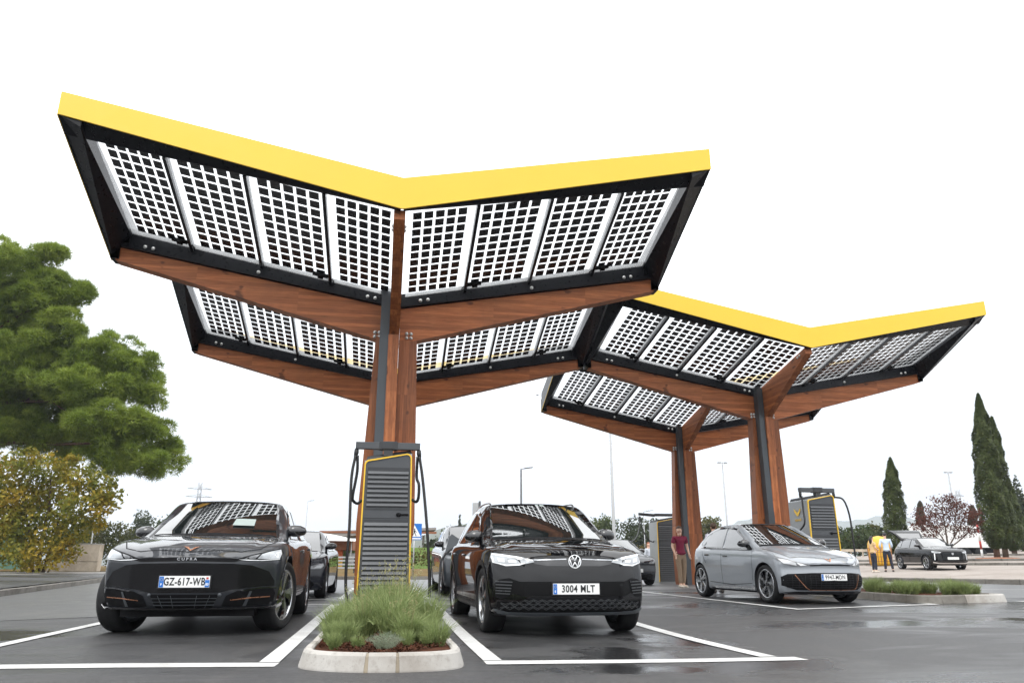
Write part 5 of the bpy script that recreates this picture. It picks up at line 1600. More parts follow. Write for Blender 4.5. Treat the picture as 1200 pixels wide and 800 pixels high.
c.lay('lip', [(-0.72, 0.185), (0.72, 0.185), (0.80, 0.215), (0.60, 0.235), (-0.60, 0.235), (-0.80, 0.215)], 'front', 'black_plastic', off=0.012, thick=0.006)
c.plate(0.475, '9947 MDN', 'es', bold=0.0008)

# ---------------- saloon and hatchbacks of the second row
SEDAN = dict(glass='dulled_glass', screen=(1.22, 2.35, 0.965, 1.412, 0.735, 0.56), L=4.70, fo=0.84, wb=2.87, R=0.335, W2=0.925, paint='paint_navy', rim=0.245, tw=0.235, bow=0.34, shw=0.955,
    plan=[(0, 0.78), (0.05, 0.83), (0.25, 0.89), (0.85, 0.925), (2.0, 0.92), (3.7, 0.925), (4.3, 0.88), (4.7, 0.80)],
    zb=[(0, 0.17), (0.85, 0.16), (3.7, 0.16), (4.3, 0.24), (4.7, 0.36)],
    zs=[(0, 0.62), (0.12, 0.70), (0.4, 0.80), (1.1, 0.89), (2.0, 0.92), (3.6, 0.97), (4.3, 0.98), (4.7, 0.90)],
    w5=[(0, 0.58), (0.3, 0.62), (1.1, 0.69), (1.34, 0.757), (1.8, 0.70), (2.4, 0.608), (2.9, 0.588), (3.6, 0.56), (4.2, 0.58), (4.7, 0.6)],
    z5=[(0, 0.63), (0.12, 0.715), (0.4, 0.81), (1.0, 0.90), (1.3, 0.95), (1.8, 1.155), (2.4, 1.385), (2.9, 1.395), (3.6, 1.25), (4.2, 1.06), (4.7, 0.97)],
    zc=[(0, 0.64), (0.12, 0.73), (0.4, 0.84), (0.95, 0.93), (1.2, 0.96), (1.65, 1.18), (2.2, 1.39), (2.5, 1.43), (2.9, 1.445), (3.6, 1.32), (4.2, 1.12), (4.7, 1.0)],
    nose=[(0.15, 0.12), (0.3, 0.03), (0.45, 0.0), (0.6, 0.03), (0.7, 0.08), (0.85, 0.12)], tail=TAIL)
def simple_car(spec, loc, yaw, label, lamp, win, glass, slat=True, plate=None, black=False):
    c = Car(spec, loc, yaw, label, res=0.7)
    zb_, zt_ = glass
    c.screen()
    side_windows(c, win, [])
    zl, zh = lamp
    for s in (-1, 1):
        f = lambda P: [(s * x, z) for x, z in P]
        hl = c.lay('headlight', f([(0.50, zl), (0.62, zl + (zh - zl) * 0.45), (0.84, zh), (0.86, zh - 0.05), (0.80, zl - 0.01), (0.62, zl - 0.015)]), 'front', 'lamp_smoke', off=0.006, res=0.08)
        o = c.lay('light_guide', f([(0.66, zl), (0.80, zl + 0.01), (0.83, zh - 0.04), (0.72, zl + (zh - zl) * 0.5)]), 'front', 'lamp_dim', off=0.010, res=0.08); o.parent = hl; o.location = (0, 0, 0)
    c.lay('lower_grille', [(-0.62, 0.36), (0.62, 0.36), (0.70, 0.30), (0.60, 0.20), (-0.60, 0.20), (-0.70, 0.30)], 'front', 'matte_black', off=0.006, res=0.12)
    c.wheels(rim_spokes(5, 0.05, 0.08, 'silver', 0.1, 'gloss_black', 0.14))
    door_lines(c, [[(1.38, 0.32), (1.33, 0.6), (1.40, 0.92)], [(2.6, 0.3), (2.6, 0.95)]])
    c.mirror(1.66, spec['zs'][4][1] + 0.08)
    c.lay('panel_seam', Car.ribbon([(-0.76, 1.05), (-0.74, 0.6), (-0.64, 0.32), (0.0, 0.14), (0.64, 0.32), (0.74, 0.6), (0.76, 1.05)], 0.012), 'top', 'matte_black', off=0.002, res=0.15)
    return c
win_sedan = [[(1.72, 0.955), (2.25, 1.27), (2.6, 1.32), (2.62, 0.97)], [(2.70, 0.97), (2.68, 1.325), (3.1, 1.30), (3.6, 1.13), (3.7, 1.01)]]
c4 = simple_car(SEDAN, (-2.12, 3.55, gz(3.55)), R(-0.5), 'navy saloon parked in the back row, seen between the grey coupe SUV and the charger', (0.60, 0.70), win_sedan, (0.985, 1.40))
c4.plate(0.42, '', 'es', far=True)
SUV5 = dict(SUV); SUV5['glass'] = 'dulled_glass'; SUV5.pop('zmap'); SUV5['paint'] = 'paint_steel'; SUV5['nose'] = [(0.15, 0.12), (0.3, 0.02), (0.5, 0.0), (0.7, 0.02), (0.85, 0.07), (1.0, 0.1)]
win_suv = [[(1.62, 1.10), (2.12, 1.42), (2.42, 1.475), (2.47, 1.10)], [(2.55, 1.10), (2.50, 1.485), (3.05, 1.50), (3.45, 1.47), (3.48, 1.12)]]
c5 = simple_car(SUV5, (2.18, 4.62, gz(4.6)), R(1.0), 'steel grey SUV with its bonnet flap raised, parked behind the black SUV', (0.80, 0.88), win_suv, (1.14, 1.58))
# raised charge flap at the front corner of the steel SUV
mb = MB()
mb.prism([(0.0, 0.0), (0.10, 0.34), (0.17, 0.42), (0.42, 0.26), (0.62, 0.10), (0.60, 0.02), (0.34, 0.14), (0.20, 0.10)], -0.02, 0.02, 'y')
o = mb.build('charge_flap', 'paint_steel', None, True); c5.place(o); o.location = (-0.88, 0.30 - c5.oy, 0.93); o.rotation_euler = (R(-12), 0, R(8))
mb = MB(); mb.tube(bez([(-0.66, 0.32, 1.03), (-0.82, 0.10, 0.95), (-0.99, -0.15, 0.75), (-1.05, -0.5, 0.40), (-1.10, -1.0, 0.06), (-1.2, -1.6, 0.03)]), 0.024, 8)
o = mb.build('charging_cable', 'rubber'); c5.place(o)
HATCH6 = dict(HATCH); HATCH6['glass'] = 'dulled_glass'; HATCH6['paint'] = 'paint_navy'
win_hatch = [[(1.50, 1.01), (2.20, 1.38), (2.50, 1.415), (2.53, 1.025)], [(2.61, 1.03), (2.58, 1.42), (3.0, 1.415), (3.40, 1.33), (3.5, 1.09)]]
c6 = simple_car(HATCH6, (8.02, 11.95, gz(11.95)), R(2.0), 'dark blue hatchback nosing out between the black SUV and the far charger', (0.70, 0.82), win_hatch, (1.08, 1.49))
c6.plate(0.47, '', 'es', far=True)

# ---------------- black crossover on the plaza, tailgate up
CROSS = dict(screen=(1.12, 2.05, 1.075, 1.503, 0.70, 0.565), L=4.30, fo=0.86, wb=2.60, R=0.335, W2=0.885, paint='paint_suv', rim=0.235, tw=0.215, bow=0.26, shw=0.955,
    plan=[(0, 0.79), (0.05, 0.82), (0.25, 0.865), (0.85, 0.885), (2.0, 0.885), (3.4, 0.885), (3.9, 0.86), (4.3, 0.80)],
    zb=[(0, 0.22), (0.85, 0.21), (3.4, 0.21), (3.9, 0.28), (4.3, 0.36)],
    zs=[(0, 0.80), (0.12, 0.87), (0.4, 0.93), (1.1, 0.97), (2.0, 0.99), (3.3, 1.03), (3.9, 1.03), (4.3, 0.94)],
    w5=[(0, 0.58), (0.3, 0.62), (1.1, 0.66), (1.24, 0.722), (1.65, 0.67), (2.1, 0.61), (2.8, 0.60), (3.5, 0.57), (4.0, 0.56), (4.3, 0.6)],
    z5=[(0, 0.83), (0.12, 0.90), (0.4, 0.96), (1.0, 1.02), (1.2, 1.05), (1.6, 1.26), (2.0, 1.45), (2.8, 1.48), (3.5, 1.44), (3.95, 1.28), (4.2, 1.08), (4.3, 0.98)],
    zc=[(0, 0.85), (0.12, 0.93), (0.4, 0.99), (0.95, 1.05), (1.1, 1.07), (1.45, 1.25), (1.9, 1.49), (2.2, 1.53), (2.8, 1.54), (3.5, 1.50), (3.95, 1.34), (4.2, 1.10), (4.3, 1.0)],
    nose=[(0.15, 0.12), (0.24, 0.05), (0.36, 0.0), (0.50, 0.0), (0.74, 0.01), (0.85, 0.04), (1.0, 0.08)], tail=TAIL)
cx, cy = 26.25, 20.1
c7 = Car(CROSS, (cx, cy, plaza_z(cx, cy) - 0.01), R(-10), 'small black crossover on the stone plaza with its tailgate raised', res=0.7)
c7.screen()
side_windows(c7, [[(1.52, 1.03), (2.02, 1.37), (2.30, 1.42), (2.33, 1.04)], [(2.40, 1.04), (2.37, 1.425), (2.9, 1.42), (3.2, 1.38), (3.25, 1.06)], [(3.31, 1.08), (3.28, 1.37), (3.6, 1.28), (3.72, 1.16)]], [])
door_lines(c7, [[(1.30, 0.4), (1.28, 0.7), (1.38, 1.0)], [(2.37, 0.33), (2.37, 1.0)], [(3.1, 0.75), (3.26, 1.03)]])
c7.lay2('sill_blade', [(1.25, 0.30), (3.0, 0.30), (3.0, 0.345), (1.25, 0.345)], 'left', 'chrome', res=0.12, off=0.012, thick=0.01)
arch_trim(c7, 'black_plastic', 0.06)
c7.wheels(rim_spokes(5, 0.05, 0.09, 'silver', 0.0, 'gloss_black', 0.16), 0.05)
c7.mirror(1.52, 1.10)
for s in (-1, 1):
    f = lambda P: [(s * x, z) for x, z in P]
    c7.lay('headlight', f([(0.48, 0.80), (0.62, 0.84), (0.80, 0.87), (0.80, 0.79), (0.70, 0.755), (0.52, 0.77)]), 'front', 'lamp_dim', off=0.006, res=0.08)
    c7.lay('running_light', f([(0.70, 0.75), (0.74, 0.76), (0.755, 0.46), (0.72, 0.46)]), 'front', 'lamp_white', off=0.010, res=0.08)
c7.lay('grille', [(-0.46, 0.80), (0.46, 0.80), (0.52, 0.70), (0.44, 0.44), (-0.44, 0.44), (-0.52, 0.70)], 'front', 'matte_black', off=0.006, res=0.1)
rb = []
for z in (0.50, 0.55, 0.60, 0.65, 0.70, 0.75): rb += Car.ribbon([(-0.44, z), (0, z), (0.44, z)], 0.010)
c7.lay('grille_bar', rb, 'front', 'channel_steel', off=0.011, res=0.2, thick=0.004)
c7.lay('lip', [(-0.80, 0.33), (-0.60, 0.29), (0.60, 0.29), (0.80, 0.33), (0.80, 0.38), (0.60, 0.335), (-0.60, 0.335), (-0.80, 0.38)], 'front', 'chrome', off=0.014, thick=0.006)
loc, nor = c7.cast((0, 0.74), 'front'); mb = MB(); mb.prism([(-0.05, 0.05), (0.05, 0.05), (0.05, -0.02), (0, -0.06), (-0.05, -0.02)], -0.006, 0.004, 'y'); o = mb.build('emblem', 'silver'); c7.place(o); o.location = (0, loc.y - c7.oy - 0.016, 0.73)
c7.plate(0.53, '', 'es', far=True)
# raised tailgate, hinged at the back of the roof
tg = MB()
prf = [(0.0, 0.0), (0.18, 0.02), (0.50, 0.03), (0.78, 0.0), (1.02, -0.10), (1.06, -0.16), (0.98, -0.17), (0.74, -0.09), (0.5, -0.05), (0.2, -0.05), (0.0, -0.05)]
v = []
for s, w in ((-1, 0), (1, 0)):
    for (y, z) in prf: v.append((s * (0.56 + 0.20 * min(1, y / 0.8)), y, z))
n = len(prf); tg.add(v, [[i, (i + 1) % n, n + (i + 1) % n, n + i] for i in range(n)] + [list(range(n - 1, -1, -1)), list(range(n, 2 * n))])
o = tg.build('tailgate', 'mask_black', None, True); c7.place(o); o.location = (0, 3.62 - c7.oy, 1.475); o.rotation_euler = (R(34), 0, 0)
mb = MB(); mb.hexa([(-0.48, 0.08, -0.056), (0.48, 0.08, -0.056), (0.60, 0.52, -0.058), (-0.60, 0.52, -0.058), (-0.48, 0.08, -0.050), (0.48, 0.08, -0.050), (0.60, 0.52, -0.050), (-0.60, 0.52, -0.050)])
mb.hexa([(-0.48, 0.08, 0.018), (0.48, 0.08, 0.018), (0.60, 0.52, 0.029), (-0.60, 0.52, 0.029), (-0.48, 0.08, 0.022), (0.48, 0.08, 0.022), (0.60, 0.52, 0.035), (-0.60, 0.52, 0.035)])
mb.build('rear_window', 'car_glass', o)
for s in (-1, 1):
    mb = MB(); mb.tube([(s * 0.62, 3.95, 1.02), (s * 0.62, 4.02, 1.50)], 0.014, 6); q = mb.build('gas_strut', 'channel_steel'); c7.place(q)
import numpy as np
# ------------------------------------------------------------------ planted islands
def stone_strip(path, w, h, closed_ends=True, batter=0.035):
    """kerb stone swept along a ground path; inside of the island lies to the left of the path"""
    P = [Vector(p) for p in path]; v = []; f = []
    for i, p in enumerate(P):
        d1 = (P[i] - P[i - 1]).normalized() if i else (P[1] - P[0]).normalized()
        d2 = (P[i + 1] - P[i]).normalized() if i < len(P) - 1 else d1
        n = Vector((-(d1 + d2).y, (d1 + d2).x)).normalized()
        for (o, z) in ((0.0, -0.12), (0.006, 0.01), (batter, h - 0.02), (batter + 0.018, h), (w - 0.012, h), (w, h - 0.012), (w, -0.12)):
            q = p + n * o; v.append((q.x, q.y, gz(q.y, q.x) + z))
    m = 7
    for i in range(len(P) - 1):
        for k in range(m - 1):
            f.append([i * m + k, (i + 1) * m + k, (i + 1) * m + k + 1, i * m + k + 1])
    f.append(list(range(m))); f.append(list(range((len(P) - 1) * m, len(P) * m))[::-1])
    return v, f
def smooth_path(pts, n=5):
    return [(p.x, p.y) for p in bez([(x, y, 0) for x, y in pts], n)]
def island(name, loc, label, stones, soil, soil_z):
    root = empty(name, loc, 0, label, 'planted island', 'kerbed islands with planting')
    inv = Vector(loc)
    for path, mat, kind, h in stones:
        v, f = stone_strip(path, 0.105 if kind == 'kerb_stone' else 0.095, h)
        mb = MB(); mb.add([Vector(p) - inv for p in v], f); mb.build(kind, mat, root, True)
    mb = MB(); mb.add([(x - inv.x, y - inv.y, gz(y) + soil_z - inv.z + random.uniform(-.01, .01)) for x, y in soil], [list(range(len(soil)))])
    o = mb.build('soil_bed', 'mulch_soil', root, True)
    return root
KH = 0.125
st = []
for k in range(8):
    a, b = 0.9 - k * 0.98, 0.9 - (k + 1) * 0.98 + 0.012
    st.append(([(-0.62, a), (-0.62, b)][::1], 'kerb_concrete', 'kerb_stone', KH))
    st.append(([(0.63, b), (0.63, a)], 'kerb_concrete', 'kerb_stone', KH))
st.append((smooth_path([(-0.62, -6.96), (-0.625, -7.35), (-0.585, -7.63), (-0.40, -7.815), (-0.128, -7.915)]), 'kerb_concrete', 'kerb_stone', KH))
st.append(([(-0.126, -7.912), (-0.098, -7.918)], 'joint_mortar', 'mortar_joint', KH - 0.004))
st.append(([(-0.096, -7.922), (0.096, -7.93)], 'kerb_concrete', 'kerb_stone', KH))
st.append(([(0.098, -7.925), (0.124, -7.922)], 'joint_mortar', 'mortar_joint', KH - 0.004))
st.append((smooth_path([(0.126, -7.925), (0.40, -7.865), (0.575, -7.72), (0.63, -7.42), (0.63, -6.96)]), 'kerb_concrete', 'kerb_stone', KH))
isl1 = island('planted_island', (0, -3.5, gz(-3.5)), 'pale kerbed island at the foot of the front charger, planted with lavender', st,
    [(-0.515, 0.9), (-0.515, -7.3), (-0.43, -7.66), (-0.1, -7.82), (0.1, -7.83), (0.43, -7.71), (0.525, -7.4), (0.525, 0.9)], 0.100)
st = []
for k in range(7):
    a, b = 7.4 - k * 1.03, 7.4 - (k + 1) * 1.03 + 0.012
    st.append(([(9.86, a), (9.86, b)], 'kerb_dark', 'kerb_stone', 0.15))
st.append((smooth_path([(9.86, 0.19), (9.90, -0.08), (10.05, -0.24), (10.30, -0.26)]), 'kerb_dark', 'kerb_stone', 0.15))
for k in range(1):
    st.append(([(10.31, -0.26), (10.92, -0.12)], 'kerb_dark', 'kerb_stone', 0.15))
st.append((smooth_path([(10.93, -0.118), (11.4, -0.02), (11.85, 0.09), (12.08, 0.24), (12.12, 0.6)]), 'kerb_concrete', 'kerb_stone', 0.15))
for k in range(7):
    p0, p1 = Vector((12.12, 0.61)), Vector((11.0, 7.4))
    a, b = p0.lerp(p1, k / 7), p0.lerp(p1, (k + 1) / 7 - 0.002)
    st.append(([(a.x, a.y), (b.x, b.y)], 'kerb_dark', 'kerb_stone', 0.15))
isl2 = island('planted_island', (10.6, 3.5, gz(3.5)), 'kerbed island with low green planting at the right of the grey hatchback', st,
    [(9.98, 7.4), (9.98, 0.1), (10.1, -0.12), (10.35, -0.15), (11.6, 0.12), (11.96, 0.32), (11.98, 0.6), (10.9, 7.4)], 0.115)

# ------------------------------------------------------------------ foliage
rng = np.random.default_rng(5)
def np_mesh(name, V, F, mat, smooth=False):
    """V (n,3), F (m,k)"""
    me = bpy.data.meshes.new(name)
    k = F.shape[1]
    me.vertices.add(len(V)); me.vertices.foreach_set('co', V.astype(np.float32).ravel())
    me.loops.add(F.size); me.loops.foreach_set('vertex_index', F.astype(np.int32).ravel())
    me.polygons.add(len(F)); me.polygons.foreach_set('loop_start', np.arange(0, F.size, k, dtype=np.int32))
    me.update(calc_edges=True)
    me.materials.append(M[mat] if isinstance(mat, str) else mat)
    return me
def unit(a): return a / np.maximum(1e-9, np.linalg.norm(a, axis=1, keepdims=True))
def leaves(C_, size, aspect=0.55, up=0.0, nrm=None, jitter=1.0):
    """kite-shaped leaves at points C_; nrm biases the leaf normal"""
    n = len(C_)
    d = unit(rng.normal(size=(n, 3)) + np.array([0, 0, up]))
    if nrm is not None: d = unit(d * jitter + nrm)
    e = unit(np.cross(d, rng.normal(size=(n, 3))))
    g = np.cross(d, e)
    s = (size * rng.uniform(0.6, 1.35, n))[:, None]
    a = C_ - e * s; b = C_ + g * s * aspect - d * s * 0.12; c_ = C_ + e * s; d_ = C_ - g * s * aspect - d * s * 0.12
    V = np.stack([a, b, c_, d_], 1).reshape(-1, 3)
    F = np.arange(4 * n).reshape(n, 4)
    return V, F
def lobe_points(lobes, per, shell=0.55, clump=0.0, nclump=0):
    """points spread through ellipsoids, denser towards their skins, gathered in clumps"""
    out = []; nr = []
    for (cx_, cy_, cz_, rx, ry, rz) in lobes:
        vol = (rx * ry * rz) ** (2 / 3)
        n = max(20, int(per * vol))
        if nclump:
            m = max(6, n // nclump)
            u = unit(rng.normal(size=(m, 3))); r = rng.uniform(shell, 1.0, (m, 1)) ** 0.6
            ctr = u * r
            p = np.repeat(ctr, nclump, 0) + rng.normal(size=(m * nclump, 3)) * clump
        else:
            u = unit(rng.normal(size=(n, 3))); p = u * (rng.uniform(shell ** 3, 1, (n, 1)) ** (1 / 3))
        out.append(p * np.array([rx, ry, rz]) + np.array([cx_, cy_, cz_])); nr.append(unit(p + 1e-6))
    return np.concatenate(out), np.concatenate(nr)
def needles(C_, N_, count, length, width):
    """tufts of needles bursting from points C_ about directions N_"""
    n = len(C_)
    P = np.repeat(C_, count, 0); D = np.repeat(N_, count, 0)
    d = unit(D * 0.8 + rng.normal(size=P.shape) * 0.65)
    L = (length * rng.uniform(0.6, 1.25, len(P)))[:, None]
    s = unit(np.cross(d, rng.normal(size=P.shape))) * width
    V = np.stack([P - s, P + s, P + d * L], 1).reshape(-1, 3)
    return V, np.arange(3 * len(P)).reshape(-1, 3)
_R = Vector((math.cos(0.1593), -math.sin(0.1593), 0)); _F = Vector((math.sin(0.1593) * math.cos(0.2939), math.cos(0.1593) * math.cos(0.2939), math.sin(0.2939))); _U = _R.cross(_F)
def site(px, py, d):
    """survey point: where the photograph's ray (px, py) lies d metres out"""
    return Vector((CAMX, CAMY, CAMZ)) + (_F + _R * ((px - 600) / 888.5) - _U * ((py - 400) / 888.5)) * d
def limb(mb, pts, r0, r1, n=7):
    P = bez(pts, 4); k = len(P)
    mb.tube(P, [r0 + (r1 - r0) * i / (k - 1) for i in range(k)], n)
def px_lobes(base, d, spec, thick=0.8, dd=None):
    """lobes given in survey pixels (x, y, rx, ry) become ellipsoids in metres about base"""
    m = d / 888.5; out = []
    for i, s in enumerate(spec):
        off = s[4] if len(s) > 4 else 0.0
        q = site(s[0], s[1], d + off) - base
        rx, rz = s[2] * m, s[3] * m
        out.append((q.x, q.y, q.z, rx, max(rx, rz) * thick, rz))
    return out
def make_tree(name, base, label, crown_mesh, trunk_mb, bark, cat='tree', group=None):
    root = empty(name, base, 0, label, cat, group)
    if trunk_mb: trunk_mb.build('trunk', bark, root)
    link('crown', crown_mesh, root)
    return root

# ---- umbrella pine on the left
D = 50.0
pb = site(-60, 672, D); pb.z = gz(pb.y) + 0.1
spec = [(30, 410, 50, 26, 3), (20, 460, 50, 30, 4), (8, 322, 52, 34), (52, 352, 38, 30), (0, 372, 66, 40, 2), (62, 385, 30, 20, -1), (-50, 350, 70, 60, 1), (-70, 440, 80, 60), (8, 425, 64, 30, -1), (70, 428, 50, 26, 1), (128, 420, 42, 24), (165, 440, 30, 22, 1), (100, 455, 66, 22, -1), (168, 468, 24, 12),
        (40, 470, 62, 22, 2), (120, 500, 52, 22, -2), (165, 512, 38, 24), (192, 538, 26, 18, 1), (150, 540, 52, 16, -1), (80, 520, 56, 22, 2), (20, 505, 50, 24), (-20, 500, 60, 40, 3), (60, 300, 12, 9), (92, 345, 10, 10)]
lob = px_lobes(pb, D, spec, 0.9)
# every lobe carries rounded puffs of short needles on its upper and outer sides
PC = []; PN = []
for (lx_, ly_, lz_, ax_, ay_, az_) in lob:
    m = max(18, int(19 * (ax_ * ay_ * az_) ** (2 / 3)))
    u = unit(rng.normal(size=(m, 3)) + np.array([0, 0, 0.35])); rr = rng.uniform(0.45, 1.05, (m, 1))
    for k in range(m):
        ctr = np.array([lx_, ly_, lz_]) + u[k] * rr[k] * np.array([ax_, ay_, az_])
        pr_ = rng.uniform(0.22, 0.60); n = int(250 * pr_ ** 2 * 2.2)
        d = unit(rng.normal(size=(n, 3)) + np.array([0, 0, 0.55]) + u[k] * 0.5)
        PC.append(ctr + d * np.array([1.2, 1.2, 0.85]) * pr_ * rng.uniform(0.6, 1.0, (n, 1))); PN.append(d)
C1 = np.concatenate(PC); N1 = np.concatenate(PN)
V, Fc = needles(C1, unit(N1 + np.array([0, 0, 0.3])), 3, 0.36, 0.022)
tr = MB()
def toff(px, py, dd=0): return site(px, py, D + dd) - pb
tr.tube(bez([(0, 0, -0.3), toff(-62, 560), toff(-58, 470), toff(-40, 390)], 4), [0.48, 0.46, 0.42, 0.40, 0.38, 0.36, 0.34, 0.32, 0.3, 0.27, 0.24, 0.2, 0.16], 10)
for pts, r in (([(-60, 520), (-20, 478), (40, 470), (95, 468), (140, 452)], 0.17), ([(-58, 490), (0, 440), (50, 425), (110, 415)], 0.13), ([(-50, 430), (-10, 390), (40, 360)], 0.14), ([(-60, 545), (0, 520), (70, 520), (130, 520), (185, 530)], 0.15), ([(-45, 410), (-20, 360), (5, 320)], 0.11), ([(60, 470), (90, 490), (120, 505)], 0.06), ([(30, 470), (60, 445), (75, 425)], 0.05), ([(95, 468), (130, 475), (165, 462)], 0.05)):
    limb(tr, [toff(a, b) for a, b in pts], r, r * 0.25)
make_tree('pine_tree', pb, 'large umbrella pine spreading its dark green crown at the left edge', np_mesh('crown', V, Fc, 'pine_needles'), tr, 'bark_pine')

# ---- yellowing tree below it
D = 42.0
bb = site(45, 671, D); bb.z = gz(bb.y) + 0.1
spec = [(15, 552, 30, 20), (55, 548, 30, 16), (95, 560, 26, 16), (120, 575, 20, 16), (20, 585, 36, 22), (60, 580, 34, 22, 1), (95, 592, 26, 18, -1), (128, 592, 12, 12), (40, 615, 40, 24), (85, 618, 24, 18), (112, 612, 14, 10), (12, 635, 26, 24), (45, 648, 34, 20, -1), (75, 642, 20, 18), (-15, 600, 36, 50, 1), (134, 566, 8, 8), (85, 538, 10, 8), (35, 532, 12, 8)]
lob = px_lobes(bb, D, spec, 0.9)
C1, N1 = lobe_points(lob, 900, 0.25, 0.16, 10)
keep = rng.uniform(size=len(C1)) > 0.25
V, Fc = leaves(C1[keep], 0.115, 0.6)
tr = MB()
def toff(px, py, dd=0): return site(px, py, D + dd) - bb
for pts, r in (([(38, 672), (36, 640), (30, 600), (20, 555)], 0.10), ([(44, 672), (50, 630), (58, 590), (60, 550)], 0.12), ([(50, 672), (60, 640), (80, 610), (115, 595), (128, 590)], 0.09), ([(40, 672), (25, 640), (10, 600), (0, 570)], 0.08), ([(48, 672), (58, 650), (72, 600), (95, 560)], 0.08), ([(34, 672), (20, 655), (5, 640)], 0.05), ([(55, 672), (68, 650), (85, 620), (110, 580)], 0.05)):
    limb(tr, [toff(a, b) for a, b in pts], r, r * 0.22, 6)
make_tree('autumn_tree', bb, 'multi-stemmed small tree turning yellow and orange under the pine', np_mesh('crown', V, Fc, 'autumn_leaves'), tr, 'bark')

# ---- cypresses
def cypress(px, py_top, d, base, halfw_px, label, mat='cypress_leaves', lean=0.0, n=15000, group='columnar cypresses', size=0.085, blunt=0.0):
    top = site(px, py_top, d)
    H = (top.z - base.z); Rm = halfw_px * d / 888.5
    t = rng.uniform(0, 1, n) ** 0.85
    def prof_r(t): return Rm * np.clip(np.minimum(np.power(np.clip(t, 0, 1) / 0.14, 0.5), 1.0) * (1 - np.power(t, 3.2)) ** (0.85 - 0.35 * blunt) + 0.02, 0.02, None)
    a = rng.uniform(0, 2 * np.pi, n)
    lump = 1 + 0.10 * np.sin(a * 3 + t * 19) + 0.08 * np.sin(a * 5 - t * 31) + 0.06 * np.sin(t * 55 + a * 2)
    r = prof_r(t) * lump * rng.uniform(0.80, 1.04, n) ** 0.8
    z0 = H * 0.055
    P = np.stack([r * np.cos(a), r * np.sin(a), z0 + t * (H - z0)], 1)
    lx, ly = (top.x - base.x) / H, (top.y - base.y) / H
    P[:, 0] += lx * P[:, 2]; P[:, 1] += ly * P[:, 2]
    N_ = unit(np.stack([np.cos(a), np.sin(a), np.full(n, 0.8)], 1))
    V, F_ = leaves(P, size, 0.45, 0.6, N_, 0.55)
    # sprays that break the outline
    me = np_mesh('crown', V, F_, mat)
    root = empty('cypress_tree', base, 0, label, 'cypress', group)
    link('crown', me, root)
    mb = MB(); mb.tube([(0, 0, -0.3), (lx * H * 0.08, ly * H * 0.08, H * 0.08), (lx * H * 0.5, ly * H * 0.5, H * 0.5), (lx * H * 0.9, ly * H * 0.9, H * 0.9)], [0.20, 0.17, 0.12, 0.03], 8)
    mb.build('trunk', 'bark', root)
    return root
def on_plaza(px, d):
    q = site(px, 650, d); q.z = plaza_z(q.x, q.y); return q
b = on_plaza(1168, 49); cypress(1146, 461, 49, b, 14, 'tallest cypress, standing in a round terracotta-edged pit on the plaza', lean=-0.045, n=26000)
pit = empty('tree_pit', b + Vector((0, 0, 0.0)), 0, 'round pit of red earth at the foot of the tallest cypress', 'tree pit')
mb = MB(); mb.lathe([(1.25, -0.1), (1.25, 0.035), (1.1, 0.05), (0.0, 0.10)], 28, 'z'); mb.build('earth', 'terracotta', pit)
b = on_plaza(1178, 51.5); cypress(1162, 488, 51.5, b, 12, 'second tallest cypress, leaning against the right side of the tallest one', lean=-0.03, n=18000)
b = on_plaza(1189, 56); cypress(1181, 562, 56, b, 11, 'short cypress at far right, partly behind the two tall ones', lean=-0.02, n=9000)
b = on_plaza(1052, 54); cypress(1043, 536, 54, b, 12, 'single cypress behind the raised tailgate of the black crossover', lean=-0.02, n=15000)
b = on_plaza(1081, 80); cypress(1078, 587, 80, b, 5, 'thin browning cypress left of the red leaved plum tree', 'cypress_brown', n=4000, size=0.13, blunt=1.0)
b = on_plaza(1143, 66); cypress(1139, 592, 66, b, 5.5, 'thin browning cypress showing through the red leaved plum tree', 'cypress_brown', n=4000, size=0.11, blunt=1.0)

# ---- red-leaved plum tree
D = 46.0
pl = on_plaza(1112, D)
spec = [(1105, 592, 20, 12), (1085, 604, 16, 12), (1125, 600, 20, 14), (1140, 612, 12, 12), (1100, 612, 26, 12, 1), (1128, 622, 16, 10), (1075, 615, 10, 8), (1146, 600, 7, 7), (1112, 583, 8, 5), (1092, 624, 14, 8)]
lob = px_lobes(pl, D, spec, 1.0)
C1, N1 = lobe_points(lob, 1500, 0.2, 0.13, 9)
keep = rng.uniform(size=len(C1)) > 0.42
V, Fc = leaves(C1[keep], 0.058, 0.65)
tr = MB()
def toff(px, py, dd=0): return site(px, py, D + dd) - pl
tr.tube([(0, 0, -0.2), tuple(toff(1112, 645)), tuple(toff(1111, 638))], [0.13, 0.11, 0.10], 7)
for pts, r in (([(1111, 642), (1103, 628), (1090, 612), (1078, 604)], 0.05), ([(1111, 640), (1108, 620), (1105, 600), (1104, 586)], 0.055), ([(1112, 640), (1122, 622), (1130, 605), (1133, 595)], 0.05), ([(1112, 642), (1128, 630), (1142, 615), (1147, 604)], 0.045), ([(1110, 640), (1096, 628), (1084, 618), (1072, 614)], 0.035), ([(1106, 615), (1098, 600), (1092, 592)], 0.03), ([(1118, 628), (1120, 605), (1122, 590)], 0.03)):
    limb(tr, [toff(a, c_) for a, c_ in pts], r, 0.012, 6)
make_tree('plum_tree', pl, 'red leaved ornamental plum tree behind the black crossover', np_mesh('crown', V, Fc, 'plum_leaves'), tr, 'bark')

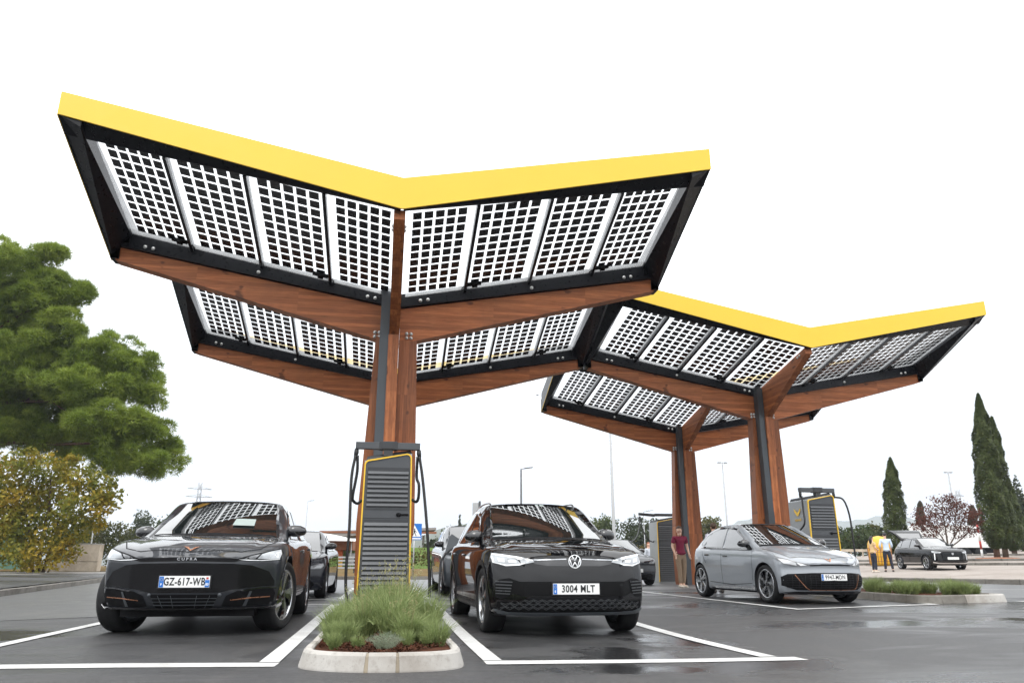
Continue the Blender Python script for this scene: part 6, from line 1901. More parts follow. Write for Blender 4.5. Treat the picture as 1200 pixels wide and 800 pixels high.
# ---- trees of the background, each one on its own
def bg_tree(px, pyt, pyb, hw, d, label, mat, n=2600, size=0.16, name='broadleaf_tree', group='trees along the far edge of the site', conif=False):
    base = site(px, pyb, d); m = d / 888.5
    H = (pyb - pyt) * m; W = hw * m
    rs = random.Random(int(px * 7 + pyt))
    if conif:
        lob = [(0, 0, H * (0.25 + 0.15 * k), W * (1 - 0.19 * k), W * (1 - 0.19 * k), H * 0.13) for k in range(5)]
    else:
        lob = []
        for k in range(9):
            a = rs.uniform(0, 6.28); rr = rs.uniform(0.15, 0.62) * W; z = H * rs.uniform(0.38, 0.80)
            s = rs.uniform(0.32, 0.55) * (1.15 - 0.5 * abs(z / H - 0.5))
            lob.append((rr * math.cos(a), rr * math.sin(a), z, W * s, W * s, H * s * 0.42))
        lob.append((0, 0, H * 0.86, W * 0.42, W * 0.42, H * 0.14)); lob.append((0, 0, H * 0.30, W * 0.75, W * 0.75, H * 0.2))
    tot = sum((a[3] * a[4] * a[5]) ** (2 / 3) for a in lob)
    C1, N1 = lobe_points(lob, n / tot, 0.35, 0.18, 8)
    V, F_ = leaves(C1, size * d / 90, 0.65)
    mb = MB(); r = 0.022 * H + 0.05
    mb.tube([(0, 0, -0.5), (0.02 * H, 0, H * 0.3), (0, 0, H * 0.7)], [r, r * 0.8, r * 0.3], 7)
    for k in range(4):
        a = k * 1.6 + px; limb(mb, [(0.01 * H, 0, H * 0.28), (0.3 * W * math.cos(a), 0.3 * W * math.sin(a), H * 0.48), (0.6 * W * math.cos(a), 0.6 * W * math.sin(a), H * 0.66)], r * 0.5, r * 0.15, 5)
    return make_tree(name, base, label, np_mesh('crown', V, F_, mat), mb, 'bark', group=group)
BG = [
 (160, 598, 662, 22, 120, 'dark hazy tree behind the yellowing tree, left of the grey coupe SUV', 'far_leaves'),
 (128, 612, 668, 26, 62, 'olive green tree between the yellowing tree and the grey coupe SUV', 'olive_leaves'),
 (150, 625, 668, 20, 58, 'low olive bush beside the wing mirror of the grey coupe SUV', 'olive_leaves'),
 (190, 606, 662, 24, 130, 'pale green tree just above the bonnet of the grey coupe SUV', 'green_leaves'),
 (100, 605, 668, 20, 75, 'olive tree hidden behind the right half of the yellowing tree', 'olive_leaves'),
 (5, 600, 668, 30, 66, 'dull green tree behind the left half of the yellowing tree', 'green_leaves'),
 (541, 616, 660, 34, 95, 'round green tree behind the steel grey SUV', 'green_leaves'),
 (507, 632, 660, 20, 80, 'low dark green shrub right of the blue crossing sign', 'far_leaves'),
 (745, 606, 658, 26, 95, 'green tree behind the tall pale lamp post', 'far_leaves'),
 (712, 604, 658, 24, 105, 'green tree left of the tall pale lamp post', 'green_leaves'),
 (772, 608, 658, 20, 100, 'dark tree behind the swung-out boom of the far charger', 'far_leaves'),
 (690, 615, 658, 18, 110, 'low tree over the right wing of the black SUV', 'green_leaves'),
 (838, 606, 656, 24, 85, 'bright green tree between the two right hand pillars', 'olive_leaves'),
 (1008, 615, 656, 26, 82, 'round green tree just right of the louvred charger', 'green_leaves'),
 (1028, 614, 654, 18, 95, 'yellowish green tree left of the single cypress', 'olive_leaves'),
 (1040, 618, 654, 14, 88, 'small dark conifer beside the single cypress', 'far_leaves'),
 (985, 618, 656, 22, 100, 'dull green tree behind the louvred charger', 'far_leaves'),
 (1150, 612, 652, 14, 80, 'yellow green tree left of the tallest cypress', 'olive_leaves'),
 (1200, 606, 652, 22, 66, 'leafy green tree at the right edge of the view', 'green_leaves'),
 (1206, 560, 640, 10, 90, 'thin tree crown cut off by the right edge', 'far_leaves'),
 (950, 620, 656, 24, 110, 'grey green tree hidden behind the grey hatchback', 'far_leaves'),
 (660, 612, 658, 26, 120, 'tree hidden behind the roof of the black SUV', 'green_leaves'),
]
for i, (px, pyt, pyb, hw, d, lab, mt) in enumerate(BG):
    bg_tree(px, pyt, pyb, hw, d, lab, mt, conif=(px == 1040))
bg_tree(538, 603, 640, 3.4, 150, 'slim dark cypress rising behind the round green tree', 'far_leaves', n=900, size=0.12, name='cypress_tree', conif=True)
# clipped hedge on the dry verge
hb = site(496, 664, 48); hd = empty('hedge', hb, 0, 'low brownish hedge on the dry grass right of the front charger', 'hedge')
C1, N1 = lobe_points([(x, 0, 0.55, 0.9, 0.5, 0.55) for x in np.arange(-1.0, 3.5, 0.7)], 700, 0.4, 0.15, 8)
V, F_ = leaves(C1, 0.07, 0.6); link('foliage', np_mesh('foliage', V, F_, 'hedge_leaves'), hd)
hb = site(800, 662, 60); hd = empty('hedge', hb, 0, 'dry yellow hedge behind the far charger and the dark blue hatchback', 'hedge')
C1, N1 = lobe_points([(x, 0, 0.8, 1.6, 0.7, 0.9) for x in np.arange(-5.0, 5.5, 1.2)], 500, 0.4, 0.15, 8)
V, F_ = leaves(C1, 0.09, 0.6); link('foliage', np_mesh('foliage', V, F_, 'hedge_leaves'), hd)

# ------------------------------------------------------------------ planting on the islands
def tuft(n, h, spread, width, lean=0.5, flowers=0):
    """a clump of narrow upright blades"""
    a = rng.uniform(0, 2 * np.pi, n); r = spread * 0.35 * np.sqrt(rng.uniform(0, 1, n))
    P0 = np.stack([r * np.cos(a), r * np.sin(a), np.zeros(n)], 1)
    a2 = a + rng.normal(size=n) * 0.6
    L = h * rng.uniform(0.55, 1.1, n)
    out = lean * rng.uniform(0.1, 1.0, n) ** 1.2
    P1 = P0 + np.stack([out * L * 0.35 * np.cos(a2), out * L * 0.35 * np.sin(a2), L * 0.55], 1)
    P2 = P0 + np.stack([out * L * 0.95 * np.cos(a2), out * L * 0.95 * np.sin(a2), L * (1 - 0.25 * out)], 1)
    ph = rng.uniform(0, 2 * np.pi, n); s = np.stack([np.cos(ph), np.sin(ph), np.zeros(n)], 1) * width
    V = np.stack([P0 - s * 0.7, P0 + s * 0.7, P1 + s, P1 - s, P2], 1).reshape(-1, 3)
    F = np.concatenate([np.stack([np.arange(n) * 5 + k for k in q], 1) for q in ((0, 1, 2), (0, 2, 3), (3, 2, 4))])
    return V, F
def side_leaves(n, h, spread, size):
    """little needle leaves along the stems, so that the clump reads soft"""
    a = rng.uniform(0, 2 * np.pi, n); t = rng.uniform(0.05, 1.0, n)
    r = spread * (0.30 + 0.75 * t) * np.sqrt(rng.uniform(0, 1, n))
    P = np.stack([r * np.cos(a), r * np.sin(a), h * t * (1 - 0.35 * (r / spread) ** 2) * rng.uniform(0.8, 1.0, n)], 1)
    d = unit(np.stack([np.cos(a) * 0.6, np.sin(a) * 0.6, np.full(n, 0.9)], 1) + rng.normal(size=(n, 3)) * 0.45)
    s = unit(np.cross(d, rng.normal(size=(n, 3)))) * size * 0.075
    L = (size * rng.uniform(0.5, 1.2, n))[:, None]
    V = np.stack([P - s, P + s, P + d * L], 1).reshape(-1, 3)
    return V, np.arange(3 * n).reshape(-1, 3)
def join(parts):
    o = 0; Vs = []; Fs = []
    for V, F in parts: Vs.append(V); Fs.append(F + o); o += len(V)
    return np.concatenate(Vs), np.concatenate(Fs)
LAV = []
for k in range(5):
    V, F = join([tuft(330, 0.46, 0.25, 0.0048, 0.80), side_leaves(260, 0.26, 0.20, 0.09)])
    LAV.append(np_mesh('foliage', V, F, 'lavender_leaves'))
STK = []
for k in range(3):
    V, F = tuft(26, 0.62, 0.16, 0.0022, 0.45)
    tips = V.reshape(-1, 5, 3)[:, 4]
    tips = np.repeat(tips, 9, 0) + rng.normal(size=(len(tips) * 9, 3)) * np.array([0.008, 0.008, 0.022])
    V2, F2 = leaves(tips, 0.009, 0.6)
    F2 = np.concatenate([F2[:, [0, 1, 2]], F2[:, [0, 2, 3]]])
    V, F = join([(V, F), (V2, F2)])
    STK.append(np_mesh('flower_stalks', V, F, 'straw_stalks'))
def lavender(x, y, s, k, label, group, z=0.10, stalks=False):
    r = empty('lavender_plant', (x, y, gz(y) + z), random.uniform(0, 6.28), label, 'plant', group)
    r.scale = (s, s, s * random.uniform(0.9, 1.1))
    link('foliage', LAV[k % 5], r)
    if stalks: link('flower_stalks', STK[k % 3], r)
    return r
G1 = 'lavender on the front island'
rs = random.Random(3)
k = 0
for (y, xs, s) in ((-7.40, (-0.34, -0.2, 0.24, 0.38), 0.46), (-7.05, (-0.44, -0.26, 0.2, 0.36, 0.46), 0.62), (-6.55, (-0.42, -0.18, 0.05, 0.28, 0.44), 0.74), (-5.9, (-0.38, -0.1, 0.1, 0.40), 0.86), (-5.2, (-0.34, -0.04, 0.16, 0.40), 0.92), (-4.4, (-0.30, 0.0, 0.30), 0.90), (-3.5, (-0.28, 0.05, 0.32), 0.85), (-2.75, (-0.22, 0.22), 0.75)):
    for x in xs:
        tall = abs(x) < 0.24 and y > -7.2
        lab = {0: 'small lavender tuft at the front left corner of the near island', 1: 'small lavender tuft just left of the silvery santolina mound', 2: 'small lavender tuft just right of the silvery santolina mound', 3: 'small lavender tuft at the front right corner of the near island'}.get(k, 'grey green lavender clump behind the front tufts of the near island')
        lavender(x + rs.uniform(-.05, .05), y + rs.uniform(-.15, .15), s * rs.uniform(0.75, 1.15) * (1.12 if tall else 0.80), k, lab, G1, stalks=(tall and k % 2 == 0)); k += 1
V, F = side_leaves(2600, 0.15, 0.14, 0.022)
sn = empty('santolina_plant', (0.02, -7.52, gz(-7.52) + 0.095), 0, 'small silvery mound of santolina at the front edge of the near island', 'plant'); link('foliage', np_mesh('foliage', V, F, 'santolina_leaves'), sn)
G2 = 'low planting on the island by the grey hatchback'
for x, y in ((11.25, 0.5), (11.5, 0.55), (11.72, 0.6), (11.4, 0.95), (11.6, 1.0), (11.3, 1.35), (11.1, 0.45), (10.9, 0.4)):
    lavender(x, y, rs.uniform(0.55, 0.75), int(x * 10), 'green clump among its like on the island right of the grey hatchback', G2)
for q in range(34):
    x = rs.uniform(10.15, 11.85); y = rs.uniform(0.15, 2.6)
    if x > 12.12 - (y - 0.6) * 0.165 - 0.25: continue
    if x < 10.95 and y > 2.9: continue
    lavender(x, y, rs.uniform(0.50, 0.85), q, 'green clump among its like on the island right of the grey hatchback', G2)
# bark chips
n = 5200
P = np.stack([rng.uniform(-0.5, 0.5, n), rng.uniform(-7.76, -2.4, n) , np.zeros(n)], 1)
P[: n // 2, 1] = rng.uniform(-7.76, -6.7, n // 2)
ok = (np.abs(P[:, 0]) < 0.5 - np.clip(-7.25 - P[:, 1], 0, 1) * 0.75)
P = P[ok]; P[:, 2] = GS * (P[:, 1] - CAMY) + 0.098 + rng.uniform(0, 0.02, len(P))
V, F = leaves(P, 0.017, 0.45, 2.5)
tag(link('bark_mulch', np_mesh('bark_mulch', V, F, 'mulch_soil')), 'reddish bark chips scattered over the soil of the front island', 'mulch', None, 'stuff')
# ------------------------------------------------------------------ hills
hill('hill', -700, 900, 1250, [(270, 108, 130), (80, 62, 110), (560, 60, 160)], 500)
hill('hill', 700, 3600, 2300, [(1480, 172, 260), (2050, 205, 420), (1000, 70, 260)], 700)
hill('hill', -2200, -200, 1900, [(-900, 40, 500)], 500)

# ------------------------------------------------------------------ people
def skin_mesh(verts, edges, radii, sub=2, root=0, post=None):
    me = bpy.data.meshes.new('figure'); me.from_pydata([tuple(v) for v in verts], edges, [])
    ob = bpy.data.objects.new('figure', me); COL.objects.link(ob)
    md = ob.modifiers.new('skin', 'SKIN'); md.use_smooth_shade = True
    sv = me.skin_vertices[0].data
    for i, r in enumerate(radii):
        sv[i].radius = (r, r) if isinstance(r, float) else r
        sv[i].use_root = (i == root)
    ms = ob.modifiers.new('sub', 'SUBSURF'); ms.levels = sub; ms.render_levels = sub
    bpy.context.view_layer.update()
    out = bpy.data.meshes.new_from_object(ob.evaluated_get(bpy.context.evaluated_depsgraph_get()))
    bpy.data.objects.remove(ob); bpy.data.meshes.remove(me)
    if post:
        for v in out.vertices: v.co = post(v.co)
    for p in out.polygons: p.use_smooth = True
    return out
class Fig:
    def __init__(s): s.v = []; s.e = []; s.r = []
    def p(s, co, r, parent=None):
        s.v.append(Vector(co)); s.r.append(float(r)); i = len(s.v) - 1
        if parent is not None: s.e.append((parent, i))
        return i
    def chain(s, pts, parent):
        for co, r in pts: parent = s.p(co, r, parent)
        return parent
def make_person(loc, yaw, label, H=1.75, arms=None, legs=None, head_yaw=0.0, head_pitch=0.0, hair='hair_brown', shirt='cloth_maroon', trousers='cloth_khaki', shoes='cloth_shoe', long_hair=False, sleeve=0.5, female=False):
    """standing figure facing -Y: one continuous body, clothing and hair as its parts"""
    root = empty('person', loc, yaw, label, 'person')
    k = H / 1.75
    def S(x, y, z): return Vector((x * k, y * k, z * k))
    sh = 0.165 if female else 0.185; hp = 0.09
    arms = arms or {-1: [(-0.235, 0.01, 1.17), (-0.225, -0.05, 0.92)], 1: [(0.235, 0.01, 1.17), (0.225, -0.05, 0.92)]}
    legs = legs or {-1: [(-0.095, -0.01, 0.50), (-0.10, 0.03, 0.09)], 1: [(0.095, -0.01, 0.50), (0.10, 0.03, 0.09)]}
    def flat(co):
        if co.z > 0.80 * k and co.z < 1.47 * k and abs(co.x) < 0.2 * k: co.y *= 0.78
        return co
    b = Fig()
    pel = b.p(S(0, 0, 0.94), 0.135 * k)
    w = b.chain([(S(0, 0, 1.10), 0.118 * k), (S(0, 0.0, 1.28), 0.135 * k), (S(0, 0.01, 1.40), 0.105 * k)], pel)
    hr = Matrix.Rotation(head_yaw, 3, 'Z') @ Matrix.Rotation(head_pitch, 3, 'X')
    def Hd(x, y, z): return (hr @ Vector((x, y, z)) + Vector((0, -0.005, 1.54))) * k
    nk = b.chain([(S(0, 0.005, 1.47), 0.055 * k), (Hd(0, 0.005, 0.0), 0.052 * k)], w)
    jaw = b.p(Hd(0, -0.035, 0.045), 0.058 * k, nk); cr = b.p(Hd(0, -0.004, 0.125), 0.079 * k, nk); tp = b.p(Hd(0, 0.008, 0.17), 0.060 * k, cr)
    b.chain([(Hd(0, -0.088, 0.088), 0.013 * k), (Hd(0, -0.103, 0.076), 0.010 * k)], cr)
    for sd in (-1, 1):
        b.p(Hd(sd * 0.079, 0.012, 0.095), 0.017 * k, cr)
        shd = b.p(S(sd * sh, 0.005, 1.40), 0.062 * k, w)
        el, wr = arms[sd]
        e = b.chain([(S(*(Vector((sd * sh, 0.005, 1.40)).lerp(Vector(el), 0.5))), 0.047 * k), (S(*el), 0.040 * k), (S(*(Vector(el).lerp(Vector(wr), 0.5))), 0.036 * k), (S(*wr), 0.026 * k)], shd)
        d = (Vector(wr) - Vector(el)).normalized()
        side = Vector((0, -1, 0)); side = (side - d * side.dot(d)).normalized(); nrm = d.cross(side)
        palm = b.p(S(*(Vector(wr) + d * 0.055)), 0.033 * k, e)
        for fi, (off, ln) in enumerate(((0.030, 0.075), (0.011, 0.085), (-0.009, 0.079), (-0.027, 0.062))):
            q = Vector(wr) + d * 0.082 + side * off
            curl = nrm * (-0.016 * sd)
            b.chain([(S(*q), 0.0105 * k), (S(*(q + d * ln * 0.5 + curl * 0.5)), 0.0095 * k), (S(*(q + d * ln + curl * 1.6)), 0.008 * k)], palm)
        q = Vector(wr) + d * 0.03 + side * 0.036
        b.chain([(S(*q), 0.012 * k), (S(*(q + d * 0.035 + side * 0.018)), 0.010 * k), (S(*(q + d * 0.062 + side * 0.016)), 0.0085 * k)], palm)
        hipj = b.p(S(sd * hp, 0, 0.88), 0.092 * k, pel)
        kn, an = legs[sd]
        a = b.chain([(S(*(Vector((sd * hp, 0, 0.88)).lerp(Vector(kn), 0.5))), 0.078 * k), (S(*kn), 0.056 * k), (S(*(Vector(kn).lerp(Vector(an), 0.45))), 0.054 * k), (S(*an), 0.037 * k)], hipj)
        b.chain([(S(an[0], an[1] - 0.04, 0.045), 0.038 * k), (S(an[0] + sd * 0.01, an[1] - 0.15, 0.035), 0.03 * k)], a)
    me = skin_mesh(b.v, b.e, b.r, 2, 0, flat); me.materials.append(M['skin'])
    body = link('body', me, root)
    # face
    for sd in (-1, 1):
        mb = MB(); mb.ball(Hd(sd * 0.031, -0.075, 0.103), 0.0105 * k, 8, 6); mb.build('eye', 'hair_black', body)
    mb = MB(); mb.ball(Hd(0, -0.083, 0.046), (0.022 * k, 0.008 * k, 0.006 * k), 8, 5); mb.build('mouth', 'truck_red', body)
    # hair: a cap over the skull
    hb_ = MB(); hb_.ball((0, 0, 0), (0.087, 0.094, 0.088), 14, 10)
    vv = [Hd(x * (1.0), y + 0.014, z + 0.137) for x, y, z in hb_.v]
    keepf = [f for f in hb_.f if not all((hr.inverted() @ (Vector(vv[i]) / k - Vector((0, -0.005, 1.54)))).y < -0.018 and (hr.inverted() @ (Vector(vv[i]) / k - Vector((0, -0.005, 1.54)))).z < 0.168 for i in f)]
    keepf = [f for f in keepf if not all((hr.inverted() @ (Vector(vv[i]) / k - Vector((0, -0.005, 1.54)))).z < 0.07 for i in f)]
    mb = MB(); mb.add(vv, keepf, 0, True); mb.build('hair', hair, root)
    if long_hair:
        mb = MB(); mb.tube([Hd(0, 0.06, 0.15), Hd(0, 0.085, 0.05), Hd(0, 0.08, -0.08), Hd(0, 0.07, -0.17)], [0.06 * k, 0.08 * k, 0.075 * k, 0.04 * k], 10); mb.build('hair', hair, root)
    # shirt
    t = Fig()
    c0 = t.p(S(0, 0, 1.10), 0.140 * k)
    t.chain([(S(0, 0, 0.98), 0.148 * k), (S(0, 0, 0.885), 0.150 * k)], c0)
    c1 = t.chain([(S(0, 0, 1.27), 0.152 * k), (S(0, 0.008, 1.39), 0.120 * k)], c0)
    t.p(S(0, 0.008, 1.465), 0.066 * k, c1)
    for sd in (-1, 1):
        el, wr = (Vector(q) for q in arms[sd]); s0 = Vector((sd * sh, 0.005, 1.405))
        end = s0.lerp(el, sleeve / 0.5 * 0.72) if sleeve <= 0.5 else el.lerp(wr, (sleeve - 0.5) / 0.5)
        a = t.p(S(*s0), 0.078 * k, c1)
        if sleeve > 0.5: t.chain([(S(*s0.lerp(el, 0.55)), 0.064 * k), (S(*el), 0.054 * k), (S(*end), 0.042 * k)], a)
        else: t.chain([(S(*s0.lerp(el, 0.35)), 0.070 * k), (S(*end), 0.066 * k)], a)
    me = skin_mesh(t.v, t.e, t.r, 2, 0, flat); me.materials.append(M[shirt]); link('shirt', me, root)
    # trousers
    t = Fig(); c0 = t.p(S(0, 0, 0.955), 0.132 * k)
    t.p(S(0, 0, 1.0), 0.126 * k, c0)
    for sd in (-1, 1):
        kn, an = (Vector(q) for q in legs[sd]); h0 = Vector((sd * hp, 0, 0.86))
        t.chain([(S(*h0), 0.104 * k), (S(*h0.lerp(kn, 0.5)), 0.090 * k), (S(*kn), 0.070 * k), (S(*kn.lerp(an, 0.5)), 0.066 * k), (S(*kn.lerp(an, 0.97)), 0.057 * k)], c0)
    me = skin_mesh(t.v, t.e, t.r, 2, 0, flat); me.materials.append(M[trousers]); link('trousers', me, root)
    for sd in (-1, 1):
        an = legs[sd][1]
        mb = MB(); n = 12; secs = [(0.075, 0.030, 0.03), (0.06, 0.040, 0.075), (0.0, 0.044, 0.085), (-0.07, 0.046, 0.065), (-0.14, 0.048, 0.05), (-0.19, 0.036, 0.040), (-0.205, 0.012, 0.022)]
        v = []
        for (y, w_, h_) in secs:
            for q in range(n):
                a = 2 * math.pi * q / n
                z = max(0.0, 0.5 + 0.62 * math.sin(a)) * h_
                v.append(S(an[0] + w_ * math.cos(a) + sd * 0.06 * max(0, -y), an[1] + y, z))
        f = [[i * n + q, i * n + (q + 1) % n, (i + 1) * n + (q + 1) % n, (i + 1) * n + q] for i in range(len(secs) - 1) for q in range(n)]
        f += [list(range(n)), list(range((len(secs) - 1) * n, len(secs) * n))]
        mb.add(v, f, 0, True); mb.build('shoe', shoes, root, True)
    return root
px_, py_ = 8.93, 9.30
make_person((px_, py_, gz(py_)), R(8), 'man in a maroon T-shirt and khaki trousers leaning by the far pillar, head turned left', 1.80,
    arms={-1: [(-0.245, 0.03, 1.17), (-0.215, -0.06, 0.95)], 1: [(0.25, 0.02, 1.17), (0.235, -0.09, 0.94)]}, legs={-1: [(-0.075, -0.03, 0.50), (-0.055, 0.0, 0.09)], 1: [(0.095, -0.01, 0.50), (0.075, 0.05, 0.09)]},
    head_yaw=R(-52), head_pitch=R(6))
q = (8.40, 5.5)
make_person((q[0], q[1], gz(q[1])), R(175), 'dark haired person in a pale lavender shirt standing behind the grey hatchback', 1.72, head_yaw=R(-15), hair='hair_brown', shirt='cloth_lavender', trousers='cloth_navy', shoes='shoe_dark', sleeve=1.0)
q = (11.6, 20.0)
make_person((q[0], q[1], gz(q[1])), R(20), 'red haired woman in pale clothes behind the dark blue hatchback', 1.58, head_yaw=R(-30), hair='hair_red', shirt='cloth_pale', trousers='cloth_navy', shoes='shoe_dark', long_hair=True, sleeve=1.0, female=True)
q = site(1026, 668, 36); q.z = plaza_z(q.x, q.y)
make_person(q, R(95), 'woman in a yellow top and dark trousers standing beside the man in light blue', 1.66, arms={-1: [(-0.21, 0.0, 1.17), (-0.12, -0.22, 1.10)], 1: [(0.21, 0.0, 1.17), (0.12, -0.22, 1.08)]}, hair='hair_black', shirt='cloth_yellow', trousers='cloth_navy', shoes='cloth_shoe', long_hair=True, sleeve=0.4, female=True)
q = site(1042, 668, 36); q.z = plaza_z(q.x, q.y)
make_person(q, R(150), 'man in a light blue shirt seen from behind at the open tailgate', 1.80, arms={-1: [(-0.25, 0.0, 1.16), (-0.20, -0.20, 1.02)], 1: [(0.26, 0.03, 1.16), (0.20, -0.16, 1.0)]}, hair='hair_black', shirt='cloth_blue', trousers='cloth_navy', shoes='shoe_dark', sleeve=0.75,
    legs={-1: [(-0.13, -0.01, 0.50), (-0.17, 0.03, 0.09)], 1: [(0.11, -0.01, 0.50), (0.14, 0.03, 0.09)]})

# ------------------------------------------------------------------ street furniture and far things
def lamp_post(px, py_top, d, label, mat, kind, r=0.07, base_py=662):
    b = site(px, base_py, d); t = site(px, py_top, d); H = t.z - b.z
    root = empty('lamp_post', b, 0, label, 'lamp post', 'lamp posts round the site')
    mb = MB(); mb.tube([(0, 0, -0.4), (0, 0, 0.3), (0, 0, H)], [r * 1.3, r * 1.15, r * 0.6], 8); mb.build('post', mat, root)
    mb = MB()
    if kind == 'arm':
        mb.tube([(0, 0, H - 0.02), (0.25, 0, H + 0.05), (0.5, 0, H + 0.1)], 0.03, 6)
        mb.hexa([(0.3, -0.12, H + 0.02), (0.95, -0.10, H + 0.12), (0.95, 0.10, H + 0.12), (0.3, 0.12, H + 0.02), (0.3, -0.12, H + 0.10), (0.95, -0.08, H + 0.18), (0.95, 0.08, H + 0.18), (0.3, 0.12, H + 0.10)])
    else:
        mb.box(-0.32, 0.32, -0.03, 0.03, H - 0.03, H + 0.03)
        for s in (-1, 1): mb.box(s * 0.34 - 0.14, s * 0.34 + 0.14, -0.12, 0.12, H - 0.08, H + 0.05)
    mb.build('lamp_head', mat, root)
lamp_post(611, 545, 58, 'dark lamp post with one arm rising above the roof of the black SUV', 'post_dark', 'arm', 0.10)
lamp_post(721, 470, 45, 'tall pale lamp post, its top hidden by the nearest canopy', 'post_pale', 'double', 0.10)
lamp_post(856, 537, 72, 'thin tall lamp post with two heads between the right hand pillars', 'post_pale', 'double', 0.09)
lamp_post(1129, 549, 86, 'thin lamp post with two heads above the red leaved plum tree', 'post_pale', 'double', 0.11)
lamp_post(757, 598, 70, 'short thin pale pole left of the far charger', 'post_pale', 'arm', 0.05)
lamp_post(355, 585, 110, 'faint thin pole above the navy saloon', 'post_pale', 'arm', 0.07)
lamp_post(103, 607, 60, 'pale pole behind the yellowing tree', 'post_pale', 'arm', 0.07)
def pylon(px, py_top, d, label):
    b = site(px, 660, d); H = site(px, py_top, d).z - b.z
    root = empty('pylon', b, 0.4, label, 'pylon', 'lattice power pylons')
    mb = MB(); w0, w1 = H * 0.09, H * 0.02; n = 9
    def w(z): return w0 + (w1 - w0) * min(1, z / (H * 0.8))
    r = H * 0.0024
    for sx in (-1, 1):
        for sy in (-1, 1):
            mb.tube([(sx * w(z), sy * w(z), z) for z in (0, H * 0.4, H * 0.8, H)], r * 1.4, 4)
    for k in range(n):
        z0, z1 = H * k / n, H * (k + 1) / n
        for s in (-1, 1):
            mb.tube([(-w(z0), s * w(z0), z0), (w(z1), s * w(z1), z1)], r, 4); mb.tube([(w(z0), s * w(z0), z0), (-w(z1), s * w(z1), z1)], r, 4)
            mb.tube([(s * w(z0), -w(z0), z0), (s * w(z1), w(z1), z1)], r, 4)
    mb.build('mast', 'galvanised', root)
    for z in (0.72, 0.82, 0.92):
        mb = MB(); L_ = H * 0.14 * (1.15 - abs(z - 0.82))
        mb.tube([(-L_, 0, H * z), (L_, 0, H * z)], r * 2, 4); mb.tube([(-L_, 0, H * z), (0, 0, H * z + H * 0.03), (L_, 0, H * z)], r, 4); mb.build('cross_arm', 'galvanised', root)
pylon(224, 562, 330, 'faint lattice pylon above the grey coupe SUV')
pylon(1136, 571, 260, 'lattice power pylon behind the red leaved plum tree')

# pedestrian crossing sign
b = site(484, 668, 34); b.z = gz(b.y) + 0.12
sg = empty('road_sign', b, R(-4), 'blue pedestrian crossing sign half hidden behind the front charger', 'road sign')
Hs = site(486, 622, 34).z - b.z
mb = MB(); mb.tube([(0, 0.03, -0.3), (0, 0.03, Hs + 0.3)], 0.03, 8); mb.build('post', 'galvanised', sg)
mb = MB(); mb.box(-0.33, 0.33, -0.012, 0.0, Hs - 0.36, Hs + 0.36); mb.build('sign_board', 'sign_blue', sg)
mb = MB(); mb.prism([(-0.30, Hs - 0.22), (0.30, Hs - 0.22), (0.0, Hs + 0.30)], -0.018, -0.014, 'y'); mb.build('triangle', 'sign_white', sg)
mb = MB(); y0, y1 = -0.024, -0.020
mb.ball((0.0, -0.022, Hs + 0.12), (0.03, 0.004, 0.03), 8, 5)
mb.prism([(-0.03, Hs + 0.08), (0.035, Hs + 0.08), (0.03, Hs - 0.04), (-0.03, Hs - 0.04)], y0, y1, 'y')
mb.prism([(-0.03, Hs - 0.04), (0.0, Hs - 0.04), (-0.07, Hs - 0.19), (-0.10, Hs - 0.19)], y0 - 0.001, y1 - 0.001, 'y'); mb.prism([(0.0, Hs - 0.04), (0.03, Hs - 0.04), (0.10, Hs - 0.19), (0.07, Hs - 0.19)], y0 - 0.002, y1 - 0.002, 'y')
mb.prism([(0.03, Hs + 0.06), (0.10, Hs - 0.02), (0.09, Hs - 0.04), (0.02, Hs + 0.04)], y0 - 0.003, y1 - 0.003, 'y')
mb.build('walking_figure', 'plate_ink', sg)
mb = MB(); mb.box(-0.30, 0.30, -0.017, -0.013, Hs - 0.33, Hs - 0.27); mb.build('stripe', 'sign_white', sg)

# pale advertising column behind the black SUV
b = site(559, 660, 60); H = site(559, 585, 60).z - b.z
ad = empty('advert_column', b, R(-10), 'pale grey panel on a dark post above the left shoulder of the black SUV', 'sign column')
mb = MB(); mb.box(0.08, 0.24, -0.1, 0.1, -0.3, H); mb.build('post', 'post_dark', ad)
mb = MB(); mb.box(-0.42, 0.075, -0.06, 0.06, H * 0.55, H - 0.12, 0, None, 0.015); mb.build('panel', 'galvanised', ad)

# low service building with white sail and orange pillar, left of the charger
b = site(385, 668, 66); b.z = gz(b.y) + 0.1
m = 66 / 888.5
def Z(py): return site(385, py, 66).z - b.z
def X(px): return (px - 385) * m
bd = empty('service_building', b, R(-6), 'low building with a white sail roof and an orange pillar left of the front charger', 'building')
mb = MB(); mb.box(X(330), X(520), 2.0, 8.0, -0.4, Z(640)); mb.build('wall', 'wall_green', bd)
mb = MB(); mb.box(X(318), X(412), -0.4, 8.4, Z(644), Z(633)); mb.build('roof', 'roof_brown', bd)
mb = MB(); mb.box(X(393), X(399), 0.2, 0.8, -0.3, Z(644) + 0.01); mb.build('pillar', 'wall_orange', bd)
mb = MB(); mb.box(X(389), X(400), 0.0, 0.19, -0.3, Z(655)); mb.build('ledge', 'wall_ochre', bd)
for k in range(3):
    mb = MB(); mb.box(X(401) + k * 0.95, X(401) + k * 0.95 + 0.88, 1.93, 1.99, Z(659), Z(647)); w = mb.build('window', 'lamp_dim', bd)
    mb = MB(); x0 = X(401) + k * 0.95
    for bx in ((x0 - 0.03, x0), (x0 + 0.88, x0 + 0.91)): mb.box(bx[0], bx[1], 1.90, 2.0, Z(659), Z(647))
    mb.box(x0 - 0.03, x0 + 0.91, 1.89, 2.0, Z(659) - 0.05, Z(659)); mb.build('frame', 'post_pale', w)
sl = empty('sail_canopy', b + Vector((0, -1.0, 0)), 0, 'white fabric sail over the low building left of the charger', 'canopy')
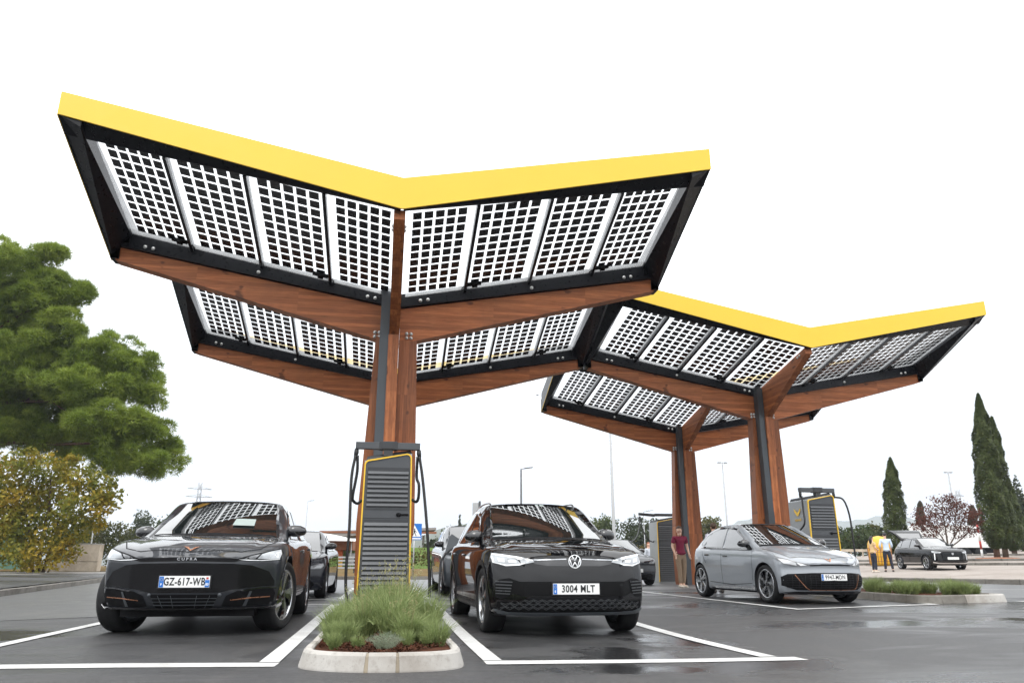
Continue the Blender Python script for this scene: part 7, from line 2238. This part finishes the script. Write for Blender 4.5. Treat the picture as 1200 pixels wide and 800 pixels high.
mb = MB(); n = 12
top = [(X(322), 1, Z(624)), (X(372), 3, Z(623)), (X(415), 0, Z(632))]; bot = [(X(322), -1, Z(636)), (X(365), -1.4, Z(634)), (X(415), -1, Z(634))]
A, B = bez(top, 8), bez(bot, 8); v = []
for p, q in zip(A, B): v += [p, q, p + Vector((0, 0.05, 0.03)), q + Vector((0, 0.05, 0.03))]
f = []
for i in range(len(A) - 1):
    a = i * 4; f += [[a, a + 4, a + 5, a + 1], [a + 2, a + 3, a + 7, a + 6], [a, a + 2, a + 6, a + 4], [a + 1, a + 5, a + 7, a + 3]]
f += [[0, 1, 3, 2], [len(v) - 4, len(v) - 2, len(v) - 1, len(v) - 3]]
mb.add(v, f); mb.build('fabric', 'canvas_white', sl, True)
for x in (X(330), X(410)):
    mb = MB(); mb.tube([(x, 0, -0.3), (x, 0, Z(632))], 0.05, 6); mb.build('mast', 'galvanised', sl)
b2 = site(450, 664, 95)
fr = empty('forecourt_roof', b2, 0, 'flat brown grey roof showing on both sides of the front charger', 'building')
zz = site(450, 624, 95).z - b2.z; m2 = 95 / 888.5
mb = MB(); mb.hexa([(-8.0, -3, zz - 0.75), (6.2, -3, zz + 0.35), (6.2, 5, zz + 0.35), (-8.0, 5, zz - 0.75), (-8.0, -3, zz + 0.05), (6.2, -3, zz + 0.62), (6.2, 5, zz + 0.62), (-8.0, 5, zz + 0.05)]); mb.build('roof', 'roof_grey', fr)
mb = MB(); mb.box(-7.9, 6.25, -3.06, -3.01, zz - 0.15, zz + 0.10, 0); mb.build('fascia_trim', 'roof_brown', fr)
for x in (-6.5, 4.8):
    mb = MB(); mb.box(x - 0.15, x + 0.15, 0, 0.3, -0.4, zz - 0.2); mb.build('pillar', 'post_pale', fr)
# stepped seats on the dry grass
b3 = site(398, 670, 42); b3.z = gz(b3.y) + 0.12
be = empty('bench', b3, R(-5), 'long grey slatted bench on the dry grass left of the front charger', 'bench')
for k, z in enumerate((0.24, 0.42, 0.62, 0.80)):
    mb = MB(); mb.box(-1.6, 0.9, 0.02 * k, 0.06 + 0.02 * k, z, z + 0.09); mb.build('slat', 'galvanised', be)
for x in (-1.4, -0.3, 0.75):
    mb = MB(); mb.box(x - 0.04, x + 0.04, 0.16, 0.24, -0.05, 0.92); mb.build('leg', 'post_dark', be)
# wall block, fence and boulder under the yellowing tree
b = site(96, 671, 46); b.z = gz(b.y) + 0.1; m = 46 / 888.5
wb = empty('wall_block', b, R(3), 'rendered pale beige wall block right of the yellowing tree', 'wall')
mb = MB(); mb.box(-1.85, 0.88, -0.35, 0.45, -0.2, 0.62); mb.build('base', 'wall_render', wb)
mb = MB(); mb.box(-0.95, 0.89, -0.37, 0.46, 0.625, 1.60); mb.build('upper_wall', 'wall_render', wb)
mb = MB(); mb.box(-0.97, 0.91, -0.39, 0.48, 1.602, 1.66); mb.build('coping', 'kerb_concrete', wb)
for (pxa, pxb, lab) in ((-40, 22, 'green windbreak fence at the far left edge'), (58, 84, 'green windbreak fence glimpsed through the yellowing tree')):
    b = site((pxa + pxb) / 2, 668, 56); b.z = gz(b.y) + 0.1; hw = (pxb - pxa) / 2 * 56 / 888.5
    fn = empty('fence', b, 0, lab, 'fence')
    nb = max(3, int(hw * 2 / 0.32))
    for k in range(nb):
        x = -hw + 2 * hw * (k + 0.5) / nb
        mb = MB(); mb.box(x - hw / nb * 0.96, x + hw / nb * 0.96, -0.02, 0.02, 0.05, 3.0); mb.build('board', 'fence_green', fn)
    for z in (0.5, 2.5):
        mb = MB(); mb.box(-hw, hw, 0.022, 0.07, z, z + 0.1); mb.build('rail', 'post_dark', fn)
# low timber rail beyond the plaza
b = site(1012, 652, 66)
rl = empty('guard_rail', b, R(-12), 'low pale rail at the back of the plaza left of the couple', 'rail')
for x in np.arange(-3.0, 3.1, 1.0):
    mb = MB(); mb.box(x - 0.05, x + 0.05, 0.04, 0.12, -0.4, 0.62); mb.build('post', 'wall_render', rl)
mb = MB(); mb.box(-3.3, 3.3, -0.02, 0.035, 0.42, 0.64); mb.build('rail', 'wall_render', rl)
# yellow domed container beside the couple
q = site(1033, 662, 44); q.z = plaza_z(q.x, q.y)
yc = empty('recycling_bin', q, R(-15), 'yellow domed recycling bin with a gridded side behind the couple', 'bin')
mb = MB(); mb.lathe([(0.0, 0.02), (0.56, 0.02), (0.60, 0.15), (0.63, 1.0), (0.60, 1.25), (0.50, 1.48), (0.32, 1.62), (0.0, 1.68)], 24, 'z'); mb.build('shell', 'cabin_yellow', yc)
mb = MB()
for k in range(24):
    a = 2 * math.pi * k / 24
    mb.tube([(0.578 * math.cos(a), 0.578 * math.sin(a), 0.08), (0.603 * math.cos(a), 0.603 * math.sin(a), 0.16), (0.633 * math.cos(a), 0.633 * math.sin(a), 1.0)], 0.02, 4)
for z in (0.25, 0.5, 0.75, 1.0):
    rr_ = 0.60 + (z - 0.15) * 0.035
    mb.lathe([(rr_ - 0.01, z - 0.018), (rr_ + 0.016, z), (rr_ - 0.01, z + 0.018)], 24, 'z')
tag(mb.build('grid', 'roof_brown', yc), kind='stuff')
# white lorry behind the plum tree
q = site(1105, 652, 60); q.z = plaza_z(q.x, q.y) - 0.3
m = 60 / 888.5
lo = empty('lorry', q, R(-9), 'white lorry with a curved roof parked behind the red leaved plum tree', 'lorry')
x0, x1 = (1052 - 1105) * m, (1172 - 1105) * m
mb = MB(); prf = [(x0 + 0.5, 0.95), (x1, 0.95), (x1, 2.62), (x0 + 2.6, 2.72), (x0 + 1.7, 2.68), (x0 + 0.9, 2.35), (x0 + 0.35, 1.75), (x0 + 0.2, 1.2)]
mb.prism(prf, 0.0, 2.4, 'y'); mb.build('box_body', 'truck_white', lo, True)
mb = MB(); mb.box(x0 + 0.7, x1 - 0.1, 0.15, 2.25, 0.55, 0.945); mb.build('chassis', 'matte_black', lo)
for x in (x0 + 1.5, x1 - 2.6, x1 - 1.4):
    mb = MB(); mb.lathe([(0.0, -0.02), (0.30, -0.02), (0.32, 0.0), (0.46, 0.02), (0.48, 0.08), (0.48, 0.3)], 20, 'y'); w = mb.build('wheel', 'tyre_rubber', lo); w.location = (x, 0.05, 0.48)
mb = MB(); mb.box(x1 - 0.45, x1 - 0.15, -0.02, 0.012, 1.05, 1.35); mb.build('tail_light', 'truck_red', lo)
lettering('lettering', 'LET', 0.75, 'post_dark', lo, ((1085 - 1105) * m, -0.006, 1.55), extrude=0.003, offset=0.0, sx=0.9)
q2 = site(1152, 655, 52); q2.z = plaza_z(q2.x, q2.y)
po = empty('marker_post', q2, 0, 'red and white marker post between the plum tree and the tallest cypress', 'post')
for k in range(4):
    mb = MB(); mb.tube([(0, 0, 0.01 + k * 0.55), (0, 0, 0.01 + (k + 1) * 0.55 - 0.004)], 0.07, 8); mb.build('band', 'truck_red' if k % 2 else 'sign_white', po)
# bird far off
q = site(630, 463, 60)
bi = empty('bird', q, 0.3, 'small dark bird gliding beside the tip of the far canopy', 'bird')
mb = MB(); mb.ball((0, 0, 0), (0.05, 0.14, 0.045), 8, 6); mb.build('body', 'hair_black', bi)
for s in (-1, 1):
    mb = MB(); mb.hexa([(s * 0.04, -0.05, 0.0), (s * 0.26, -0.02, 0.06), (s * 0.26, 0.03, 0.06), (s * 0.04, 0.06, 0.0), (s * 0.04, -0.05, 0.015), (s * 0.26, -0.02, 0.07), (s * 0.26, 0.03, 0.07), (s * 0.04, 0.06, 0.015)]); mb.build('wing', 'hair_black', bi, True)

# ------------------------------------------------------------------ the damp air between here and the hills
hz = MB(); hz.box(-2500, 3900, -70, 3250, -3.0, 330.0)
hm = bpy.data.materials.new('haze'); hm.use_nodes = True
ht = hm.node_tree; ht.nodes.remove(ht.nodes['Principled BSDF'])
pv_ = ht.nodes.new('ShaderNodeVolumePrincipled'); pv_.inputs['Color'].default_value = (0.86, 0.92, 1.0, 1); pv_.inputs['Density'].default_value = 0.00030
ht.links.new(pv_.outputs[0], ht.nodes['Material Output'].inputs['Volume'])
ho = hz.build('haze', hm); ho['kind'] = 'stuff'
